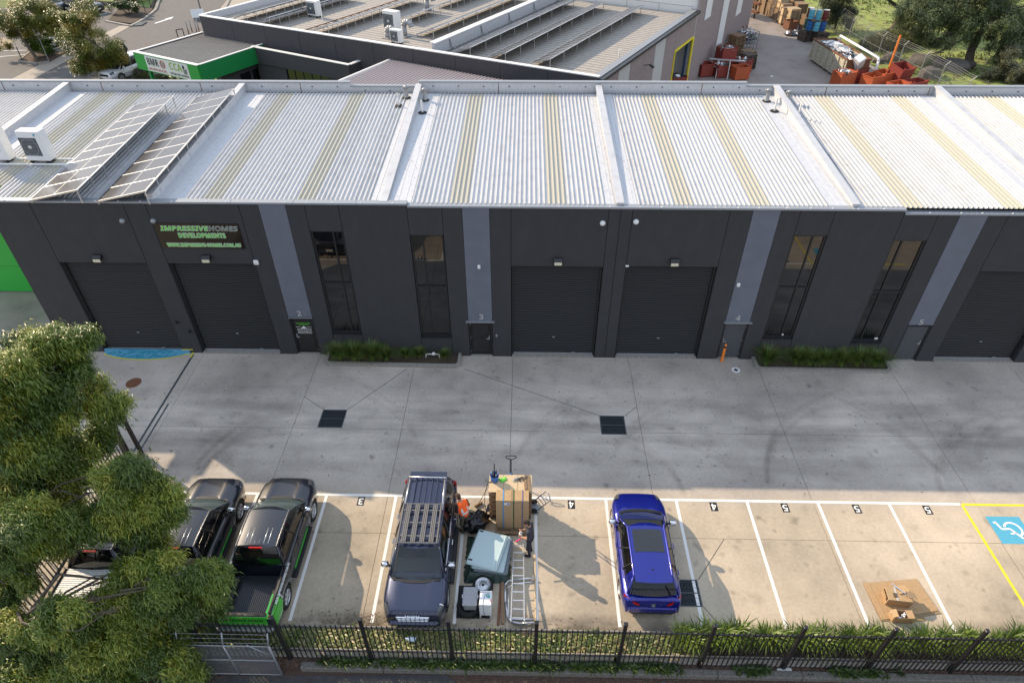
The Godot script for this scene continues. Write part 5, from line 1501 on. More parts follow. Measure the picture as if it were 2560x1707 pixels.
	for k in 4:
		put("sheet_metal", bmesh(Vector3(1.1, 0.03, 0.9)), M.white if k != 2 else M.galv, sk, Vector3(-0.1 + 0.15 * (k % 3), 1.9 + 0.04 * k, -2.4 + k * 1.1), Vector3(0.12 * (k - 1), 0.5 * k, 0.1))
	# orange bins in front of the skip
	open_bin("orange bin of scrap at the near corner of the skip", Vector3(28.7, 0, -37.6), 0.35, Vector3(1.6, 1.15, 1.2), M.bin_orange, "scrap_pieces")
	open_bin("bright orange empty bin left of two tilted ones", Vector3(30.9, 0, -36.9), 0.5, Vector3(1.5, 1.05, 1.2), M.bin_orange)
	open_bin("orange bin in the middle with a pale inside", Vector3(32.2, 0, -37.7), 0.5, Vector3(1.4, 1.1, 1.2), M.bin_orange)
	open_bin("worn red bin tilted on the others under the orange pole", Vector3(33.5, 0.55, -37.8), 0.45, Vector3(1.5, 1.1, 1.3), M.bin_red, "", "steel bins in the yard", 0.22)
	open_bin("low red bin at the roof edge, rightmost of the bins", Vector3(34.3, 0, -36.2), 0.4, Vector3(1.7, 0.8, 1.1), M.bin_red)
	open_bin("low orange bin half hidden behind the roof edge", Vector3(32.6, 0, -35.6), 0.4, Vector3(1.6, 0.8, 1.1), M.bin_orange)
	open_bin("red bin under the white tilted appliance", Vector3(30.2, 0, -38.6), 0.45, Vector3(1.5, 1.1, 1.1), M.bin_red)
	var ap := thing("washing_machine", "white appliance lying tilted on a red bin beside the skip", "appliance", Vector3(30.1, 1.45, -38.7))
	ap.rotation = Vector3(0.4, 0.6, 0.5)
	put("case", bmesh(Vector3(0.75, 1.15, 0.7), 0.03), M.appliance, ap, Vector3(0, 0.35, 0))
	put("panel", bmesh(Vector3(0.66, 0.9, 0.02), 0.008), M.offwhite, ap, Vector3(0, 0.33, 0.355))
	var sto := S()
	tube(sto, Vector3.ZERO, Vector3(0.35, 3.6, -0.6), 0.09, 0.09, 8)
	tag(put("orange_pole", done(sto), M.orange, self, Vector3(32.9, 0.2, -38.6)), "orange pole leaning up from the bins beside the skip", "pole")
	var wp := thing("white_pipe", "long white pipe along the far side of the skip", "pipe", Vector3(31.3, 0, -42.2), 0.095)
	sto = S(true)
	path(sto, [Vector3(0.1, 0.2, 3.7), Vector3(0.1, 1.8, 3.7), Vector3(0.1, 2.05, 3.5), Vector3(0.1, 2.05, -3.7)], 0.11, 10)
	put("tube", done(sto), M.white, wp)
	var fr := thing("white_trestle", "small white trestle behind the far end of the skip", "trestle", Vector3(32.0, 0, -48.2), 0.4)
	sto = S()
	path(sto, [Vector3(-0.4, 0, 0), Vector3(-0.25, 1.3, 0), Vector3(0.25, 1.3, 0), Vector3(0.4, 0, 0)], 0.06, 6)
	put("frame", done(sto), M.white, fr)
	tag(put("paper_scrap", bmesh(Vector3(0.22, 0.02, 0.2)), M.white, self, Vector3(23.3, 0.012, -40.1)), "small white scrap on the bare yard surface", "litter")
	# boundary fence with barbed wire arms
	var wf := thing("wire_fence", "tall wire mesh fence with barbed wire along the yard and grass", "fence")
	var fp := [Vector2(34.6, -62), Vector2(34.5, -58.4), Vector2(34.4, -54.8), Vector2(34.4, -51.5), Vector2(34.6, -48.3), Vector2(34.9, -45.3), Vector2(35.5, -42.2), Vector2(36.0, -39.0), Vector2(36.2, -36.0), Vector2(36.3, -32.0)]
	for i in fp.size():
		var p: Vector2 = fp[i]
		put("post", bmesh(Vector3(0.06, 2.2, 0.06)), M.galv, wf, Vector3(p.x, 1.1, p.y))
		put("barb_arm", bmesh(Vector3(0.05, 0.5, 0.05)), M.galv, wf, Vector3(p.x + 0.16, 2.38, p.y), Vector3(0, 0, -0.7))
		if i == 0: continue
		var q: Vector2 = fp[i - 1]
		var sw := S()
		for yy in [[0.1, 0.0], [1.1, 0.0], [2.15, 0.0], [2.25, 0.08], [2.38, 0.18], [2.5, 0.28]]:
			tube(sw, Vector3(q.x + yy[1], yy[0], q.y), Vector3(p.x + yy[1], yy[0], p.y), 0.008, 0.008, 4, false)
		var len := p.distance_to(q)
		var nx := int(len / 0.14)
		for k in nx + 14:   # diagonal mesh wires
			for s in [-1, 1]:
				var u0: float = (k - 14 if s > 0 else k) * 0.14
				var u1: float = u0 + s * 2.0
				var a := clampf(u0, 0, len); var b := clampf(u1, 0, len)
				if absf(a - b) < 0.02: continue
				var ya := absf(a - u0) + 0.12; var yb := absf(b - u0) + 0.12
				var pa := q.lerp(p, a / len); var pb := q.lerp(p, b / len)
				tube(sw, Vector3(pa.x, ya, pa.y), Vector3(pb.x, yb, pb.y), 0.004, 0.004, 3, false)
		put("wires", done(sw), M.galv, wf).set_meta("kind", "stuff")

func rock(label: String, at: Vector3, s: Vector3, sd: int) -> void:
	var r := RandomNumberGenerator.new()
	r.seed = sd
	var n := FastNoiseLite.new()
	n.seed = sd
	n.frequency = 0.9
	var st := S()
	var f := func(i: int, j: int) -> Vector3:
		var th := PI * j / 8.0
		var ph := TAU * (i % 12) / 12.0
		var v := Vector3(sin(th) * cos(ph), cos(th), sin(th) * sin(ph))
		v *= 0.8 + 0.5 * n.get_noise_3dv(v * 1.4)
		var m := maxf(absf(v.x), maxf(absf(v.y), absf(v.z)))
		v = v.lerp(v / m * 0.8, 0.45)
		return Vector3(v.x * s.x, v.y * s.y + s.y * 0.25, v.z * s.z)
	for i in 12:
		for j in 8:
			quad(st, f.call(i, j + 1), f.call(i + 1, j + 1), f.call(i + 1, j), f.call(i, j))
	tag(put("boulder", done(st), M.rock, self, at, Vector3(0, r.randf() * 3, 0)), label, "rock", "boulders under the gum trees")

func tuft_field(called: String, label: String, spots: Array, cols: Array, h: float, w: float, sd: int, blades := 16, lean := 0.5) -> MultiMeshInstance3D:
	var r := RandomNumberGenerator.new()
	r.seed = sd
	var st := SurfaceTool.new()
	st.begin(Mesh.PRIMITIVE_TRIANGLES)
	for i in blades:
		var a := r.randf() * TAU
		var d := Vector3(cos(a), 0, sin(a))
		var l := h * r.randf_range(0.6, 1.2)
		var ln := lean * r.randf_range(0.4, 1.3)
		var p := d * r.randf() * h * 0.15
		var m := p + d * l * ln * 0.35 + Vector3(0, l * 0.62, 0)
		var e := p + d * l * ln + Vector3(0, l * (0.95 - ln * 0.5), 0)
		var sd2 := Vector3(-d.z, 0, d.x) * w
		var sh := r.randf_range(0.7, 1.3)
		st.set_color(Color(sh, sh, sh * 0.9))
		quad(st, p - sd2, p + sd2, m + sd2, m - sd2)
		tri(st, m - sd2, m + sd2, e)
	st.generate_normals()
	var mm := MultiMesh.new()
	mm.transform_format = MultiMesh.TRANSFORM_3D
	mm.use_colors = true
	mm.mesh = st.commit()
	mm.instance_count = spots.size()
	for i in spots.size():
		var s := r.randf_range(0.6, 1.35)
		mm.set_instance_transform(i, Transform3D(Basis(Vector3.UP, r.randf() * TAU).scaled(Vector3(s, s * r.randf_range(0.7, 1.2), s)), spots[i]))
		var k := r.randf() * (cols.size() - 1.001)
		mm.set_instance_color(i, cols[int(k)].lerp(cols[int(k) + 1], k - int(k)))
	var o := MultiMeshInstance3D.new()
	o.multimesh = mm
	o.material_override = M.leaf
	o.name = numbered(called)
	add_child(o)
	tag(o, label, "grass", "", "stuff")
	return o

func build_field() -> void:
	# gently rising meadow behind the fence
	var st := S(true)
	var n := FastNoiseLite.new()
	n.seed = 71
	n.frequency = 0.06
	var hgt := func(x: float, z: float) -> float: return -0.02 + clampf((x - 35.5) * 0.2, 0.0, 1.0) * (0.35 + 0.5 * n.get_noise_2d(x, z)) + clampf((x - 44.0) * 0.03, 0.0, 3.0)
	var z := -140.0
	while z < -22.0:
		var x := 33.0
		while x < 110.0:
			quad(st, Vector3(x, hgt.call(x, z + 2), z + 2), Vector3(x + 2, hgt.call(x + 2, z + 2), z + 2), Vector3(x + 2, hgt.call(x + 2, z), z), Vector3(x, hgt.call(x, z), z))
			x += 2.0
		z += 2.0
	var fm := struct("meadow", done(st), tex(mat(1, 1, 1, 0.95), ramp_tex(72, 0.022, [[0.0, 0.11, 0.085, 0.05], [0.3, 0.16, 0.15, 0.055], [0.5, 0.19, 0.24, 0.05], [1.0, 0.30, 0.34, 0.08]], 5), 11.0))
	fm.set_meta("label", "rough green meadow beyond the yard fence")
	var r := RandomNumberGenerator.new()
	r.seed = 88
	var spots := []
	for i in 5200:
		var x := r.randf_range(35.8, 66.0)
		var zz := r.randf_range(-78.0, -32.0)
		if n.get_noise_2d(x * 2.3, zz * 2.3) < -0.05: continue
		spots.append(Vector3(x, hgt.call(x, zz), zz))
	tuft_field("meadow_grass", "short green meadow grass beyond the yard fence", spots, [Color(0.13, 0.16, 0.035), Color(0.22, 0.30, 0.05), Color(0.32, 0.36, 0.10)], 0.28, 0.02, 89, 12, 0.6)
	spots = []
	for i in 900:
		var a := r.randf() * TAU
		var d := sqrt(r.randf())
		var c := Vector3(37.6, 0, -49.4) if i % 3 else Vector3(39.6, 0, -50.6)
		var p := c + Vector3(cos(a) * d * 2.6, 0, sin(a) * d * 1.7)
		spots.append(Vector3(p.x, hgt.call(p.x, p.z) + 0.9 * (1.0 - d * d), p.z))
	tuft_field("tussock_grass", "tall olive tussock mound at the foot of the forked gum", spots, [Color(0.09, 0.095, 0.03), Color(0.17, 0.18, 0.05), Color(0.27, 0.26, 0.11)], 0.75, 0.016, 90, 18, 0.8)
	for k in [[36.3, -45.2, 1.1, 0.7, "pale pointed boulder beyond the skip"], [38.6, -43.2, 1.9, 0.8, "long flat boulder in front of the big gum"], [40.4, -41.4, 1.7, 0.8, "dark boulder under the big gum's trunk"], [41.6, -41.8, 1.0, 0.6, "small boulder right of the gum trunk"], [37.3, -39.6, 1.2, 0.9, "near grey boulder above the roof edge"], [35.8, -38.6, 0.6, 0.4, "smallest boulder beside the low red bin"], [34.9, -44.6, 0.8, 0.4, "low stone at the fence line"]]:
		rock(k[4], Vector3(k[0], hgt.call(k[0], k[1]), k[1]), Vector3(k[2], k[3], k[2] * 0.7), int(k[0] * 31 + k[1]))
	tree("forked dark gum tree standing in the meadow", Vector3(40.1, 0.2, -54.4), [Vector3(40.1, 0.2, -54.4), Vector3(40.6, 1.6, -54.4), Vector3(41.3, 3.2, -54.5), Vector3(42.0, 4.6, -54.6)], 0.42, [[Vector3(36.27, 5.03, -54.00), Vector3(2.06, 2.06, 2.06)], [Vector3(39.77, 5.59, -55.00), Vector3(2.07, 2.07, 2.07)], [Vector3(41.87, 4.29, -54.00), Vector3(1.58, 1.58, 1.58)], [Vector3(34.43, 5.58, -55.00), Vector3(1.66, 1.66, 1.66)]], 1800, [Color(0.045, 0.055, 0.03), Color(0.075, 0.09, 0.04), Color(0.13, 0.15, 0.07)], Vector2(0.3, 0.07), 411, "trees beyond the yard")
	tree("broad spreading gum tree at the upper right corner", Vector3(42.2, 0.2, -42.4), [Vector3(42.2, 0.2, -42.4), Vector3(42.0, 1.6, -42.6), Vector3(42.4, 3.2, -42.9), Vector3(43.4, 5.0, -43.2)], 0.42, [[Vector3(36.69, 4.19, -43.50), Vector3(1.68, 1.68, 1.68)], [Vector3(38.31, 2.56, -42.50), Vector3(1.32, 1.32, 1.32)], [Vector3(39.73, 4.14, -44.50), Vector3(1.93, 1.93, 1.93)], [Vector3(37.05, 5.04, -45.00), Vector3(1.85, 1.85, 1.85)], [Vector3(40.75, 3.04, -42.00), Vector3(1.52, 1.52, 1.52)], [Vector3(41.69, 4.93, -44.00), Vector3(2.01, 2.01, 2.01)], [Vector3(43.31, 3.72, -42.00), Vector3(2.16, 2.16, 2.16)], [Vector3(44.62, 5.15, -43.00), Vector3(2.15, 2.15, 2.15)], [Vector3(42.71, 2.28, -41.00), Vector3(1.30, 1.30, 1.30)], [Vector3(45.74, 2.50, -41.50), Vector3(1.63, 1.63, 1.63)], [Vector3(38.35, 0.95, -42.00), Vector3(0.96, 0.96, 0.96)], [Vector3(40.14, 6.37, -45.00), Vector3(2.19, 2.19, 2.19)], [Vector3(44.30, 6.70, -45.00), Vector3(2.18, 2.18, 2.18)]], 7000, [Color(0.06, 0.08, 0.035), Color(0.10, 0.13, 0.05), Color(0.19, 0.21, 0.10)], Vector2(0.26, 0.06), 412, "trees beyond the yard", 0.5, 14, 0.27)
	tree("grey olive bushy tree at the right edge behind the roof", Vector3(44.8, 0.2, -38.2), [Vector3(44.8, 0.2, -38.2), Vector3(44.9, 1.0, -38.2)], 0.14, [[Vector3(42.74, 0.77, -38.50), Vector3(1.21, 1.21, 1.21)], [Vector3(43.72, 1.77, -38.00), Vector3(1.39, 1.39, 1.39)], [Vector3(41.45, 0.17, -38.20), Vector3(0.85, 0.85, 0.85)], [Vector3(43.67, 0.57, -37.50), Vector3(1.05, 1.05, 1.05)], [Vector3(45.22, 0.92, -37.50), Vector3(1.40, 1.40, 1.40)]], 2600, [Color(0.08, 0.085, 0.05), Color(0.14, 0.145, 0.085), Color(0.22, 0.22, 0.13)], Vector2(0.17, 0.05), 413, "trees beyond the yard", 0.2)
	tree("dark slim tree at the fence behind the drums", Vector3(34.9, 0.1, -56.6), [Vector3(34.9, 0.1, -56.6), Vector3(35.0, 2.0, -56.6), Vector3(35.2, 4.0, -56.7)], 0.14, [[Vector3(33.95, 1.54, -56.00), Vector3(1.05, 1.05, 1.05)], [Vector3(34.94, 2.43, -56.50), Vector3(1.13, 1.13, 1.13)], [Vector3(33.10, 2.92, -56.00), Vector3(1.03, 1.03, 1.03)], [Vector3(35.52, 1.46, -55.50), Vector3(0.78, 0.78, 0.78)], [Vector3(34.08, 3.70, -57.00), Vector3(1.30, 1.30, 1.30)], [Vector3(33.16, 0.83, -55.60), Vector3(0.44, 0.44, 0.44)], [Vector3(35.65, 0.78, -55.50), Vector3(0.35, 0.35, 0.35)]], 1900, [Color(0.045, 0.055, 0.03), Color(0.075, 0.09, 0.04), Color(0.13, 0.15, 0.07)], Vector2(0.24, 0.05), 414, "trees beyond the yard")
	var st2 := S(true)
	limb(st2, [Vector3(0, 0, 0), Vector3(-0.5, 0.9, -0.1), Vector3(-1.9, 1.7, -0.3), Vector3(-3.4, 2.6, -0.4)], 0.24, 0.06, 8)
	limb(st2, [Vector3(-0.1, 0.2, 0), Vector3(0.8, 1.0, 0.1), Vector3(1.4, 1.2, 0.2)], 0.16, 0.08, 7)
	put("low_branch", done(st2), M.bark, get_node("gum_tree_002"), Vector3(0.5, 1.6, 0))

# ---------- painted markings, drains ----------
func line(st: SurfaceTool, a: Vector2, b: Vector2, w: float) -> void:
	var d := (b - a).normalized()
	var n := Vector2(-d.y, d.x) * w / 2
	prism(st, PackedVector2Array([a + n, b + n, b - n, a - n]), 0.0005, 0.004)

func build_markings() -> void:
	var st := S()
	line(st, Vector2(-16.3, 7.78), Vector2(16.24, 7.78), 0.10)
	var bl := struct("bay_line", done(st), M.paint_line)
	bl.set_meta("label", "long white line across the heads of the bays")
	for i in range(-8, 5):
		if i == -1: continue
		st = S()
		var x := 3.74 + i * 2.5
		line(st, Vector2(x, 7.831), Vector2(x, 12.5), 0.10)
		struct("bay_line", done(st), M.paint_line)
	st = S()
	line(st, Vector2(1.24, 7.831), Vector2(1.24, 12.5), 0.10)
	struct("bay_line", done(st), M.paint_line)
	st = S()
	line(st, Vector2(16.29, 7.79), Vector2(21.3, 7.79), 0.09)
	line(st, Vector2(16.29, 7.836), Vector2(16.29, 12.5), 0.09)
	struct("yellow_bay_line", done(st), M.yellow_line)
	st = S()
	line(st, Vector2(-26, -2.2), Vector2(-20.6, 1.6), 0.10)
	struct("yard_line", done(st), M.paint_line)
	# bay numbers: white on black squares, read from the building side
	for n in [["2", -7.46], ["3", -4.98], ["4", 2.5], ["4", 7.52], ["5", 10.02], ["5", 12.52], ["5", 14.98], ["2", -9.96]]:
		var t := struct("bay_number", bmesh(Vector3(0.25, 0.003, 0.37)), M.black)
		t.position = Vector3(n[1], 0.0022, 8.05)
		text(n[0], 0.27, 0.17, M.paint_line, t, Vector3(0.0, 0.0026, 0.0), Vector3(-PI / 2, PI, 0), "digit", 700, 0.002)
	# blue square with the wheelchair symbol
	var q := struct("accessible_square", poly_sheet([Vector2(16.84, 8.28), Vector2(18.0, 8.28), Vector2(18.0, 9.37), Vector2(16.84, 9.37)], 0.004, 0.003), M.isa_blue)
	var s := S()
	var c := Vector2(17.52, 8.80)
	var prev := Vector2.ZERO
	for k in 15:   # wheel arc
		var a := deg_to_rad(200 + k * 17.0)
		var p := c + Vector2(cos(a) * 0.27, sin(a) * 0.27)
		if k > 0:
			var d := (p - prev).normalized()
			var nn := Vector2(-d.y, d.x) * 0.035
			prism(s, PackedVector2Array([prev + nn, p + nn, p - nn, prev - nn]), 0.005, 0.009)
		prev = p
	line_sym(s, Vector2(17.66, 9.16), Vector2(17.42, 8.78), 0.07)
	line_sym(s, Vector2(17.42, 8.78), Vector2(17.14, 8.80), 0.07)
	line_sym(s, Vector2(17.14, 8.80), Vector2(17.06, 8.52), 0.07)
	line_sym(s, Vector2(17.56, 8.94), Vector2(17.34, 8.98), 0.06)
	line_sym(s, Vector2(17.10, 8.52), Vector2(16.98, 8.54), 0.07)
	var hd := PackedVector2Array()
	for k in 14: hd.append(Vector2(17.72, 9.24) + Vector2.from_angle(TAU * k / 14) * 0.075)
	prism(s, hd, 0.005, 0.009)
	struct("wheelchair_symbol", done(s), M.paint_line, q)
	# drain grates
	for g in [[-6.945, 4.01, 0.95, 0.96, "square drain grate in front of the left planter"], [4.35, 4.16, 0.96, 0.98, "square drain grate in front of the shutter of unit 4"], [5.89, 11.35, 0.92, 0.88, "square drain grate beside the tail of the blue hatchback"]]:
		var t := thing("drain_grate", g[4], "drain grate", Vector3(g[0], 0, g[1]), 0.0, "square drain grates in the concrete")
		var fs := S()
		for sx in [-1, 1]:
			bx(fs, sx * g[2] / 2 - 0.02, sx * g[2] / 2 + 0.02, -0.06, 0.006, -g[3] / 2 - 0.02, g[3] / 2 + 0.02)
			bx(fs, -g[2] / 2 + 0.02, g[2] / 2 - 0.02, -0.06, 0.0055, sx * g[3] / 2 - 0.02, sx * g[3] / 2 + 0.02)
		bx(fs, -g[2] / 2 + 0.02, g[2] / 2 - 0.02, -0.06, 0.005, -0.02, 0.02)
		put("frame", done(fs), M.grate, t)
		var nb := 22
		for k in nb:
			put("bar", bmesh(Vector3(0.012, 0.05, g[3] - 0.05)), M.grate, t, Vector3(-g[2] / 2 + g[2] * (k + 0.5) / nb, -0.024, 0))
		for k in 5:
			put("cross_bar", bmesh(Vector3(g[2] - 0.05, 0.008, 0.008)), M.grate, t, Vector3(0, 0.0015, -g[3] / 2 + g[3] * (k + 0.5) / 5.0))
		put("sump", bmesh(Vector3(g[2], 0.02, g[3])), M.dark, t, Vector3(0, -0.13, 0))
	var mh := S()
	lathe(mh, [Vector2(0, 0.005), Vector2(0.30, 0.005), Vector2(0.32, 0.001)], 24)
	tag(put("manhole_cover", done(mh), M.rust, self, Vector3(-16.0, 0.001, 2.05)), "round brown manhole cover beside the left tree", "manhole cover")
	mh = S()
	lathe(mh, [Vector2(0.09, 0.005), Vector2(0.17, 0.005), Vector2(0.18, 0.001)], 20)
	var pc := put("inspection_ring", done(mh), M.white, self, Vector3(10.07, 0.001, 0.75))
	tag(pc, "small white ring cover on the concrete by the right planter", "pit cover")
	mh = S()
	lathe(mh, [Vector2(0, 0.004), Vector2(0.09, 0.004)], 20)
	put("lid", done(mh), M.grate, pc)

func line_sym(st: SurfaceTool, a: Vector2, b: Vector2, w: float) -> void:
	var d := (b - a).normalized()
	var n := Vector2(-d.y, d.x) * w / 2
	prism(st, PackedVector2Array([a + n, b + n, b - n, a - n]), 0.005, 0.0095)

# ---------- boundary fence ----------
func build_front_fence() -> void:
	var f := thing("palisade_fence", "black steel picket fence along the front garden strip", "fence", Vector3(0, 0, 13.58))
	var x := -15.5
	var k := 0
	while x < 19.0:
		put("post", bmesh(Vector3(0.10, 2.42, 0.09), 0.012), M.blackmetal, f, Vector3(x + 0.02, 1.02, 0))
		put("post_cap", bmesh(Vector3(0.115, 0.03, 0.105), 0.008), M.blackmetal, f, Vector3(x + 0.02, 2.24, 0))
		for y in [0.44, 1.76]:
			put("rail", bmesh(Vector3(2.28, 0.045, 0.045), 0.006), M.blackmetal, f, Vector3(x + 1.21, y, 0))
		for i in 16:
			put("picket", bmesh(Vector3(0.026, 1.93, 0.026)), M.blackmetal, f, Vector3(x + 0.02 + 2.38 * (i + 1) / 17.0, 0.985, 0.036))
		x += 2.38
	# sliding gate leaf at the left, seen through the tree
	var g := thing("sliding_gate", "black steel sliding gate half hidden behind the left trees", "gate", Vector3(-14.1, 0, 6.2), -PI / 2)
	for y in [0.15, 1.85, 1.15]:
		put("rail", bmesh(Vector3(6.6, 0.08, 0.08), 0.01), M.blackmetal, g, Vector3(3.3, y, 0))
	for i in 44:
		put("bar", bmesh(Vector3(0.03, 1.75, 0.03)), M.blackmetal, g, Vector3(0.1 + i * 0.148, 1.0, 0))
	for xx in [0.0, 6.6]:
		put("stile", bmesh(Vector3(0.09, 2.0, 0.09), 0.01), M.blackmetal, g, Vector3(xx, 1.0, 0))
	var gp := thing("gate_post", "pair of black gate posts with top guide at the gate's near end", "gate post", Vector3(-14.1, 0, 6.0))
	for xx in [-0.3, 0.3]:
		put("post", bmesh(Vector3(0.12, 2.3, 0.12), 0.01), M.blackmetal, gp, Vector3(xx, 1.15, 0))
	put("guide", bmesh(Vector3(0.8, 0.1, 0.2), 0.01), M.galv, gp, Vector3(0, 2.33, 0))
	var lf := thing("side_fence", "black steel picket fence behind the white lidded pickup", "fence", Vector3(-15.6, 0, 9.6), 0.0)
	for i in 30:
		put("picket", bmesh(Vector3(0.03, 1.9, 0.03)), M.blackmetal, lf, Vector3(-0.6, 0.95, -2.6 + i * 0.22))
	for y in [0.3, 1.7]:
		put("rail", bmesh(Vector3(0.05, 0.05, 6.6)), M.blackmetal, lf, Vector3(-0.64, y, 0.55))
	# chain wire fence with barbed strands at the lower left
	var c := thing("chain_wire_fence", "grey chain wire fence with barbed strands at the lower left", "fence", Vector3(-6.1, -0.29, 13.98))
	var px := [0.0, -1.25, -2.5, -3.8]
	for i in px.size():
		var st := S(true)
		tube(st, Vector3(px[i], 0, 0), Vector3(px[i], 1.75, 0), 0.03, 0.03, 8)
		tube(st, Vector3(px[i], 1.75, 0), Vector3(px[i], 2.12, -0.16), 0.025, 0.025, 6)
		put("post", done(st), M.galv, c)
	for y in [0.05, 0.9, 1.72]:
		var st := S(true)
		tube(st, Vector3(0, y, 0), Vector3(-3.8, y, 0), 0.018, 0.018, 6)
		put("rail", done(st), M.galv, c)
	var sb := S(true)
	tube(sb, Vector3(0, 1.15, 0), Vector3(-0.6, 1.78, 0), 0.018, 0.018, 6)
	put("brace", done(sb), M.galv, c)
	for i in 3:
		var y := 1.82 + i * 0.13
		var z := -0.03 - i * 0.055
		var st := S()
		tube(st, Vector3(0, y, z), Vector3(-3.8, y, z), 0.005, 0.005, 4)
		for k2 in 30:
			box(st, Vector3(-0.06 - k2 * 0.126, y, z), Vector3(0.006, 0.05, 0.006), Basis(Vector3(0, 0, 1), 0.6 * (1 if k2 % 2 else -1)))
		put("barbed_strand", done(st), M.galv, c)
	var sm := S()
	var pitch := 0.062
	for k2 in int((3.8 + 1.65) / pitch):
		for s in [-1, 1]:
			var u0: float = k2 * pitch - (1.65 if s > 0 else 0.0)
			var u1: float = u0 + s * 1.65
			var a := clampf(u0, 0, 3.8); var b := clampf(u1, 0, 3.8)
			if absf(a - b) < 0.01: continue
			tube(sm, Vector3(-a, 0.06 + absf(a - u0), 0.004 * s), Vector3(-b, 0.06 + absf(b - u0), 0.004 * s), 0.0042, 0.0042, 3, false)
	put("mesh_wires", done(sm), M.galv, c).set_meta("kind", "stuff")

# ---------- planters and garden ----------
func strappy(sd: int, h: float, n: int) -> ArrayMesh:
	var key := "strap%d" % sd
	if cache.has(key): return cache[key]
	var r := RandomNumberGenerator.new()
	r.seed = sd
	var st := SurfaceTool.new()
	st.begin(Mesh.PRIMITIVE_TRIANGLES)
	for i in n:
		var a := r.randf() * TAU
		var d := Vector3(cos(a), 0, sin(a))
		var l := h * r.randf_range(0.75, 1.3)
		var ln := r.randf_range(0.15, 0.9)
		var sh := r.randf_range(0.55, 1.5)
		var dry := 1.0 if r.randf() > 0.1 else 1.9
		st.set_color(Color(0.085 * sh * dry, 0.135 * sh, 0.028 * sh))
		var pr := d * r.randf() * 0.12
		var w := 0.015
		var sdv := Vector3(-d.z, 0, d.x)
		for k in 5:
			var t := (k + 1) / 5.0
			var p := d * (0.08 + l * ln * t * t) + Vector3(0, l * (t - 0.55 * ln * t * t * t), 0)
			var ww := 0.015 * (1.0 - t * 0.85)
			quad(st, pr - sdv * w, pr + sdv * w, p + sdv * ww, p - sdv * ww)
			pr = p
			w = ww
	st.generate_normals()
	cache[key] = st.commit()
	return cache[key]

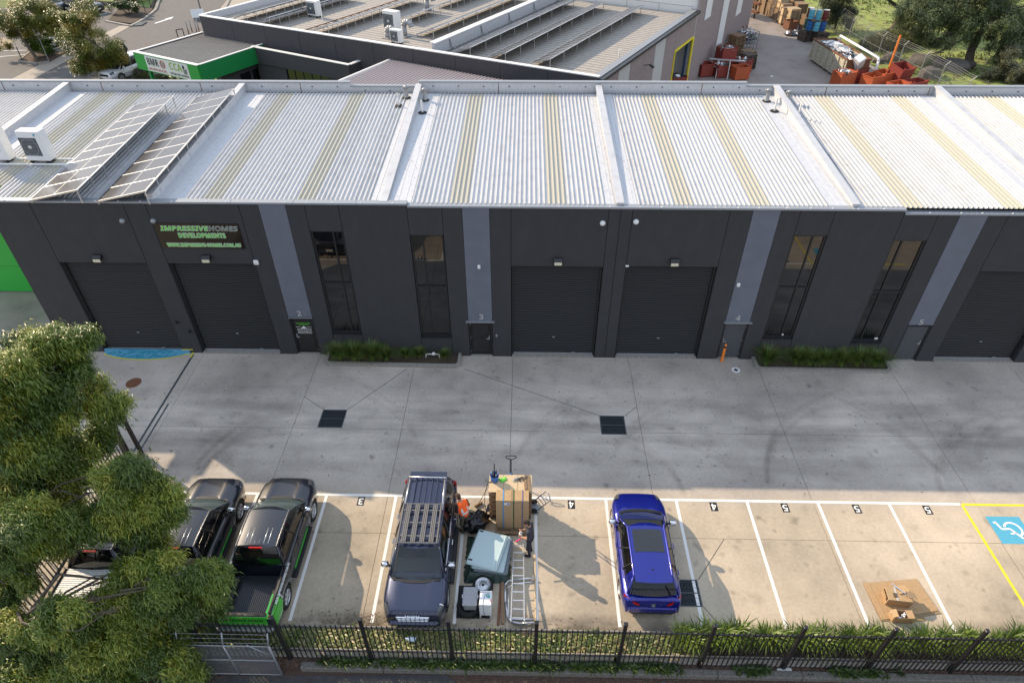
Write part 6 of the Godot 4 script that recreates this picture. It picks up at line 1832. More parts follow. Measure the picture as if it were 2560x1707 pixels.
func build_planters() -> void:
	for p in [[[Vector2(11.0, 0.0), Vector2(11.0, 0.62), Vector2(11.12, 0.74), Vector2(16.6, 0.80), Vector2(16.75, 0.68), Vector2(16.75, 0.0)], "concrete kerbed planter below the windows of unit 5", 11.0, 16.75], [[Vector2(-8.0, 0.0), Vector2(-8.0, 0.62), Vector2(-7.88, 0.72), Vector2(-2.25, 0.80), Vector2(-2.1, 0.68), Vector2(-2.1, 0.0)], "concrete kerbed planter left of door 3", -8.0, -2.1]]:
		var t := thing("planter", p[1], "planter", Vector3(0, 0, 0), 0.0, "kerbed planters along the wall")
		var pts: Array = p[0]
		for i in pts.size() - 1:
			var d: Vector2 = (pts[i + 1] - pts[i]).normalized()
			var n := Vector2(-d.y, d.x) * 0.065
			var st := S()
			var e := d * 0.06
			var a: Vector2 = pts[i] - (e if i > 0 else Vector2.ZERO)
			var b: Vector2 = pts[i + 1] + (e if i < pts.size() - 2 else Vector2.ZERO)
			prism(st, PackedVector2Array([a + n, b + n, b - n, a - n]), 0.0, 0.15 + 0.001 * i)
			put("kerb", done(st), M.kerb, t)
		put("soil", bmesh(Vector3(p[3] - p[2] - 0.1, 0.08, 0.66)), M.soil, t, Vector3((p[2] + p[3]) / 2, 0.05, 0.34))
	var spots := [[11.45, 0.42, 1.0, "strappy green plant at the left end of the right planter, standing alone"], [12.75, 0.38, 0.95, "strappy plant right of the gap in the right planter"], [13.35, 0.42, 0.85, "third strappy plant of the right planter"], [14.0, 0.36, 0.8, "fourth strappy plant of the right planter"], [14.7, 0.42, 0.9, "strappy plant below the left edge of the last tall window"], [15.4, 0.4, 0.95, "strappy plant below the middle of the last tall window"], [16.15, 0.48, 0.95, "strappy plant at the right end of the right planter"],
		[-7.45, 0.40, 0.9, "strappy plant at the left end of the left planter"], [-6.75, 0.45, 0.95, "second strappy plant of the left planter"], [-5.95, 0.46, 1.0, "third strappy plant of the left planter"], [-5.35, 0.42, 0.7, "fourth strappy plant of the left planter"], [-4.5, 0.25, 0.55, "small strappy plant left under the window beside door 3"], [-3.9, 0.25, 0.6, "small strappy plant in the middle under the window beside door 3"], [-2.75, 0.25, 0.5, "smallest strappy plant, right under the window beside door 3"]]
	var i := 0
	for s in spots:
		var t := thing("strappy_plant", s[3], "plant", Vector3(s[0], 0.09, s[1]), i * 1.7, "strappy plants in the planters")
		put("leaves", strappy(500 + i % 4, 0.95, 420), M.leaf, t).scale = Vector3.ONE * s[2]
		i += 1
	var tp := thing("garden_tap", "white water meter pipes standing in the left planter", "water meter", Vector3(-3.25, 0.09, 0.25))
	var st := S(true)
	path(st, [Vector3(-0.35, 0, 0), Vector3(-0.35, 0.2, 0), Vector3(0.25, 0.2, 0), Vector3(0.25, 0, 0)], 0.025, 8)
	put("pipe", done(st), M.white, tp)
	put("meter", bmesh(Vector3(0.14, 0.14, 0.12), 0.03), M.white, tp, Vector3(0.0, 0.22, 0))
	var bo := thing("orange_bollard", "orange flexible bollard beside door 4", "bollard", Vector3(9.58, 0, 0.16))
	st = S(true)
	lathe(st, [Vector2(0.065, 0), Vector2(0.06, 0.02), Vector2(0.055, 0.9), Vector2(0.045, 0.96), Vector2(0.0, 0.98)], 14)
	put("post", done(st), M.orange, bo)
	st = S(true)
	lathe(st, [Vector2(0.059, 0.78), Vector2(0.06, 0.80), Vector2(0.06, 0.86), Vector2(0.059, 0.88)], 14)
	put("band", done(st), M.black, bo)
	# garden strip along the fence
	var r := RandomNumberGenerator.new()
	r.seed = 61
	var g1 := []
	for k in 1500:
		var x := r.randf_range(-12.0, 6.0)
		g1.append(Vector3(x, 0.15, r.randf_range(12.85, 13.44)))
	tuft_field("ground_cover", "low leafy ground cover in the garden strip behind the fence", g1, [Color(0.05, 0.075, 0.015), Color(0.12, 0.17, 0.03), Color(0.22, 0.22, 0.07), Color(0.30, 0.23, 0.12)], 0.16, 0.02, 62, 12, 1.1)
	var g2 := []
	for k in 640:
		var x := r.randf_range(5.4, 16.5)
		var dens := 0.5 + 0.5 * sin(x * 2.1) * sin(x * 0.9 + 1.0)
		if r.randf() > 0.45 + dens * 0.6: continue
		g2.append(Vector3(x, 0.15, r.randf_range(12.82, 13.12)))
	tuft_field("long_grass", "long bright green grass behind the right half of the fence", g2, [Color(0.05, 0.085, 0.012), Color(0.11, 0.18, 0.022), Color(0.19, 0.26, 0.045)], 0.60, 0.012, 63, 20, 0.62)
	var g3 := []
	for c in [[3.0, 0.5, 60], [4.6, 0.35, 30], [1.2, 0.6, 50], [-0.6, 0.6, 40], [-2.2, 0.6, 50], [7.4, 0.3, 24], [10.2, 0.5, 30], [-4.0, 0.6, 40]]:
		for k in c[2]:
			g3.append(Vector3(c[0] + r.randfn() * c[1], -0.12, 13.60 + r.randf() * 0.14))
	tuft_field("verge_weeds", "green weeds spilling over the street kerb below the fence", g3, [Color(0.03, 0.055, 0.012), Color(0.07, 0.12, 0.02)], 0.2, 0.018, 64, 14, 1.0)

# ---------- vehicles: built nose towards -z ----------
func wheel(t: Node3D, at: Vector3, side: int, r: float, rim_m: Material) -> void:
	var key := "tyre%.2f" % r
	if not cache.has(key):
		var st := S(true)
		lathe(st, [Vector2(r * 0.64, -0.10), Vector2(r * 0.82, -0.118), Vector2(r * 0.96, -0.105), Vector2(r, -0.07), Vector2(r, 0.07), Vector2(r * 0.96, 0.105), Vector2(r * 0.82, 0.118), Vector2(r * 0.64, 0.10)], 28)
		cache[key] = done(st)
		st = S()
		lathe(st, [Vector2(r * 0.66, -0.09), Vector2(r * 0.66, 0.098), Vector2(r * 0.62, 0.104), Vector2(r * 0.59, 0.085), Vector2(r * 0.57, 0.02)], 28)
		for k in 6:
			var a := TAU * k / 6
			for dd in [-0.13, 0.13]:
				var d := Vector3(cos(a + dd), 0, sin(a + dd))
				var bs := Basis(Vector3.UP, -(a + dd * 0.5))
				cbox(st, d * r * 0.36 + Vector3(0, 0.075, 0), Vector3(r * 0.52, 0.035, r * 0.10), 0.008, bs)
		lathe(st, [Vector2(0, 0.09), Vector2(r * 0.13, 0.09), Vector2(r * 0.16, 0.06)], 16)
		cache[key + "rim"] = done(st)
		st = S()
		lathe(st, [Vector2(0, 0.01), Vector2(r * 0.58, 0.01)], 20)
		cache[key + "disc"] = done(st)
	var bs := Basis(Vector3(0, 0, 1), -PI / 2 * side)
	var w := put("wheel", cache[key], M.rubber, t)
	w.transform = Transform3D(bs, at)
	put("rim", cache[key + "rim"], rim_m, w)
	put("brake_shadow", cache[key + "disc"], M.dark, w)

func hull_h(s: Dictionary, z: float) -> float:
	var f: float = -s.L / 2
	if z < s.zc:
		var t := clampf((z - f) / (s.zc - f), 0.0, 1.0)
		var hn := lerpf(s.nose_h, s.cowl_h, pow(t, 0.55))
		if z < f + 0.16: hn -= pow((f + 0.16 - z) / 0.16, 2.0) * s.get("nose_drop", 0.13)
		return hn
	var e: float = s.L / 2
	var t2 := clampf((z - s.zc) / (e - s.zc), 0.0, 1.0)
	var h: float = lerpf(s.cowl_h - 0.02, s.tail_h, t2)
	if z > e - 0.12: h -= pow((z - e + 0.12) / 0.12, 2.0) * s.get("tail_drop", 0.10)
	return h

func hull_w(s: Dictionary, z: float) -> float:
	var w: float = s.W / 2
	var tf := clampf((-s.L / 2 + s.taper - z) / s.taper, 0.0, 1.0)
	var tr := clampf((z - s.L / 2 + 0.55) / 0.55, 0.0, 1.0)
	w *= 1.0 - s.get("nose_in", 0.20) * pow(tf, 2.3) - s.get("tail_in", 0.10) * pow(tr, 2.6)
	return w

const HULL_X := [0.0, 0.28, 0.42, 0.54, 0.66, 0.82, 0.93, 0.985, 1.0, 0.992, 0.985, 0.95]

func hull_row(s: Dictionary, q: float) -> Array:
	var w := hull_w(s, q)
	var h := hull_h(s, q)
	var f: float = -s.L / 2
	var hood: float = clampf((s.zc - q) * 6.0, 0.0, 1.0) * clampf((q - f - 0.1) * 4.0, 0.0, 1.0)
	var bulge: float = s.get("bulge", 0.0) * hood
	var low := 0.24 + 0.10 * pow(clampf((f + 0.5 - q) / 0.5, 0, 1), 2) + 0.14 * pow(clampf((q + f + 0.5) / 0.5, 0, 1), 2)
	var arch := 0.0
	for wz in [s.wf, s.wr_z]:
		var dz := absf(q - wz)
		var ra: float = s.wheel_r + 0.055
		if dz < ra: arch = maxf(arch, s.wheel_r + sqrt(ra * ra - dz * dz))
	low = maxf(low, arch)
	var ys := [h + 0.012, h + 0.008, h + 0.002 + bulge * 0.4, h + bulge, h - 0.008 + bulge * 0.3, h - 0.03, h - 0.075, h - 0.17, h * 0.62, h * 0.5, 0.36, low]
	var row := []
	for k in ys.size():
		var y: float = ys[k]
		if k > 6: y = maxf(y, low)
		row.append(Vector3(HULL_X[k] * w + (0.012 if arch > 0.0 and k >= 7 else 0.0), y, q))
	return row

# a skin lying just off the hull between two stations and two places across it
func hull_skin(s: Dictionary, z0: float, z1: float, k0: float, k1: float, sd: int, off: float, nz := 8, nk := 6) -> ArrayMesh:
	var st := S(true)
	var f := func(i: int, j: int) -> Vector3:
		var z := lerpf(z0, z1, float(i) / nz)
		var row := hull_row(s, z)
		var k := lerpf(k0, k1, float(j) / nk)
		var p: Vector3 = row[int(k)].lerp(row[mini(int(k) + 1, row.size() - 1)], k - int(k))
		var t := clampf((k - 4.0) / 4.0, 0.0, 1.0)
		return Vector3(sd * (p.x + off * t), p.y + off * (1.0 - t), p.z + (off * 0.6 if z > 0 else -off * 0.6))
	for i in nz:
		for j in nk:
			if sd > 0: quad(st, f.call(i, j), f.call(i + 1, j), f.call(i + 1, j + 1), f.call(i, j + 1))
			else: quad(st, f.call(i, j + 1), f.call(i + 1, j + 1), f.call(i + 1, j), f.call(i, j))
	return done(st)

func hull(s: Dictionary) -> SurfaceTool:
	var st := S(true)
	var zs := []
	var z: float = -s.L / 2
	while z < s.L / 2 - 0.001:
		zs.append(z)
		z += 0.02 if (z < -s.L / 2 + 0.16 or z > s.L / 2 - 0.15) else 0.06
	zs.append(s.L / 2)
	var rows := []
	for q in zs: rows.append(hull_row(s, q))
	var mx := Vector3(-1, 1, 1)
	for i in rows.size() - 1:
		var zm: float = (zs[i] + zs[i + 1]) / 2
		var open: bool = zm > s.zc + 0.16 and zm < s.open_to
		for k in HULL_X.size() - 1:
			if open and k < 5: continue
			var a: Vector3 = rows[i][k]; var b: Vector3 = rows[i][k + 1]; var c: Vector3 = rows[i + 1][k + 1]; var d: Vector3 = rows[i + 1][k]
			quad(st, a, d, c, b)
			quad(st, a * mx, b * mx, c * mx, d * mx)
	for e in [0, rows.size() - 1]:
		var row: Array = rows[e]
		for k in row.size() - 1:
			var a: Vector3 = row[k]; var b: Vector3 = row[k + 1]
			var a0 := Vector3(0, a.y, a.z); var b0 := Vector3(0, b.y, b.z)
			if e == 0:
				quad(st, a0, a, b, b0); quad(st, a * mx, a0, b0, b * mx)
			else:
				quad(st, a, a0, b0, b); quad(st, a0, a * mx, b * mx, b0)
	return st

func car(called: String, label: String, cat: String, at: Vector3, turn: float, s: Dictionary, pm: Material, glass_m: Material) -> Node3D:
	var t := thing(called, label, cat, at, turn)
	put("body", done(hull(s)), pm, t)
	var st := S()
	bx(st, -s.W / 2 + 0.10, s.W / 2 - 0.10, 0.20, 0.50, -s.L / 2 + 0.25, s.L / 2 - 0.25)
	put("underbody", done(st), M.dark, t)
	for z in [s.wf, s.wr_z]:
		for sd in [-1, 1]:
			wheel(t, Vector3(sd * (s.W / 2 - 0.115), s.wheel_r, z), sd, s.wheel_r, s.get("rim", M.alu))
	# greenhouse
	var belt: float = s.cowl_h
	var wb: float = s.W / 2 * 0.90
	var wr: float = s.roof_w / 2
	var H: float = s.H
	var A := Vector3(wb * 0.92, belt - 0.02, s.zc)        # screen foot
	var B := Vector3(wr * 0.97, H - 0.075, s.zrf)         # screen head
	var Cc := Vector3(wr * 0.95, H - 0.075, s.zrr)        # rear glass head
	var D := Vector3(wb * 0.90, belt + 0.02, s.zrb)       # rear glass foot
	var mx := Vector3(-1, 1, 1)
	st = S(true)
	patch(st, A * mx, A, B * mx, B, 12, 6, Vector3(0, 0.01, -0.15), Vector3(0, 0.012, -0.01))
	put("windscreen", done(st), glass_m, t)
	st = S(true)
	patch(st, D, D * mx, Cc, Cc * mx, 12, 5, Vector3(0, 0.01, 0.09), Vector3(0, 0.02, 0.02))
	put("rear_window", done(st), s.get("rear_glass", M.tint), t)
	st = S(true)
	var rw := Vector3(1.0 / 0.97, 1, 1)
	patch(st, B * mx, B, Cc * mx, Cc, 14, 12, Vector3(0, 0.055, 0), Vector3(0, 0.022, 0))
	for k in 10:   # front lip follows the curve of the screen head
		var u0 := k / 10.0; var u1 := (k + 1) / 10.0
		var f := func(u: float, q: float) -> Vector3: return (B * mx).lerp(B, u) + Vector3(0, 0.055, 0) * 4 * u * (1 - u) + Vector3(0, -0.045, -0.15) * 4 * u * (1 - u) * q
		quad(st, f.call(u0, 1.0), f.call(u1, 1.0), f.call(u1, 0.0), f.call(u0, 0.0))
		var g := func(u: float, q: float) -> Vector3: return (Cc * mx).lerp(Cc, u) + Vector3(0, 0.055, 0) * 4 * u * (1 - u) + Vector3(0, -0.045, 0.09) * 4 * u * (1 - u) * q
		quad(st, g.call(u0, 0.0), g.call(u1, 0.0), g.call(u1, 1.0), g.call(u0, 1.0))
	put("roof", done(st), pm, t)
	# pillars and roof rails
	st = S(true)
	for sd in [1, -1]:
		var m := Vector3(sd, 1, 1)
		var rail := []
		for k in 9:
			var v := k / 8.0
			rail.append((B.lerp(Cc, v) + Vector3(0.012, -0.012 + 0.022 * 4 * v * (1 - v), 0)) * m)
		for k in 8: tube(st, rail[k], rail[k + 1], 0.034, 0.034, 8, false)
		tube(st, (A + Vector3(0.03, -0.02, 0.03)) * m, rail[0], 0.038, 0.032, 8)
		tube(st, rail[8], (D + Vector3(0.02, -0.02, 0.0)) * m, 0.036, 0.05, 8)
	put("pillars", done(st), pm, t)
	# side glass in panes, with dark posts between
	var F0 := Vector3(wb * 1.0, belt - 0.015, s.zc + 0.22)
	var F1 := Vector3(wb * 1.0, belt + 0.005, s.zrb - s.get("c_post", 0.30))
	var G0 := B + Vector3(0.012, -0.02, 0.06)
	var G1 := Cc + Vector3(0.012, -0.02, -s.get("c_head", 0.10))
	var cuts: Array = s.get("cuts", [0.0, 0.42, 0.78, 1.0])
	for sd in [1, -1]:
		var m := Vector3(sd, 1, 1)
		for k in cuts.size() - 1:
			var u0: float = cuts[k] + (0.018 if k > 0 else 0.0)
			var u1: float = cuts[k + 1] - (0.018 if k < cuts.size() - 2 else 0.0)
			st = S(true)
			var p := [F0.lerp(F1, u0) * m, F0.lerp(F1, u1) * m, G0.lerp(G1, u0) * m, G0.lerp(G1, u1) * m]
			if sd > 0: patch(st, p[1], p[0], p[3], p[2], 3, 4, Vector3.ZERO, Vector3(0.035 * sd, 0.0, 0))
			else: patch(st, p[0], p[1], p[2], p[3], 3, 4, Vector3.ZERO, Vector3(0.035 * sd, 0.0, 0))
			put("side_window", done(st), s.get("side_glass", M.tint), t)
			if k > 0:
				st = S(true)
				for j in 4:
					var f2 := func(v: float) -> Vector3: return (F0.lerp(F1, cuts[k]).lerp(G0.lerp(G1, cuts[k]), v) + Vector3(0.035 * 4 * v * (1 - v), 0, 0)) * m
					tube(st, f2.call(j / 4.0), f2.call((j + 1) / 4.0), 0.03, 0.03, 6, false)
				put("door_post", done(st), M.black, t)
		# rear quarter panel between the last pane and the rear glass
		st = S(true)
		var q := [F1 * m, D * m, G1 * m, Cc * m]
		if sd > 0: patch(st, q[1], q[0], q[3], q[2], 3, 4, Vector3.ZERO, Vector3(0.03, 0, 0))
		else: patch(st, q[0], q[1], q[2], q[3], 3, 4, Vector3.ZERO, Vector3(-0.03, 0, 0))
		q = [(A + Vector3(0.02, -0.01, 0)) * m, F0 * m, B * m, G0 * m]
		put("quarter_panel", done(st), pm, t)
		st = S(true)
		patch(st, q[0], q[1], q[2], q[3], 2, 4)
		put("quarter_glass", done(st), s.get("side_glass", M.tint), t)
		# sill trim, door gaps, handles
		st = S(true)
		tube(st, F0 * m + Vector3(0.012 * sd, -0.012, 0), F1 * m + Vector3(0.012 * sd, -0.012, 0), 0.012, 0.012, 6)
		put("window_trim", done(st), s.get("trim", M.black), t)
		for hz in s.get("handles", [s.zc + 1.15, s.zc + 2.0]):
			put("door_handle", bmesh(Vector3(0.035, 0.035, 0.19), 0.012), s.get("handle_m", pm), t, Vector3(sd * (hull_w(s, hz) + 0.014), belt * 0.845, hz))
		for hz in s.get("gaps", [s.zc + 0.32, s.zc + 1.35, s.zc + 2.25]):
			st = S()
			for j in 5:
				var y0 := lerpf(0.32, belt - 0.09, j / 5.0); var y1 := lerpf(0.32, belt - 0.09, (j + 1) / 5.0)
				box(st, Vector3(sd * (s.W / 2 * (0.992 if y0 < belt * 0.6 else 0.996) - 0.0), (y0 + y1) / 2, hz), Vector3(0.012, y1 - y0 + 0.005, 0.009))
			put("door_gap", done(st), M.dark, t)
		# mirror
		var mp := Vector3(sd * (wb + 0.17), belt + 0.06, s.zc + 0.36)
		st = S(true)
		lathe(st, [Vector2(0.0, -0.06), Vector2(0.085, -0.05), Vector2(0.115, 0.0), Vector2(0.10, 0.06), Vector2(0.0, 0.075)], 14, Transform3D(Basis(Vector3(1.15, 0, 0), Vector3(0, 0, -1.0), Vector3(0, 0.95, 0)), mp))
		var mr := put("mirror", done(st), s.get("mirror_m", pm), t)
		put("mirror_glass", bmesh(Vector3(0.19, 0.13, 0.01), 0.004), M.chrome, mr, mp + Vector3(0, 0, 0.07))
		st = S()
		tube(st, mp + Vector3(-0.05 * sd, -0.03, 0), Vector3(sd * (wb + 0.0), belt + 0.0, s.zc + 0.34), 0.03, 0.035, 6)
		put("mirror_arm", done(st), M.black, t)
	# inside
	put("dashboard", bmesh(Vector3(wb * 1.66, 0.10, 0.52), 0.04), M.seat, t, Vector3(0, belt - 0.07, s.zc + 0.42))
	st = S(true)
	var sx: float = 0.36
	lathe(st, [Vector2(0.17, 0.0), Vector2(0.185, 0.015), Vector2(0.2, 0.0), Vector2(0.185, -0.015), Vector2(0.17, 0.0)], 20, Transform3D(Basis(Vector3.RIGHT, 0.95), Vector3(sx, belt - 0.04, s.zc + 0.78)))
	put("steering_wheel", done(st), M.black, t)
	for r in [s.zc + 1.25, s.zc + 2.15]:
		if r > s.open_to - 0.25: continue
		for sd in [-1, 1]:
			var se := put("seat", bmesh(Vector3(0.50, 0.62, 0.16), 0.06), s.get("seat_m", M.seat), t, Vector3(sd * 0.36, belt - 0.12, r), Vector3(0.2, 0, 0))
			put("headrest", bmesh(Vector3(0.26, 0.17, 0.10), 0.04), s.get("seat_m", M.seat), se, Vector3(0, 0.42, 0.0))
			put("cushion", bmesh(Vector3(0.50, 0.14, 0.5), 0.05), s.get("seat_m", M.seat), se, Vector3(0, -0.3, -0.26))
	# wipers
	st = S()
	for k in [-0.45, 0.15]:
		tube(st, Vector3(k, belt + 0.0, s.zc - 0.11), Vector3(k + 0.5, belt + 0.035, s.zc - 0.06), 0.011, 0.008, 5)
	put("wipers", done(st), M.black, t)
	var cowl := S()
	for k in 8:
		var u0 := -0.88 + 1.76 * k / 8.0; var u1 := -0.88 + 1.76 * (k + 1) / 8.0
		var fz := func(u: float) -> float: return s.zc - 0.15 * (1 - u * u)
		quad(cowl, Vector3(u0 * wb, belt + 0.012, fz.call(u0) + 0.02), Vector3(u1 * wb, belt + 0.012, fz.call(u1) + 0.02), Vector3(u1 * wb, belt + 0.006, fz.call(u1) - 0.075), Vector3(u0 * wb, belt + 0.006, fz.call(u0) - 0.075))
	put("cowl_panel", done(cowl), M.black, t)
	# nose
	var zf: float = -s.L / 2
	for sd in [-1, 1]:
		var hl: Array = s.get("lamp", [0.05, 0.42, 4.7, 6.9])
		put("headlight", hull_skin(s, zf + hl[0], zf + hl[1], hl[2], hl[3], sd, 0.008), M.head, t)
		put("headlight_rim", hull_skin(s, zf + hl[1] - 0.03, zf + hl[1], hl[2], hl[3], sd, 0.012), M.chrome, t)
	put("grille", bmesh(Vector3(s.W * 0.52, 0.20, 0.10), 0.03), M.black, t, Vector3(0, s.nose_h - 0.20, zf + 0.02), Vector3(-0.25, 0, 0))
	put("lower_grille", bmesh(Vector3(s.W * 0.62, 0.12, 0.05), 0.02), M.black, t, Vector3(0, 0.42, zf - 0.002))
	put("number_plate", bmesh(Vector3(0.37, 0.13, 0.012)), M.white, t, Vector3(0, 0.53, zf - 0.012))
	return t

func build_vehicles() -> void:
	# blue hatchback, nose to the building
	var hb := {"L": 4.2, "W": 1.80, "H": 1.46, "nose_h": 0.70, "cowl_h": 0.97, "tail_h": 0.93, "zc": -0.98, "zrf": -0.22, "zrr": 1.50, "zrb": 1.86, "roof_w": 1.17, "wf": -1.30, "wr_z": 1.32, "wheel_r": 0.32, "taper": 0.85, "nose_in": 0.26, "tail_in": 0.12, "open_to": 1.7, "tail_drop": 0.30, "c_post": 0.52, "c_head": 0.22, "mirror_m": M.chrome, "handles": [0.1, 1.02], "gaps": [-0.62, 0.42, 1.22], "cuts": [0.0, 0.5, 0.86, 1.0], "bulge": 0.012}
	var blue := paint(0.003, 0.010, 0.22, 0.45)
	var c := car("hatchback", "bright blue hatchback parked nose to the units with a dark glass roof", "car", Vector3(4.69, 0, 10.12), -0.005, hb, blue, M.carglass)
	var st := S(true)
	var f := func(u: float, v: float) -> Vector3:
		var x := (u * 2 - 1) * 0.46
		var z := lerpf(-0.08, 0.74, v)
		var vv: float = (z - hb.zrf) / (hb.zrr - hb.zrf)
		return Vector3(x, 1.385 + 0.055 * (1.0 - pow(x / 0.57, 2)) + 0.022 * 4 * vv * (1 - vv) + 0.007, z)
	for i in 10:
		for j in 8:
			quad(st, f.call(i / 10.0, (j + 1) / 8.0), f.call((i + 1) / 10.0, (j + 1) / 8.0), f.call((i + 1) / 10.0, j / 8.0), f.call(i / 10.0, j / 8.0))
	put("glass_roof", done(st), M.pane, c)
	st = S(true)
	lathe(st, [Vector2(0.035, 0), Vector2(0.03, 0.03), Vector2(0.012, 0.06), Vector2(0.0, 0.062)], 10)
	put("antenna", done(st), M.black, c, Vector3(0, 1.425, 1.32), Vector3(0.3, 0, 0))
	st = S(true)
	patch(st, Vector3(-0.55, 1.405, 1.72), Vector3(0.55, 1.405, 1.72), Vector3(-0.56, 1.405, 1.46), Vector3(0.56, 1.405, 1.46), 8, 3, Vector3(0, 0.045, 0.06))
	put("spoiler", done(st), blue, c)
	for sd in [-1, 1]:
		st = S(true)
		patch(st, Vector3(sd * 0.86, 0.80, 1.84), Vector3(sd * 0.42, 0.74, 2.105), Vector3(sd * 0.86, 0.94, 1.80), Vector3(sd * 0.42, 0.83, 2.085), 6, 3, Vector3(sd * 0.03, 0.01, 0.05))
		put("taillight", done(st), M.tail, c)
	put("rear_bumper", bmesh(Vector3(1.5, 0.3, 0.14), 0.05), blue, c, Vector3(0, 0.50, 2.06))
	put("diffuser", bmesh(Vector3(1.3, 0.12, 0.1), 0.03), M.black, c, Vector3(0, 0.36, 2.08))
	var lg := Node3D.new()
	st = S()
	lathe(st, [Vector2(0.048, 0), Vector2(0.06, 0), Vector2(0.06, 0.012), Vector2(0.048, 0.012), Vector2(0.048, 0)], 20, Transform3D(Basis(Vector3.RIGHT, PI / 2), Vector3.ZERO))
	for v in [[Vector2(-0.022, 0.048), Vector2(0, 0.008)], [Vector2(0.022, 0.048), Vector2(0, 0.008)], [Vector2(-0.042, 0.022), Vector2(-0.018, -0.042)], [Vector2(-0.018, -0.042), Vector2(0, 0.0)], [Vector2(0, 0.0), Vector2(0.018, -0.042)], [Vector2(0.018, -0.042), Vector2(0.042, 0.022)]]:
		tube(st, Vector3(v[0].x, v[0].y, 0.006), Vector3(v[1].x, v[1].y, 0.006), 0.006, 0.006, 5)
	lg.free()
	put("badge", done(st), M.chrome, c, Vector3(0, 0.80, 2.11), Vector3(-0.25, 0, 0))
	# navy wagon, nose to the fence
	var sv := {"L": 4.8, "W": 1.87, "H": 1.80, "nose_h": 0.98, "cowl_h": 1.15, "tail_h": 1.10, "zc": -1.28, "zrf": -0.56, "zrr": 2.05, "zrb": 2.34, "roof_w": 1.30, "wf": -1.50, "wr_z": 1.35, "wheel_r": 0.39, "taper": 0.7, "nose_in": 0.17, "tail_in": 0.07, "lamp": [0.04, 0.34, 5.3, 7.3], "open_to": 2.25, "tail_drop": 0.1, "c_post": 0.35, "c_head": 0.15, "mirror_m": M.chrome, "handle_m": M.chrome, "trim": M.chrome, "handles": [0.05, 1.0], "gaps": [-0.85, 0.28, 1.15], "cuts": [0.0, 0.38, 0.68, 1.0], "bulge": 0.025}
	var navy := paint(0.022, 0.03, 0.068, 0.5)
	c = car("station_wagon", "dark navy four wheel drive wagon with a slatted roof rack, nose to the fence", "car", Vector3(-2.40, 0, 10.36), PI, sv, navy, M.carglass)
	for q in [[0.98, 0.885], [0.94, 0.80], [0.88, 0.72]]:
		put("grille_bar", bmesh(Vector3(q[0], 0.032, 0.05), 0.012), M.chrome, c, Vector3(0, q[1], -2.435))
	text("ISUZU", 0.075, 0.42, M.chrome, c, Vector3(0, 0.93, -2.445), Vector3(-0.9, PI, 0), "lettering", 700, 0.02)
	put("bumper", bmesh(Vector3(1.5, 0.22, 0.16), 0.07), navy, c, Vector3(0, 0.52, -2.40))
	put("spoiler", bmesh(Vector3(1.22, 0.05, 0.24), 0.02), navy, c, Vector3(0, 1.735, 2.14))
	for sd in [-1, 1]:
		put("taillight", bmesh(Vector3(0.1, 0.36, 0.1), 0.03), M.tail, c, Vector3(sd * 0.84, 0.98, 2.33))
		st = S(true)
		tube(st, Vector3(sd * 0.60, 1.83, 0.75), Vector3(sd * 0.58, 1.80, 2.0), 0.02, 0.02, 6)
		put("roof_rail", done(st), M.alu, c)
		put("side_step", bmesh(Vector3(0.16, 0.05, 2.1), 0.02), M.black, c, Vector3(sd * 0.98, 0.36, 0.0))
		for z in [sv.wf, sv.wr_z]:
			st = S(true)
			for k in 10:
				var a0 := PI * k / 10; var a1 := PI * (k + 1) / 10
				var r := 0.46
				quad(st, Vector3(sd * 0.96, 0.39 + sin(a0) * r, z + cos(a0) * r), Vector3(sd * 0.96, 0.39 + sin(a1) * r, z + cos(a1) * r), Vector3(sd * 0.90, 0.40 + sin(a1) * (r + 0.06), z + cos(a1) * (r + 0.06)), Vector3(sd * 0.90, 0.40 + sin(a0) * (r + 0.06), z + cos(a0) * (r + 0.06)))
			put("wheel_arch", done(st), M.black, c)
	for k in 5:
		put("roof_ridge", bmesh(Vector3(0.045, 0.02, 1.15), 0.009), navy, c, Vector3(-0.36 + k * 0.18, 1.808, 1.38))
	st = S(true)
	tube(st, Vector3(-0.62, 1.86, 1.92), Vector3(0.62, 1.86, 1.92), 0.025, 0.025, 8)
	put("cross_bar", done(st), M.alu, c)
	var rk := thing("roof_rack", "flat slatted aluminium rack on the roof of the navy wagon", "roof rack", Vector3(-2.41, 1.86, 10.27))
	var rm := mat(0.16, 0.155, 0.15, 0.5, 0.4)
	for x in [-0.60, 0.60]: put("side_rail", bmesh(Vector3(0.05, 0.06, 1.46), 0.015), rm, rk, Vector3(x, 0.04, 0))
	for z in [-0.71, 0.71]: put("end_rail", bmesh(Vector3(1.15, 0.06, 0.05), 0.015), rm, rk, Vector3(0, 0.039, z))
	for k in 4:
		var x := -0.42 + k * 0.28
		for o in [-0.052, 0.0, 0.052]:
			put("slat", bmesh(Vector3(0.042, 0.024, 1.38), 0.006), rm, rk, Vector3(x + o, 0.066, 0))
	for z in [-0.48, -0.02, 0.46]: put("cross_bar", bmesh(Vector3(1.15, 0.03, 0.05), 0.008), rm, rk, Vector3(0, 0.035, z))
	for x in [-0.5, 0.5]:
		for z in [-0.5, 0.5]: put("foot", bmesh(Vector3(0.08, 0.08, 0.1), 0.02), M.black, rk, Vector3(x, -0.01, z))
	# three pickups with green wraps, nose to the building
	ute("dark pickup with an open ribbed tray and green tail, right of the trees", Vector3(-7.32, 0, 10.38), 0.0, false)
	ute("dark pickup with silver roof ridges, second from the right, behind leaves", Vector3(-9.85, 0, 10.44), 0.0, true)
	ute("dark pickup with a white ribbed tray lid, mostly under the trees", Vector3(-12.3, 0, 10.6), 0.0, true)
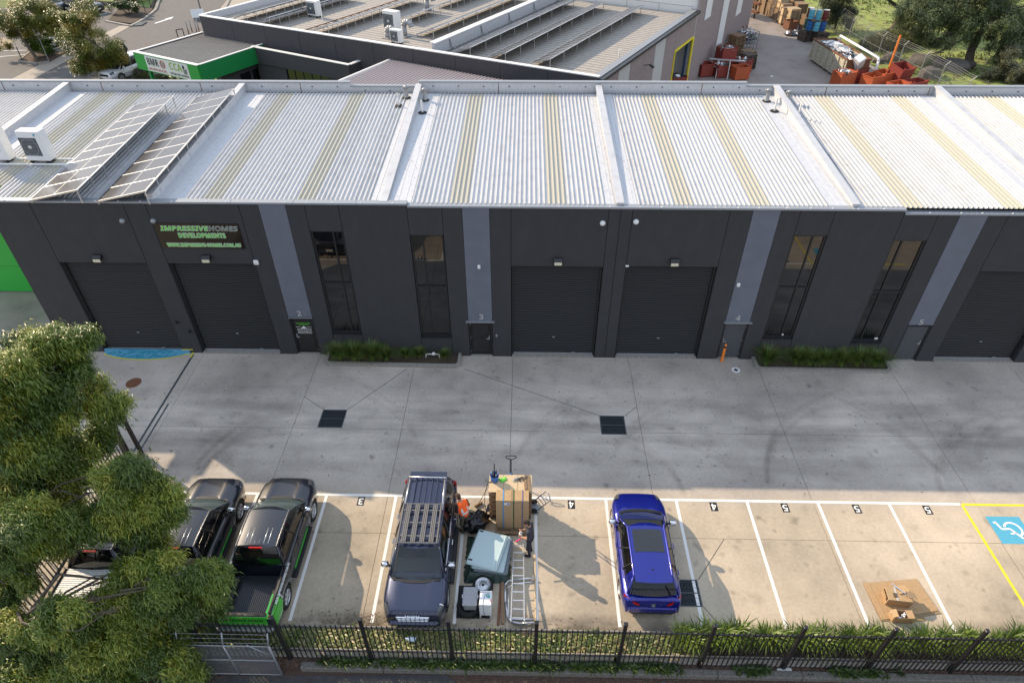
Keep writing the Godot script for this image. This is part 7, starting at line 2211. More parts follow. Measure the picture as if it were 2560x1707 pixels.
	# street vehicles
	var vv := {"L": 4.9, "W": 1.85, "H": 1.75, "nose_h": 0.95, "cowl_h": 1.1, "tail_h": 1.05, "zc": -1.35, "zrf": -0.55, "zrr": 1.95, "zrb": 2.3, "roof_w": 1.35, "wf": -1.5, "wr_z": 1.5, "wheel_r": 0.37, "taper": 0.7, "open_to": 2.2}
	c = car("parked_wagon", "white four wheel drive under the gum tree beside the paling fence", "car", Vector3(-36.2, 0, -39.4), PI - 0.3, vv, paint(0.62, 0.63, 0.64, 0.0), M.carglass)
	c = car("parked_wagon", "dark green four wheel drive in the car park at the top edge", "car", Vector3(-53.2, 0, -64.0), -1.9, vv, paint(0.03, 0.045, 0.045, 0.2), M.carglass)
	c = car("parked_wagon", "black wagon behind the dark green one at the top edge", "car", Vector3(-57.5, 0, -64.5), -1.9, vv, paint(0.015, 0.016, 0.02, 0.2), M.carglass)
	var van := vv.duplicate()
	van.merge({"L": 5.0, "H": 1.95, "zc": -1.9, "zrf": -1.1, "zrr": 2.25, "zrb": 2.42, "tail_h": 1.1, "roof_w": 1.5, "open_to": 2.3}, true)
	c = car("parked_van", "white van with red taillights behind the leaning gum tree", "van", Vector3(-48.7, 0, -49.3), -0.75, van, paint(0.68, 0.68, 0.67, 0.0), M.carglass)
	for sd in [-1, 1]: put("taillight", bmesh(Vector3(0.12, 0.5, 0.08), 0.02), M.tail, c, Vector3(sd * 0.82, 1.0, 2.46))
	put("bumper", bmesh(Vector3(1.8, 0.25, 0.16), 0.04), M.black, c, Vector3(0, 0.45, 2.46))

func ute(label: String, at: Vector3, turn: float, lidded: bool) -> void:
	var s := {"L": 5.2, "W": 1.86, "H": 1.80, "nose_h": 0.98, "cowl_h": 1.13, "tail_h": 1.10, "zc": -1.42, "zrf": -0.62, "zrr": 0.68, "zrb": 0.92, "roof_w": 1.28, "wf": -1.62, "wr_z": 1.56, "wheel_r": 0.38, "taper": 0.8, "nose_in": 0.2, "tail_in": 0.06, "open_to": 2.47, "tail_drop": 0.06, "c_post": 0.12, "c_head": 0.05, "handles": [-0.15, 0.62], "gaps": [-0.98, 0.02, 0.85], "cuts": [0.0, 0.52, 1.0], "bulge": 0.05, "seat_m": mat(0.3, 0.27, 0.23, 0.8), "mirror_m": M.chrome}
	var dark := paint(0.007, 0.010, 0.019, 0.08)
	var c := car("pickup", label, "pickup", at, turn, s, dark, glass(0.10, 0.15, 0.14, 0.45))
	# cab back and tray
	put("cab_back", bmesh(Vector3(1.62, 0.72, 0.06), 0.02), dark, c, Vector3(0, 0.80, 0.93))
	put("brake_light", bmesh(Vector3(0.42, 0.06, 0.06), 0.02), mat(0.6, 0.02, 0.02, 0.2), c, Vector3(0, 1.735, 0.75))
	for k in 6:
		var st0 := S(true)
		tube(st0, Vector3(-0.35 + k * 0.14, 1.79, 0.08), Vector3(-0.35 + k * 0.14, 1.775, 0.62), 0.012, 0.012, 8)
		put("roof_ridge", done(st0), M.alu, c)
	var st := S(true)
	tube(st, Vector3(0.1, 1.80, 0.6), Vector3(0.14, 1.93, 0.78), 0.008, 0.004, 5)
	put("antenna", done(st), M.black, c)
	var z0 := 0.98
	var z1 := 2.46
	if lidded:
		st = S()
		for k in 22:
			cbox(st, Vector3(0, 1.135, z0 + (k + 0.5) * (z1 + 0.06 - z0) / 22), Vector3(1.50, 0.05, (z1 + 0.06 - z0) / 22 - 0.006), 0.01)
		put("tray_lid", done(st), M.white, c)
	else:
		st = S()
		bx(st, -0.78, 0.78, 0.55, 0.58, z0, z1)
		for k in 26:
			bx(st, -0.74 + k * 0.0575, -0.71 + k * 0.0575, 0.58, 0.612, z0 + 0.04, z1 - 0.04)
		put("tray_liner", done(st), mat(0.05, 0.055, 0.065, 0.25, 0.3), c)
		for sd in [-1, 1]:
			put("tray_side", bmesh(Vector3(0.05, 0.54, z1 - z0)), M.black, c, Vector3(sd * 0.78, 0.83, (z0 + z1) / 2))
			put("wheel_box", bmesh(Vector3(0.2, 0.22, 0.85), 0.03), M.black, c, Vector3(sd * 0.66, 0.69, 1.56))
	for sd in [-1, 1]:
		st = S(true)
		tube(st, Vector3(sd * 0.84, 1.12, z0), Vector3(sd * 0.83, 1.105, z1 + 0.05), 0.035, 0.035, 8)
		put("tray_rail", done(st), M.black, c)
	# green tail wrap: tailgate and the hind part of both flanks
	var gp := paint(0.05, 0.52, 0.03, 0.0)
	put("tailgate", bmesh(Vector3(1.50, 0.56, 0.08), 0.03), gp, c, Vector3(0, 0.83, 2.565))
	put("tailgate_top", bmesh(Vector3(1.48, 0.04, 0.12), 0.015), M.black, c, Vector3(0, 1.12, 2.54))
	text("IMPRESSIVE HOMES", 0.12, 1.25, mat(0.01, 0.06, 0.01), c, Vector3(0, 0.9, 2.61), Vector3.ZERO, "lettering", 700, 0.006, 0.25)
	for sd in [-1, 1]:
		put("green_wrap", hull_skin(s, 1.86, 2.595, 4.6, 9.6, sd, 0.006, 14, 8), gp, c)
		put("white_stripe", bmesh(Vector3(0.02, 0.30, 0.035)), M.white, c, Vector3(sd * 0.93, 0.92, 1.84), Vector3(0.25, 0, 0))
		put("taillight", bmesh(Vector3(0.13, 0.36, 0.10), 0.03), M.tail, c, Vector3(sd * 0.84, 0.88, 2.545))
		text("WWW.IMPRESSIVE-HOMES.COM.AU", 0.07, 1.35, M.white, c, Vector3(sd * 0.90, 1.075, 1.5), Vector3(-0.75, PI / 2 * sd, 0), "lettering", 700, 0.004)
		put("side_step", bmesh(Vector3(0.14, 0.05, 1.9), 0.02), M.black, c, Vector3(sd * 0.96, 0.36, -0.05))
		put("sill_stripe", bmesh(Vector3(0.012, 0.07, 1.5)), gp, c, Vector3(sd * 0.93, 0.50, -0.1))
	put("step_bumper", bmesh(Vector3(1.7, 0.14, 0.2), 0.04), M.galv, c, Vector3(0, 0.48, 2.62))

# ---------- loose things in the bays ----------
func flat_card(st: SurfaceTool, pts: Array, y: float, thick := 0.008) -> void:
	prism(st, PackedVector2Array(pts), y, y + thick)

func build_loose_things() -> void:
	var t: Node3D
	var st: SurfaceTool
	# strapped carton on its pallet
	t = thing("cardboard_carton", "big strapped cardboard carton standing on a pallet", "carton", Vector3(0.44, 0.17, 8.97))
	put("box", bmesh(Vector3(1.08, 1.48, 0.44), 0.012), M.card, t, Vector3(0, 0.74, 0))
	put("flap_tape", bmesh(Vector3(0.10, 0.006, 0.45)), M.card_dark, t, Vector3(0, 1.483, 0))
	put("shipping_label", bmesh(Vector3(0.19, 0.11, 0.004)), M.white, t, Vector3(-0.18, 1.32, 0.224))
	put("label_print", bmesh(Vector3(0.09, 0.07, 0.004)), mat(0.15, 0.25, 0.5), t, Vector3(-0.14, 1.32, 0.2265))
	for s in [[-0.30, mat(0.06, 0.24, 0.5, 0.5)], [0.04, mat(0.03, 0.10, 0.03, 0.5)], [0.33, mat(0.12, 0.12, 0.22, 0.5)]]:
		var sp := put("strap", bmesh(Vector3(0.035, 1.5, 0.006)), s[1], t, Vector3(s[0], 0.73, 0.226))
		put("strap_top", bmesh(Vector3(0.035, 0.006, 0.46)), s[1], sp, Vector3(0, 0.756, -0.226))
	var pl := put("pallet", pallet_mesh(0), M.timber, self, Vector3(0.44, 0.0, 8.80), Vector3.ZERO)
	tag(pl, "timber pallet under the strapped cardboard carton", "pallet")
	# crate behind it with a pale board on top
	t = thing("timber_crate", "timber crate with a pale board top behind the strapped carton", "crate", Vector3(0.36, 0.0, 8.37))
	st = S()
	for k in 5:
		put("side_board", bmesh(Vector3(1.42, 0.20, 0.025), 0.004), M.timber, t, Vector3(0, 0.33 + k * 0.25, 0.345))
		put("side_board", bmesh(Vector3(0.025, 0.20, 0.66), 0.004), M.timber, t, Vector3(0.71, 0.33 + k * 0.25, 0))
		put("side_board", bmesh(Vector3(0.025, 0.20, 0.66), 0.004), M.timber, t, Vector3(-0.71, 0.33 + k * 0.25, 0))
	for k in 3:
		put("top_board", bmesh(Vector3(0.475, 0.03, 0.74), 0.005), M.ply, t, Vector3(-0.485 + k * 0.485, 1.50, 0))
	put("skid", bmesh(Vector3(1.4, 0.14, 0.1)), M.timber_dark, t, Vector3(0, 0.07, 0.28))
	put("skid", bmesh(Vector3(1.4, 0.14, 0.1)), M.timber_dark, t, Vector3(0, 0.07, -0.28))
	put("inner_box", bmesh(Vector3(1.36, 1.3, 0.62)), M.card_dark, t, Vector3(0, 0.82, 0))
	# pallet truck, handle up
	t = thing("pallet_jack", "pallet jack with an upright loop handle behind the crate", "pallet jack", Vector3(0.34, 0.0, 7.05))
	st = S(true)
	tube(st, Vector3(0, 0.25, 0), Vector3(0, 1.06, -0.10), 0.028, 0.024, 8)
	put("neck", done(st), M.blackmetal, t)
	st = S(true)
	path(st, [Vector3(0, 1.06, -0.10), Vector3(-0.16, 1.14, -0.11), Vector3(-0.19, 1.2, -0.115), Vector3(-0.15, 1.25, -0.12), Vector3(0.15, 1.25, -0.12), Vector3(0.19, 1.2, -0.115), Vector3(0.16, 1.14, -0.11), Vector3(0, 1.06, -0.10)], 0.017, 8)
	put("loop_handle", done(st), M.black, t)
	st = S()
	cbox(st, Vector3(0, 0.24, 0.08), Vector3(0.30, 0.26, 0.2), 0.04)
	cbox(st, Vector3(0, 0.4, 0.06), Vector3(0.14, 0.2, 0.14), 0.04)
	put("pump", done(st), mat(0.06, 0.14, 0.27, 0.4), t)
	for sd in [-1, 1]:
		put("fork", bmesh(Vector3(0.16, 0.06, 1.1), 0.02), mat(0.06, 0.14, 0.27, 0.4), t, Vector3(sd * 0.2, 0.09, 0.75))
		st = S()
		lathe(st, [Vector2(0, -0.025), Vector2(0.09, -0.025), Vector2(0.09, 0.025), Vector2(0, 0.025)], 16, Transform3D(Basis(Vector3(0, 0, 1), PI / 2), Vector3(sd * 0.05, 0.09, 0.0)))
		put("wheel", done(st), M.rubber, t)
	# things lying on the crate top
	t = thing("tool_bucket", "blue bucket of tools on the corner of the crate top", "bucket", Vector3(-0.18, 1.515, 8.26))
	st = S(true)
	lathe(st, [Vector2(0.0, 0.0), Vector2(0.12, 0.0), Vector2(0.155, 0.30), Vector2(0.145, 0.30), Vector2(0.115, 0.03)], 18)
	put("bucket", done(st), mat(0.04, 0.12, 0.35, 0.4), t)
	for k in 6:
		put("tool", bmesh(Vector3(0.03, 0.34, 0.03), 0.008), [M.alu, M.galv, M.black][k % 3], t, Vector3(0.07 * cos(k * 1.05), 0.26, 0.07 * sin(k * 1.05)), Vector3(0.25 * sin(k * 1.05), 0, -0.25 * cos(k * 1.05)))
	t = thing("long_bar", "dark bar standing up in the blue tool bucket", "bar", Vector3(-0.2, 1.53, 8.2))
	st = S(true)
	tube(st, Vector3(0, 0, 0), Vector3(0.02, 0.72, -0.04), 0.018, 0.018, 8)
	put("bar", done(st), M.black, t)
	t = thing("broom", "yellow handled broom leaning on the crate", "broom", Vector3(-0.78, 0.0, 8.15))
	st = S(true)
	tube(st, Vector3(0, 0.1, 0), Vector3(0.5, 1.5, 0.1), 0.015, 0.015, 8)
	put("handle", done(st), M.ply, t)
	put("head", bmesh(Vector3(0.32, 0.09, 0.08), 0.02), M.timber, t, Vector3(0, 0.06, 0), Vector3(0, 0.6, 0))
	for w in [["pair of brown work gloves on the far right of the crate top", Vector3(0.82, 1.515, 8.14), M.timber_dark], ["green cloth beside the tool bucket on the crate top", Vector3(0.10, 1.515, 8.22), M.sign_green]]:
		t = thing("cloth_item", w[0], "gloves" if w[2] == M.timber_dark else "cloth", w[1])
		st = S(true)
		for k in 3:
			lathe(st, [Vector2(0.0, 0.0), Vector2(0.08, 0.005), Vector2(0.06, 0.04), Vector2(0.0, 0.05)], 10, Transform3D(Basis.from_scale(Vector3(1.3, 1, 0.7)).rotated(Vector3.UP, k), Vector3(0.07 * k - 0.07, 0, 0.05 * sin(k * 2.0))))
		put("cloth", done(st), w[2], t)
	t = thing("hand_drill", "grey power tool lying on the crate top", "power tool", Vector3(0.56, 1.515, 8.2), 0.5)
	put("motor", bmesh(Vector3(0.2, 0.07, 0.07), 0.02), M.galv, t, Vector3(0, 0.04, 0))
	put("grip", bmesh(Vector3(0.05, 0.05, 0.14), 0.015), M.black, t, Vector3(0.07, 0.03, 0.08))
	put("chuck", bmesh(Vector3(0.08, 0.04, 0.04), 0.01), M.alu, t, Vector3(-0.13, 0.04, 0))
	t = thing("plank_offcuts", "orange brown plank offcuts along the right edge of the crate", "planks", Vector3(0.98, 1.515, 8.38))
	for k in 2: put("plank", bmesh(Vector3(0.09, 0.03, 0.7 - 0.2 * k), 0.005), M.timber, t, Vector3(-0.12 * k, 0.02 + 0.001 * k, 0.0), Vector3(0, 0.08, 0))
	t = thing("cable", "black cable looping down from the crate to the ground", "cable", Vector3.ZERO)
	st = S(true)
	path(st, [Vector3(-0.15, 1.54, 8.3), Vector3(-0.40, 1.53, 8.35), Vector3(-0.52, 0.9, 8.3), Vector3(-0.55, 0.35, 8.35), Vector3(-0.40, 0.03, 8.75), Vector3(-0.15, 0.02, 8.95)], 0.012, 6)
	put("cord", done(st), M.black, t)
	# hand trolley leaning beside the carton
	t = thing("hand_trolley", "ladder framed hand trolley leaning out beside the carton", "trolley", Vector3(1.22, 0.0, 8.25))
	st = S(true)
	for sd in [-0.16, 0.16]:
		tube(st, Vector3(sd * 0.6, 0.15, sd), Vector3(0.36 + sd * 0.6, 1.55, 0.66 + sd), 0.02, 0.02, 8)
	for k in 5:
		var v := 0.1 + k * 0.2
		tube(st, Vector3(-0.096 + 0.36 * v, 0.15 + 1.4 * v, -0.16 + 0.66 * v), Vector3(0.096 + 0.36 * v, 0.15 + 1.4 * v, 0.16 + 0.66 * v), 0.015, 0.015, 6)
	path(st, [Vector3(0.264, 1.55, 0.50), Vector3(0.33, 1.72, 0.58), Vector3(0.42, 1.72, 0.74), Vector3(0.456, 1.55, 0.82)], 0.02, 8)
	put("frame", done(st), M.galv, t)
	put("toe_plate", bmesh(Vector3(0.25, 0.02, 0.4)), M.galv, t, Vector3(0.0, 0.05, 0.05))
	for sd in [-0.2, 0.2]:
		st = S()
		lathe(st, [Vector2(0, -0.035), Vector2(0.12, -0.035), Vector2(0.12, 0.035), Vector2(0, 0.035)], 16, Transform3D(Basis(Vector3.RIGHT, PI / 2), Vector3(-0.05, 0.12, sd)))
		put("wheel", done(st), M.rubber, t)
	# black bag, lids on a tarpaulin
	var ns := FastNoiseLite.new()
	ns.seed = 12
	ns.frequency = 2.6
	t = thing("rubbish_bag", "full black plastic rubbish bag with a tied neck", "bag", Vector3(-0.82, 0.0, 9.05), 0.5)
	st = S(true)
	var f := func(i: int, j: int) -> Vector3:
		var th := PI * j / 22.0
		var ph := TAU * (i % 32) / 32.0
		var v := Vector3(sin(th) * cos(ph), cos(th), sin(th) * sin(ph))
		v *= 0.86 + 0.32 * ns.get_noise_3dv(v * 0.9) + 0.12 * absf(ns.get_noise_3dv(v * 3.2))
		return Vector3(v.x * 0.55, maxf(v.y * 0.36 + 0.30, 0.01), v.z * 0.40)
	for i in 32:
		for j in 22:
			quad(st, f.call(i, j + 1), f.call(i + 1, j + 1), f.call(i + 1, j), f.call(i, j))
	put("sack", done(st), M.bag, t)
	st = S()
	for k in 9:
		var a := k * 0.7
		tri(st, Vector3(0.42, 0.42, -0.1), Vector3(0.62 + 0.06 * cos(a), 0.50 + 0.13 * sin(a), -0.16 + 0.1 * cos(a * 1.7)), Vector3(0.62 + 0.06 * cos(a + 0.7), 0.50 + 0.13 * sin(a + 0.7), -0.16 + 0.1 * cos(a * 1.7 + 1.2)))
	put("neck", done(st), M.bag, t)
	t = thing("pickup_canopy_lid", "stack of pale blue moulded lids lying on a dark tarpaulin", "tray lid", Vector3(-0.32, 0.0, 10.3))
	for q in [[0.0, Vector3(1.04, 0.10, 1.34), 0.60, 0.17, M.pale, Vector3(-0.02, 0, 0.02)], [0.1, Vector3(1.06, 0.09, 1.34), 0.47, 0.10, M.pale, Vector3(0.10, 0, 0.02)], [0.2, Vector3(1.12, 0.12, 1.34), 0.30, 0.08, mat(0.16, 0.19, 0.21, 0.3), Vector3(0.16, 0, 0.0)]]:
		var l := put("lid", bmesh(q[1], 0.045), q[4], t, q[5] + Vector3(0, q[2], 0), Vector3(0.0, -q[3] * 1.6, 0.02))
		if q[0] == 0.0:
			for zz in [-0.58, 0.52]: put("handle_slot", bmesh(Vector3(0.13, 0.006, 0.055)), M.black, l, Vector3(-0.40, 0.052, zz))
			put("raised_edge", bmesh(Vector3(0.05, 0.03, 1.26), 0.012), M.pale, l, Vector3(0.44, 0.052, 0))
	t = thing("ground_tarpaulin", "crumpled dark green tarpaulin under the pale lids", "tarpaulin", Vector3(-0.34, 0.0, 10.3))
	st = S(true)
	var g := func(i: int, j: int) -> Vector3:
		var u := i / 24.0 * 2 - 1; var v := j / 24.0 * 2 - 1
		var d := maxf(absf(u), absf(v))
		var h := 0.24 * clampf((1.0 - d) * 4.0, 0, 1) + 0.05 * absf(ns.get_noise_2d(u * 2.4, v * 2.4)) + 0.006
		return Vector3(u * (0.74 + 0.10 * ns.get_noise_2d(v * 1.3, 3.0)), h, v * (0.86 + 0.10 * ns.get_noise_2d(u * 1.3, 9.0)))
	for i in 24:
		for j in 24: quad(st, g.call(i, j + 1), g.call(i + 1, j + 1), g.call(i + 1, j), g.call(i, j))
	put("sheet", done(st), mat(0.012, 0.035, 0.025, 0.35), t)
	# wheel, storage tub on a tyre, fridge
	t = thing("spare_wheel", "spare steel wheel lying flat behind the fridge", "wheel", Vector3(-0.45, 0.0, 11.3))
	st = S(true)
	lathe(st, [Vector2(0.20, 0.02), Vector2(0.30, 0.0), Vector2(0.33, 0.06), Vector2(0.33, 0.16), Vector2(0.30, 0.21), Vector2(0.235, 0.20)], 28)
	put("tyre", done(st), M.rubber, t)
	st = S(true)
	lathe(st, [Vector2(0.24, 0.205), Vector2(0.225, 0.20), Vector2(0.21, 0.15), Vector2(0.16, 0.165), Vector2(0.11, 0.15), Vector2(0.10, 0.17), Vector2(0.045, 0.17)], 28)
	put("rim", done(st), M.alu, t)
	for k in 14:
		put("vent_hole", bmesh(Vector3(0.022, 0.012, 0.022), 0.005), M.dark, t, Vector3(cos(TAU * k / 14) * 0.175, 0.163, sin(TAU * k / 14) * 0.175))
	put("hub_hole", bmesh(Vector3(0.085, 0.01, 0.085), 0.003), M.dark, t, Vector3(0, 0.163, 0))
	t = thing("loose_tyre", "black tyre lying under the clear lidded tub", "tyre", Vector3(-0.86, 0.012, 12.0))
	st = S(true)
	lathe(st, [Vector2(0.20, 0.03), Vector2(0.30, 0.0), Vector2(0.36, 0.06), Vector2(0.36, 0.18), Vector2(0.30, 0.24), Vector2(0.20, 0.21), Vector2(0.20, 0.03)], 28)
	put("tread", done(st), M.rubber, t)
	tag(put("rubber_mat", bmesh(Vector3(0.72, 0.01, 1.08)), M.rubber, self, Vector3(-0.86, 0.006, 11.78)), "black rubber mat under the tyre and the tub", "mat")
	t = thing("storage_tub", "grey clear storage tub with a ribbed lid on the tyre", "storage tub", Vector3(-0.79, 0.26, 11.93))
	put("tub", bmesh(Vector3(0.40, 0.30, 0.56), 0.04), mat(0.25, 0.26, 0.27, 0.2), t, Vector3(0, 0.15, 0))
	put("lid", bmesh(Vector3(0.45, 0.05, 0.62), 0.02), mat(0.30, 0.30, 0.31, 0.25), t, Vector3(0, 0.325, 0))
	for k in 4: put("lid_rib", bmesh(Vector3(0.36, 0.012, 0.025), 0.005), mat(0.36, 0.36, 0.37, 0.2), t, Vector3(0, 0.355, -0.21 + k * 0.14))
	for sd in [-1, 1]: put("clip", bmesh(Vector3(0.03, 0.05, 0.12), 0.01), M.alu, t, Vector3(sd * 0.235, 0.32, 0))
	t = thing("bar_fridge", "white bar fridge standing beside the tub", "fridge", Vector3(-0.31, 0.0, 12.1), -0.03)
	put("case", bmesh(Vector3(0.36, 0.74, 0.40), 0.012), M.appliance, t, Vector3(0, 0.39, 0))
	put("door", bmesh(Vector3(0.37, 0.76, 0.05), 0.015), M.white, t, Vector3(0.0, 0.40, -0.235), Vector3(0, 0.0, 0))
	put("compressor_bay", bmesh(Vector3(0.26, 0.14, 0.03)), M.dark, t, Vector3(0, 0.09, 0.195))
	st = S()
	path(st, [Vector3(-0.02, 0.764, -0.15), Vector3(-0.05, 0.766, 0.0), Vector3(-0.06, 0.764, 0.2), Vector3(-0.05, 0.5, 0.205), Vector3(-0.02, 0.16, 0.21)], 0.006, 5)
	put("cord", done(st), M.black, t)
	t = thing("rope_coil", "teal rope with a red end on top of the bar fridge", "rope", Vector3(-0.24, 0.765, 12.0))
	st = S(true)
	var rp := []
	for k in 14: rp.append(Vector3(0.05 * cos(k * 0.9), 0.012 + 0.002 * k, 0.05 * sin(k * 0.9)))
	rp.append_array([Vector3(0.03, 0.02, 0.08), Vector3(0.06, 0.02, 0.12)])
	path(st, rp, 0.009, 6)
	put("rope", done(st), mat(0.02, 0.30, 0.30), t)
	put("red_end", bmesh(Vector3(0.03, 0.02, 0.07), 0.006), mat(0.5, 0.03, 0.05), t, Vector3(0.09, 0.015, 0.17), Vector3(0, 0.6, 0))
	# planks, ladder, tube frame, cardboard offcuts
	t = thing("timber_planks", "pair of long timber planks lying left of the ladder", "planks", Vector3(0.17, 0.0, 11.68))
	put("plank", bmesh(Vector3(0.09, 0.07, 1.62), 0.005), M.timber, t, Vector3(0.01, 0.036, 0), Vector3(0, 0.03, 0))
	put("plank", bmesh(Vector3(0.07, 0.035, 1.5), 0.005), mat(0.18, 0.07, 0.035, 0.8), t, Vector3(-0.075, 0.019, 0.1), Vector3(0, -0.03, 0))
	t = thing("aluminium_ladder", "aluminium ladder leaning low beside the tube frame", "ladder", Vector3(0.66, 0.0, 11.2))
	for sd in [-1, 1]:
		put("stile", bmesh(Vector3(0.03, 0.075, 3.0), 0.006), M.alu, t, Vector3(sd * 0.18, 0.34, 0.0), Vector3(-0.13, sd * 0.012, 0))
	for k in 10:
		put("rung", bmesh(Vector3(0.34, 0.028, 0.035), 0.008), M.alu, t, Vector3(0.0, 0.34 + 0.13 * (-1.35 + k * 0.30), -1.35 + k * 0.30))
	t = thing("tube_frame", "bent silver tube frame lying under the ladder", "tube frame", Vector3.ZERO)
	st = S(true)
	path(st, [Vector3(1.2, 0.10, 10.98), Vector3(0.5, 0.10, 11.06), Vector3(0.34, 0.09, 11.1), Vector3(0.24, 0.06, 11.22), Vector3(0.27, 0.05, 11.8), Vector3(0.36, 0.05, 12.28), Vector3(0.48, 0.05, 12.42), Vector3(0.75, 0.06, 12.48), Vector3(1.15, 0.07, 12.44)], 0.032, 10)
	put("outer_tube", done(st), M.alu, t)
	st = S(true)
	path(st, [Vector3(1.15, 0.03, 11.08), Vector3(0.48, 0.03, 11.16), Vector3(0.34, 0.03, 11.32), Vector3(0.38, 0.03, 12.2), Vector3(0.5, 0.03, 12.34), Vector3(1.12, 0.03, 12.32)], 0.026, 10)
	put("inner_tube", done(st), M.alu, t)
	tag(put("long_rail", bmesh(Vector3(0.05, 0.05, 2.4), 0.008), M.ply, self, Vector3(1.20, 0.03, 11.3)), "pale timber rail on the ground right of the ladder", "timber")
	# cardboard in the right hand bay
	t = thing("flattened_cardboard", "large flattened cardboard sheet on the ground of bay 5", "cardboard", Vector3.ZERO)
	st = S()
	flat_card(st, [Vector2(11.59, 10.92), Vector2(13.37, 10.74), Vector2(13.55, 11.80), Vector2(11.68, 12.14)], 0.022)
	put("sheet", done(st), M.card, t)
	st = S()
	flat_card(st, [Vector2(11.60, 11.02), Vector2(12.2, 10.96), Vector2(13.62, 11.88), Vector2(13.0, 12.0), Vector2(11.65, 12.18)], 0.008)
	put("under_sheet", done(st), M.card_dark, t)
	st = S()
	flat_card(st, [Vector2(12.4, 12.0), Vector2(13.0, 11.92), Vector2(13.03, 12.12), Vector2(12.5, 12.18)], 0.01)
	put("flap", done(st), M.card_dark, t)
	put("fold_line", bmesh(Vector3(0.012, 0.003, 1.1)), M.card_dark, t, Vector3(11.83, 0.0315, 11.5), Vector3(0, 0.06, 0))
	t = thing("cardboard_box", "brown cardboard box lying tilted on the flattened sheet", "cardboard box", Vector3(12.35, 0.03, 11.5), -0.12)
	put("box", bmesh(Vector3(0.72, 0.36, 0.42), 0.008), M.card, t, Vector3(0, 0.2, 0.0), Vector3(0.1, 0.0, 0.03))
	for q in [[Vector3(0.34, 0.008, 0.26), Vector3(0.12, 0.40, -0.16), Vector3(-0.2, 0.3, 0.12)], [Vector3(0.30, 0.008, 0.2), Vector3(0.34, 0.42, 0.02), Vector3(0.1, 0.1, -0.3)], [Vector3(0.008, 0.32, 0.36), Vector3(-0.38, 0.22, -0.02), Vector3(0, 0, 0.3)]]:
		put("flap", bmesh(q[0]), M.card, t, q[1], q[2])
	put("tape", bmesh(Vector3(0.06, 0.004, 0.44)), mat(0.5, 0.48, 0.42, 0.3), t, Vector3(-0.1, 0.385, 0.0), Vector3(0.1, 0, 0.03))
	put("print", bmesh(Vector3(0.11, 0.003, 0.14)), mat(0.10, 0.07, 0.04), t, Vector3(-0.14, 0.387, 0.06), Vector3(0.1, 0, 0.03))
	tag(put("metal_strip", bmesh(Vector3(0.035, 0.02, 0.62), 0.004), M.alu, self, Vector3(12.42, 0.47, 11.42), Vector3(0.12, 0.78, 0)), "thin metal strip lying across the cardboard box", "strip")
	t = thing("cardboard_box", "small open cardboard box of clear wrap beside the tilted box", "cardboard box", Vector3(12.26, 0.03, 12.08), -0.03)
	for q in [[Vector3(0.62, 0.24, 0.01), Vector3(0, 0.12, 0.13)], [Vector3(0.62, 0.24, 0.01), Vector3(0, 0.12, -0.13)], [Vector3(0.01, 0.24, 0.25), Vector3(0.31, 0.12, 0)], [Vector3(0.01, 0.24, 0.25), Vector3(-0.31, 0.12, 0)], [Vector3(0.6, 0.01, 0.25), Vector3(0, 0.006, 0)]]:
		put("wall", bmesh(q[0]), M.card, t, q[1])
	for q in [[Vector3(0.2, 0.008, 0.26), Vector3(0.20, 0.25, 0.0), Vector3(0, 0, 0.1)], [Vector3(0.16, 0.008, 0.24), Vector3(-0.26, 0.28, 0.0), Vector3(0, 0, 0.5)]]:
		put("flap", bmesh(q[0]), M.card, t, q[1], q[2])
	st = S()
	for k in 16:
		box(st, Vector3(-0.1 + 0.2 * sin(k * 2.3), 0.16 + 0.05 * sin(k * 1.1), 0.08 * cos(k * 1.7)), Vector3(0.09, 0.02, 0.06), Basis(Vector3(sin(k), 1, cos(k)).normalized(), k * 0.8))
	put("clear_wrap", done(st), M.appliance, t)
	# blue plastic dropped along the left shutter, with yellow tape
	t = thing("plastic_sheet", "blue plastic sheet taped along the foot of the left shutter", "plastic sheet", Vector3.ZERO)
	st = S(true)
	var pf := func(i: int, j: int) -> Vector3:
		var u := i / 60.0
		var v := j / 10.0
		var x := lerpf(-18.25, -14.35, u)
		var front := 0.10 + 0.42 * pow(maxf(sin(clampf(u * 1.05, 0, 1) * PI), 0.0), 0.6)
		var y := 0.16 * (1 - v) * (1 - v) + 0.16 * absf(ns.get_noise_2d(x * 1.7 + v * 1.3, v * 0.9)) * sin(v * PI) + 0.008
		return Vector3(x, y, lerpf(-0.02, front, v) + 0.02 * ns.get_noise_2d(x * 3.0, 5.0))
	for i in 60:
		for j in 10: quad(st, pf.call(i, j + 1), pf.call(i + 1, j + 1), pf.call(i + 1, j), pf.call(i, j))
	put("sheet", done(st), M.tarp, t)
	st = S()
	for i in 60:
		var a: Vector3 = pf.call(i, 10); var b: Vector3 = pf.call(i + 1, 10)
		quad(st, a + Vector3(0, 0.006, 0.05), b + Vector3(0, 0.006, 0.05), b + Vector3(0, 0.008, -0.02), a + Vector3(0, 0.008, -0.02))
	box(st, Vector3(-14.22, 0.012, 0.10), Vector3(0.07, 0.012, 0.5))
	box(st, Vector3(-14.45, 0.175, -0.005), Vector3(0.5, 0.05, 0.012))
	put("tape", done(st), mat(0.62, 0.55, 0.05), t)
	# little things on the ground
	tag(put("white_slab", bmesh(Vector3(0.42, 0.03, 0.26), 0.008), M.offwhite, self, Vector3(8.35, -0.11, 13.70), Vector3(0, 0.1, 0)), "pale slab of board lying on the street kerb by the fence", "board")
	tag(put("brick_piece", bmesh(Vector3(0.2, 0.09, 0.1), 0.015), mat(0.40, 0.13, 0.06), self, Vector3(10.35, -0.09, 13.63), Vector3(0, 0.4, 0)), "broken orange brick at a fence post", "brick")
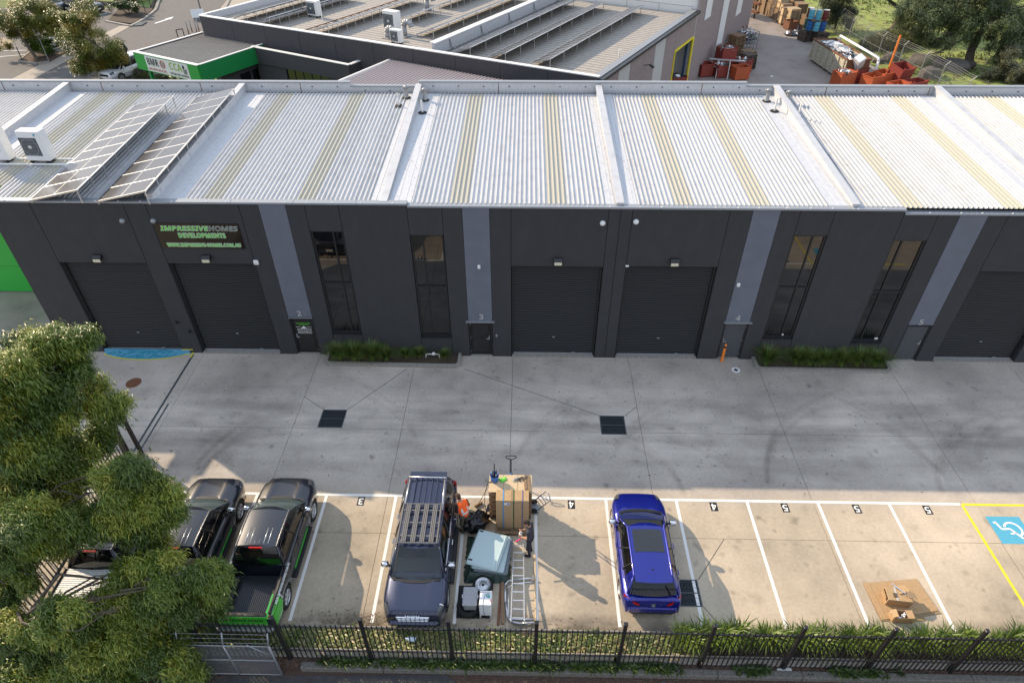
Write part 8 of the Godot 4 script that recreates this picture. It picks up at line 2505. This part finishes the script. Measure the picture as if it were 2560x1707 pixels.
	tag(put("blue_scrap", bmesh(Vector3(0.13, 0.03, 0.1), 0.01), M.tarp, self, Vector3(4.85, -0.27, 14.02)), "small blue scrap on the mulch below the fence", "litter")
	t = thing("plastic_bottle", "pale plastic bottle in the ground cover behind the fence", "bottle", Vector3(-2.3, 0.3, 13.15))
	st = S(true)
	lathe(st, [Vector2(0, 0), Vector2(0.07, 0.0), Vector2(0.075, 0.2), Vector2(0.025, 0.28), Vector2(0.025, 0.31), Vector2(0, 0.31)], 14, Transform3D(Basis(Vector3(0, 0, 1), 1.4), Vector3.ZERO))
	put("bottle", done(st), mat(0.5, 0.62, 0.68, 0.15), t)

# ---------- people: one continuous skin from a field of tapered bones ----------
func skin(bones: Array, cell: float, k: float) -> ArrayMesh:
	# bone: [a, b, ra, rb, colour]
	var lo := Vector3(1e9, 1e9, 1e9)
	var hi := -lo
	for b in bones:
		for e in [[b[0], b[2]], [b[1], b[3]]]:
			var r := Vector3.ONE * (float(e[1]) + k + cell * 2)
			lo = lo.min(e[0] - r)
			hi = hi.max(e[0] + r)
	var n := Vector3i(((hi - lo) / cell).ceil()) + Vector3i.ONE
	var fld := PackedFloat32Array()
	fld.resize(n.x * n.y * n.z)
	fld.fill(1.0)
	var best := PackedFloat32Array()
	best.resize(fld.size())
	best.fill(1.0)
	var own := PackedByteArray()
	own.resize(fld.size())
	for bi in bones.size():
		var b: Array = bones[bi]
		var m := maxf(b[2], b[3]) + k + cell * 2
		var p0 := Vector3i(((Vector3(b[0]).min(b[1]) - Vector3.ONE * m - lo) / cell).floor()).clamp(Vector3i.ZERO, n - Vector3i.ONE)
		var p1 := Vector3i(((Vector3(b[0]).max(b[1]) + Vector3.ONE * m - lo) / cell).ceil()).clamp(Vector3i.ZERO, n - Vector3i.ONE)
		var ab: Vector3 = b[1] - b[0]
		var l2 := maxf(ab.length_squared(), 1e-8)
		for x in range(p0.x, p1.x + 1):
			for y in range(p0.y, p1.y + 1):
				for z in range(p0.z, p1.z + 1):
					var p := lo + Vector3(x, y, z) * cell
					var t := clampf((p - b[0]).dot(ab) / l2, 0.0, 1.0)
					var d: float = p.distance_to(b[0] + ab * t) - lerpf(b[2], b[3], t)
					var i := (x * n.y + y) * n.z + z
					var h := clampf(0.5 + 0.5 * (fld[i] - d) / k, 0.0, 1.0)
					fld[i] = lerpf(fld[i], d, h) - k * h * (1.0 - h)
					if d < best[i]:
						best[i] = d
						own[i] = bi
	var idx := {}
	var verts := []
	var cols := []
	var off := [Vector3i(0, 0, 0), Vector3i(1, 0, 0), Vector3i(0, 1, 0), Vector3i(1, 1, 0), Vector3i(0, 0, 1), Vector3i(1, 0, 1), Vector3i(0, 1, 1), Vector3i(1, 1, 1)]
	var edges := [[0, 1], [2, 3], [4, 5], [6, 7], [0, 2], [1, 3], [4, 6], [5, 7], [0, 4], [1, 5], [2, 6], [3, 7]]
	for x in n.x - 1:
		for y in n.y - 1:
			for z in n.z - 1:
				var v := []
				var neg := 0
				for o in off:
					var q: float = fld[((x + o.x) * n.y + y + o.y) * n.z + z + o.z]
					v.append(q)
					if q < 0: neg += 1
				if neg == 0 or neg == 8: continue
				var s := Vector3.ZERO
				var c := 0
				for e in edges:
					var a: float = v[e[0]]; var b: float = v[e[1]]
					if (a < 0) == (b < 0): continue
					s += Vector3(off[e[0]]).lerp(Vector3(off[e[1]]), a / (a - b))
					c += 1
				idx[(x * n.y + y) * n.z + z] = verts.size()
				verts.append(lo + (Vector3(x, y, z) + s / c) * cell)
				cols.append(bones[own[(x * n.y + y) * n.z + z]][4])
	var st := SurfaceTool.new()
	st.begin(Mesh.PRIMITIVE_TRIANGLES)
	st.set_smooth_group(0)
	var emit := func(a: int, b: int, c2: int, d: int, flip: bool) -> void:
		var o := [idx.get(a, -1), idx.get(b, -1), idx.get(c2, -1), idx.get(d, -1)]
		if -1 in o: return
		for q in ([0, 1, 2, 0, 2, 3] if flip else [0, 2, 1, 0, 3, 2]):
			st.set_color(cols[o[q]])
			st.add_vertex(verts[o[q]])
	var sy := n.z
	var sx := n.y * n.z
	for x in range(1, n.x - 1):
		for y in range(1, n.y - 1):
			for z in range(1, n.z - 1):
				var i := x * sx + y * sy + z
				var f0 := fld[i] < 0
				if f0 != (fld[i + sx] < 0): emit.call(i, i - sy, i - sy - 1, i - 1, f0)
				if f0 != (fld[i + sy] < 0): emit.call(i, i - 1, i - sx - 1, i - sx, f0)
				if f0 != (fld[i + 1] < 0): emit.call(i, i - sx, i - sx - sy, i - sy, f0)
	st.generate_normals()
	return st.commit()

func hand_bones(w: Vector3, dir: Vector3, side: Vector3, c: Color) -> Array:
	# wrist, direction of the fingers, direction of the thumb
	var out := []
	var palm := w + dir * 0.085
	for f in 4:
		var o := side * (0.028 - f * 0.019)
		var l: float = [0.070, 0.078, 0.072, 0.056][f]
		var nrm := dir.cross(side).normalized()
		out.append([w + o * 0.6, palm + o, 0.017, 0.015, c])
		var k1 := palm + o + (dir * 0.8 + nrm * 0.5).normalized() * l * 0.55
		out.append([palm + o, k1, 0.0095, 0.009, c])
		out.append([k1, k1 + (dir * 0.25 + nrm).normalized() * l * 0.5, 0.0088, 0.0075, c])
	var tb := w + dir * 0.03 + side * 0.03
	out.append([tb, tb + (dir + side * 0.8).normalized() * 0.05, 0.013, 0.010, c])
	out.append([tb + (dir + side * 0.8).normalized() * 0.05, tb + (dir + side * 0.8).normalized() * 0.05 + (dir * 0.9 + side * 0.1).normalized() * 0.035, 0.010, 0.008, c])
	return out

func head_mesh(skin_c: Color, hair_c: Color) -> ArrayMesh:
	# local: face towards -z, chin at y 0
	var B := []
	B.append([Vector3(0, 0.135, 0.012), Vector3(0, 0.15, 0.03), 0.078, 0.080, skin_c])
	B.append([Vector3(0, 0.10, -0.02), Vector3(0, 0.05, -0.035), 0.066, 0.050, skin_c])
	B.append([Vector3(0, 0.035, -0.05), Vector3(0, 0.022, -0.06), 0.030, 0.024, skin_c])
	B.append([Vector3(0, 0.115, -0.088), Vector3(0, 0.08, -0.106), 0.010, 0.016, skin_c])
	B.append([Vector3(-0.02, 0.05, -0.083), Vector3(0.02, 0.05, -0.083), 0.008, 0.008, Color(0.30, 0.10, 0.08)])
	for s in [-1, 1]:
		B.append([Vector3(s * 0.031, 0.112, -0.077), Vector3(s * 0.033, 0.112, -0.077), 0.011, 0.011, Color(0.02, 0.015, 0.012)])
		B.append([Vector3(s * 0.018, 0.130, -0.080), Vector3(s * 0.044, 0.130, -0.074), 0.008, 0.007, hair_c])
		B.append([Vector3(s * 0.078, 0.12, 0.012), Vector3(s * 0.080, 0.085, 0.008), 0.014, 0.010, skin_c])
	B.append([Vector3(0, 0.17, 0.03), Vector3(0, 0.19, -0.012), 0.078, 0.072, hair_c])
	B.append([Vector3(0, 0.13, 0.055), Vector3(0, 0.08, 0.05), 0.074, 0.055, hair_c])
	return skin(B, 0.007, 0.018)

func build_people() -> void:
	var flesh := Color(0.42, 0.22, 0.14)
	var vest := Color(0.90, 0.12, 0.012)
	var silver := Color(0.55, 0.56, 0.55)
	var black := Color(0.012, 0.012, 0.014)
	var trousers := Color(0.075, 0.07, 0.05)
	var boot := Color(0.10, 0.06, 0.03)
	# worker in an orange vest at the wagon's side, head bowed, forearms in front; faces -x and towards the fence
	var p := thing("person", "person in an orange safety vest bending over beside the navy wagon", "person", Vector3(-1.16, 0, 9.22), 0.7)
	var B := []
	B.append([Vector3(-0.08, 0.93, 0.0), Vector3(0.08, 0.93, 0.0), 0.125, 0.125, trousers])
	B.append([Vector3(0, 0.98, -0.01), Vector3(0, 1.05, -0.02), 0.14, 0.14, vest])
	B.append([Vector3(0, 1.08, -0.03), Vector3(0, 1.12, -0.04), 0.148, 0.15, silver])
	B.append([Vector3(0, 1.17, -0.05), Vector3(0, 1.36, -0.12), 0.15, 0.13, vest])
	for s in [-1, 1]:
		B.append([Vector3(s * 0.08, 1.12, -0.04), Vector3(s * 0.13, 1.38, -0.12), 0.11, 0.09, vest])
		B.append([Vector3(s * 0.095, 1.40, -0.10), Vector3(s * 0.10, 1.20, 0.055), 0.035, 0.03, silver])
		B.append([Vector3(s * 0.18, 1.40, -0.12), Vector3(s * 0.235, 1.18, -0.10), 0.065, 0.052, black])
		B.append([Vector3(s * 0.235, 1.18, -0.10), Vector3(s * 0.245, 1.12, -0.11), 0.05, 0.047, flesh])
		B.append([Vector3(s * 0.245, 1.12, -0.11), Vector3(s * 0.12, 1.10, -0.33), 0.045, 0.030, flesh])
		B.append([Vector3(s * 0.09, 0.88, 0.0), Vector3(s * 0.11, 0.50, -0.02), 0.092, 0.062, trousers])
		B.append([Vector3(s * 0.11, 0.50, -0.02), Vector3(s * 0.12, 0.12, 0.02), 0.062, 0.045, trousers])
		B.append([Vector3(s * 0.12, 0.06, 0.03), Vector3(s * 0.13, 0.045, -0.13), 0.05, 0.042, boot])
	B.append([Vector3(0, 1.42, -0.13), Vector3(0, 1.50, -0.18), 0.058, 0.052, flesh])
	put("body", skin(B, 0.018, 0.05), M.vcol, p)
	for s in [-1, 1]:
		put("hand", skin(hand_bones(Vector3(s * 0.12, 1.10, -0.33), Vector3(-s * 0.45, -0.05, -0.88).normalized(), Vector3(0, 1, 0.0), flesh), 0.006, 0.010), M.vcol, p)
	put("head", head_mesh(flesh, Color(0.05, 0.025, 0.012)), M.vcol, p, Vector3(0, 1.49, -0.20), Vector3(-0.75, 0.1, 0))
	# worker in dark clothes by the ladder, faces the lids and holds a white sheet
	p = thing("person", "person in dark work clothes standing at the ladder with a white tool", "person", Vector3(1.02, 0, 10.06), 1.35)
	B = []
	var shirt := Color(0.035, 0.033, 0.042)
	var navy := Color(0.016, 0.018, 0.028)
	B.append([Vector3(-0.075, 0.95, 0.0), Vector3(0.075, 0.95, 0.0), 0.12, 0.12, navy])
	B.append([Vector3(0, 1.0, 0.0), Vector3(0, 1.38, -0.03), 0.135, 0.13, shirt])
	for s in [-1, 1]:
		B.append([Vector3(s * 0.07, 1.10, 0), Vector3(s * 0.13, 1.40, -0.02), 0.10, 0.09, shirt])
		B.append([Vector3(s * 0.18, 1.42, -0.02), Vector3(s * 0.22, 1.15, 0.0), 0.062, 0.05, shirt])
		var e := Vector3(s * 0.14, 1.05, -0.25)
		B.append([Vector3(s * 0.22, 1.15, 0.0), e, 0.046, 0.031, flesh])
		B.append([Vector3(s * 0.09, 0.90, 0.0), Vector3(s * 0.10, 0.50, -0.03), 0.09, 0.062, navy])
		B.append([Vector3(s * 0.10, 0.50, -0.03), Vector3(s * 0.11, 0.12, 0.02), 0.060, 0.044, navy])
		B.append([Vector3(s * 0.11, 0.06, 0.03), Vector3(s * 0.12, 0.045, -0.12), 0.05, 0.042, black])
	B.append([Vector3(0, 1.44, -0.03), Vector3(0, 1.53, -0.06), 0.056, 0.052, flesh])
	put("body", skin(B, 0.018, 0.05), M.vcol, p)
	for s in [-1, 1]:
		put("hand", skin(hand_bones(Vector3(s * 0.14, 1.05, -0.25), Vector3(-s * 0.4, -0.1, -0.9).normalized(), Vector3(0, 1, 0), flesh), 0.006, 0.010), M.vcol, p)
	put("head", head_mesh(flesh, Color(0.02, 0.014, 0.01)), M.vcol, p, Vector3(0, 1.52, -0.08), Vector3(-0.35, 0.0, 0))
	var tl := thing("white_tool", "white hand tool with a black hole held by the person at the ladder", "tool", Vector3(0.72, 1.02, 10.02), 1.35)
	put("body", bmesh(Vector3(0.16, 0.17, 0.10), 0.03), M.white, tl)
	put("opening", bmesh(Vector3(0.06, 0.02, 0.05), 0.008), M.black, tl, Vector3(0, 0.08, 0))
	tag(put("pink_tool", bmesh(Vector3(0.20, 0.035, 0.05), 0.012), mat(0.62, 0.03, 0.13), self, Vector3(0.64, 0.9, 10.16), Vector3(0, 0.4, 0.2)), "pink hand tool under the white one by the ladder", "tool")

# ---------- trees close to the camera, at the left ----------
func build_near_trees() -> void:
	var g := [Color(0.038, 0.072, 0.011), Color(0.085, 0.14, 0.018), Color(0.18, 0.24, 0.024), Color(0.42, 0.37, 0.05)]
	tree("large gum tree filling the left edge above the gate", Vector3(-15.4, -0.3, 14.6), [Vector3(-15.4, -0.3, 14.6), Vector3(-15.3, 1.5, 14.0), Vector3(-15.0, 3.2, 12.9), Vector3(-14.6, 4.6, 11.8)], 0.26, [[Vector3(-11.47, 8.19, 9.60), Vector3(0.57, 0.49, 0.57)], [Vector3(-11.75, 8.49, 10.20), Vector3(0.65, 0.55, 0.65)], [Vector3(-11.08, 7.50, 9.60), Vector3(0.51, 0.44, 0.51)], [Vector3(-11.83, 8.49, 10.80), Vector3(0.68, 0.58, 0.68)], [Vector3(-11.48, 7.73, 10.40), Vector3(0.71, 0.61, 0.71)], [Vector3(-10.87, 6.82, 9.80), Vector3(0.46, 0.39, 0.46)], [Vector3(-11.88, 7.38, 11.20), Vector3(0.75, 0.64, 0.75)], [Vector3(-11.16, 6.78, 10.60), Vector3(0.63, 0.53, 0.63)], [Vector3(-11.23, 5.44, 9.60), Vector3(0.39, 0.33, 0.39)], [Vector3(-11.54, 4.92, 9.90), Vector3(0.39, 0.33, 0.39)], [Vector3(-11.81, 6.42, 11.40), Vector3(0.72, 0.61, 0.72)], [Vector3(-11.61, 5.50, 11.00), Vector3(0.56, 0.48, 0.56)], [Vector3(-12.74, 5.54, 11.60), Vector3(0.79, 0.67, 0.79)], [Vector3(-12.19, 4.89, 11.60), Vector3(0.64, 0.55, 0.64)], [Vector3(-12.79, 7.44, 11.00), Vector3(1.10, 0.94, 1.10)], [Vector3(-10.95, 8.44, 9.40), Vector3(0.27, 0.23, 0.27)], [Vector3(-13.48, 3.33, 11.80), Vector3(0.70, 0.59, 0.70)], [Vector3(-12.06, 4.47, 11.20), Vector3(0.44, 0.38, 0.44)], [Vector3(-12.88, 3.39, 11.70), Vector3(0.41, 0.34, 0.41)], [Vector3(-10.47, 6.56, 9.60), Vector3(0.20, 0.17, 0.20)], [Vector3(-13.41, 2.73, 12.30), Vector3(0.59, 0.50, 0.59)], [Vector3(-13.69, 2.32, 12.80), Vector3(0.50, 0.43, 0.50)], [Vector3(-12.69, 2.66, 12.80), Vector3(0.29, 0.24, 0.29)], [Vector3(-13.89, 3.61, 12.00), Vector3(0.66, 0.56, 0.66)], [Vector3(-12.35, 3.69, 11.50), Vector3(0.52, 0.44, 0.52)], [Vector3(-12.97, 4.17, 11.60), Vector3(0.55, 0.47, 0.55)], [Vector3(-11.44, 5.03, 11.30), Vector3(0.39, 0.33, 0.39)], [Vector3(-13.51, 3.24, 12.00), Vector3(0.67, 0.57, 0.67)], [Vector3(-12.76, 2.89, 12.20), Vector3(0.47, 0.40, 0.47)], [Vector3(-13.61, 2.64, 12.50), Vector3(0.56, 0.48, 0.56)], [Vector3(-11.76, 3.86, 12.20), Vector3(0.28, 0.24, 0.28)], [Vector3(-14.03, 1.64, 12.90), Vector3(0.39, 0.33, 0.39)], [Vector3(-11.21, 5.82, 13.20), Vector3(0.48, 0.41, 0.48)], [Vector3(-10.74, 5.39, 13.00), Vector3(0.37, 0.32, 0.37)], [Vector3(-11.86, 5.44, 13.40), Vector3(0.53, 0.45, 0.53)], [Vector3(-11.11, 5.08, 13.20), Vector3(0.34, 0.29, 0.34)]], 8800, g, Vector2(0.20, 0.023), 601, "gum trees at the left of the fence", 0.8, 24, 0.30)
	tree("small gum crown in front of the middle dark pickup", Vector3(-15.2, -0.3, 13.4), [Vector3(-15.2, -0.3, 13.4), Vector3(-14.8, 1.6, 13.2), Vector3(-14.0, 3.2, 12.8), Vector3(-12.9, 4.3, 12.3)], 0.12, [[Vector3(-9.29, 6.03, 12.00), Vector3(0.48, 0.41, 0.48)], [Vector3(-8.90, 5.40, 12.00), Vector3(0.47, 0.40, 0.47)], [Vector3(-9.77, 5.06, 12.20), Vector3(0.44, 0.37, 0.44)], [Vector3(-8.91, 4.46, 12.00), Vector3(0.38, 0.33, 0.38)], [Vector3(-9.63, 4.16, 12.30), Vector3(0.41, 0.34, 0.41)], [Vector3(-10.29, 4.81, 12.40), Vector3(0.35, 0.30, 0.35)], [Vector3(-8.97, 6.45, 11.90), Vector3(0.20, 0.17, 0.20)], [Vector3(-9.33, 3.47, 12.20), Vector3(0.26, 0.22, 0.26)], [Vector3(-10.88, 4.27, 12.40), Vector3(0.23, 0.20, 0.23)], [Vector3(-8.32, 5.33, 12.00), Vector3(0.19, 0.16, 0.19)]], 2500, g, Vector2(0.20, 0.023), 602, "gum trees at the left of the fence", 0.8, 24, 0.32)
	tree("spreading gum tree at the lower left corner over the chain wire fence", Vector3(-13.6, -0.3, 14.7), [Vector3(-13.6, -0.3, 14.7), Vector3(-13.3, 1.0, 14.4), Vector3(-12.9, 2.0, 14.1), Vector3(-12.2, 2.7, 13.9)], 0.17, [[Vector3(-8.11, 3.91, 13.30), Vector3(0.53, 0.45, 0.53)], [Vector3(-7.70, 2.99, 13.20), Vector3(0.49, 0.42, 0.49)], [Vector3(-8.10, 1.79, 13.40), Vector3(0.49, 0.41, 0.49)], [Vector3(-8.61, 2.84, 13.70), Vector3(0.67, 0.57, 0.67)], [Vector3(-9.62, 2.15, 13.90), Vector3(0.70, 0.60, 0.70)], [Vector3(-10.52, 2.08, 14.10), Vector3(0.70, 0.60, 0.70)], [Vector3(-9.12, 1.47, 14.10), Vector3(0.76, 0.64, 0.76)], [Vector3(-10.42, 0.68, 14.30), Vector3(0.77, 0.66, 0.77)], [Vector3(-11.55, 1.55, 14.40), Vector3(0.75, 0.64, 0.75)], [Vector3(-12.55, 1.02, 14.60), Vector3(0.81, 0.69, 0.81)], [Vector3(-10.94, 2.59, 14.10), Vector3(0.40, 0.34, 0.40)], [Vector3(-12.49, 2.18, 14.30), Vector3(0.42, 0.36, 0.42)], [Vector3(-11.31, 0.46, 14.70), Vector3(0.88, 0.75, 0.88)], [Vector3(-8.79, 0.58, 14.00), Vector3(0.58, 0.50, 0.58)], [Vector3(-8.87, 3.93, 13.10), Vector3(0.31, 0.26, 0.31)], [Vector3(-7.32, 3.25, 13.00), Vector3(0.23, 0.20, 0.23)], [Vector3(-12.22, 0.64, 14.90), Vector3(0.86, 0.73, 0.86)], [Vector3(-7.36, 2.29, 13.20), Vector3(0.22, 0.19, 0.22)], [Vector3(-8.74, -0.21, 14.20), Vector3(0.53, 0.45, 0.53)], [Vector3(-9.19, 3.26, 13.50), Vector3(0.35, 0.30, 0.35)], [Vector3(-10.02, 3.16, 13.90), Vector3(0.35, 0.30, 0.35)], [Vector3(-11.59, 2.65, 14.20), Vector3(0.37, 0.32, 0.37)], [Vector3(-9.45, 3.13, 13.60), Vector3(0.31, 0.27, 0.31)], [Vector3(-12.51, 2.82, 14.20), Vector3(0.21, 0.18, 0.21)], [Vector3(-9.66, 3.51, 13.20), Vector3(0.25, 0.21, 0.25)], [Vector3(-10.71, 2.63, 13.90), Vector3(0.42, 0.36, 0.42)], [Vector3(-9.66, 2.42, 13.60), Vector3(0.49, 0.42, 0.49)], [Vector3(-11.56, 2.02, 14.20), Vector3(0.53, 0.45, 0.53)], [Vector3(-12.03, 2.84, 14.20), Vector3(0.31, 0.26, 0.31)], [Vector3(-7.48, 3.63, 13.00), Vector3(0.25, 0.21, 0.25)], [Vector3(-9.82, 4.35, 14.50), Vector3(0.29, 0.24, 0.29)], [Vector3(-9.06, 4.19, 14.40), Vector3(0.31, 0.26, 0.31)], [Vector3(-10.58, 4.14, 14.60), Vector3(0.29, 0.24, 0.29)]], 8800, g, Vector2(0.20, 0.023), 603, "gum trees at the left of the fence", 0.8, 24, 0.30)

func build_litter() -> void:
	var r := RandomNumberGenerator.new()
	r.seed = 717
	# fallen leaves on the concrete
	var st := SurfaceTool.new()
	st.begin(Mesh.PRIMITIVE_TRIANGLES)
	var leaf := func(p: Vector3, l: float, w: float, c: Color) -> void:
		var a := r.randf() * TAU
		var d := Vector3(cos(a), 0, sin(a)) * l
		var n := Vector3(-d.z, 0, d.x).normalized() * w
		st.set_color(c)
		var m := p + d * 0.5 + Vector3(0, r.randf_range(0.004, 0.02), 0) + n * r.randf_range(-0.6, 0.6)
		tri(st, p, m + n, m - n)
		tri(st, m - n, m + n, p + d)
	for i in 330:
		var x := r.randf_range(-18.0, 19.0)
		var z := r.randf_range(0.4, 7.4)
		leaf.call(Vector3(x, 0.004, z), r.randf_range(0.06, 0.17), r.randf_range(0.008, 0.016), Color(0.06, 0.045, 0.03) * r.randf_range(0.4, 1.6))
	for i in 420:   # drifts against the garden kerb
		var x := -5.2 + absf(r.randfn()) * 1.6 if i % 2 else r.randf_range(-12.5, 4.0)
		leaf.call(Vector3(x, 0.004, 12.62 - absf(r.randfn()) * 0.22), r.randf_range(0.05, 0.15), r.randf_range(0.008, 0.015), Color(0.16, 0.11, 0.06) * r.randf_range(0.4, 1.5))
	for i in 260:   # and on the roofs, mostly along the flashings
		var xx: float = [-13.1, -4.1, 4.8, 12.7, 13.5, 3.9][i % 6] + r.randfn() * 0.4 if i % 3 else r.randf_range(-19.0, 20.0)
		var zz := r.randf_range(-10.8, -0.3)
		leaf.call(Vector3(xx, roof_y(zz) + 0.03, zz), r.randf_range(0.05, 0.13), r.randf_range(0.008, 0.016), Color(0.10, 0.08, 0.055) * r.randf_range(0.4, 1.5))
	st.generate_normals()
	var me := st.commit()
	tag(put("fallen_leaves", me, M.vcol), "brown fallen leaves scattered over concrete and roofs", "leaves", "", "stuff")
	# bark mulch and twigs below the fence
	var b := SurfaceTool.new()
	b.begin(Mesh.PRIMITIVE_TRIANGLES)
	for i in 14:
		var p := Vector3(r.randf_range(-0.14, 0.14), r.randf_range(0.0, 0.03), r.randf_range(-0.14, 0.14))
		var a := r.randf() * TAU
		var d := Vector3(cos(a), r.randf_range(-0.15, 0.15), sin(a)) * r.randf_range(0.05, 0.15)
		var n := Vector3(-d.z, 0, d.x).normalized() * r.randf_range(0.005, 0.014)
		var sh := r.randf_range(0.35, 1.7)
		b.set_color(Color(0.115, 0.072, 0.052) * sh)
		quad(b, p - n, p + n, p + d + n * 0.5, p + d - n * 0.5)
	b.generate_normals()
	var mm := MultiMesh.new()
	mm.transform_format = MultiMesh.TRANSFORM_3D
	mm.mesh = b.commit()
	var xf := []
	for i in 2600:
		var x := r.randf_range(-9.0, 17.0)
		var z := r.randf_range(13.9, 15.6) if i % 6 else r.randf_range(13.54, 13.66)
		if x > -8.0 and x < -1.0 and z > 13.9 and r.randf() < 0.93: continue
		xf.append(Transform3D(Basis(Vector3.UP, r.randf() * TAU), Vector3(x, -0.28 if z > 13.8 else -0.13, z)))
	mm.instance_count = xf.size()
	for i in xf.size(): mm.set_instance_transform(i, xf[i])
	var o := MultiMeshInstance3D.new()
	o.multimesh = mm
	o.material_override = M.vcol
	o.name = numbered("bark_mulch")
	add_child(o)
	tag(o, "brown bark mulch and twigs along the bottom edge", "mulch", "", "stuff")
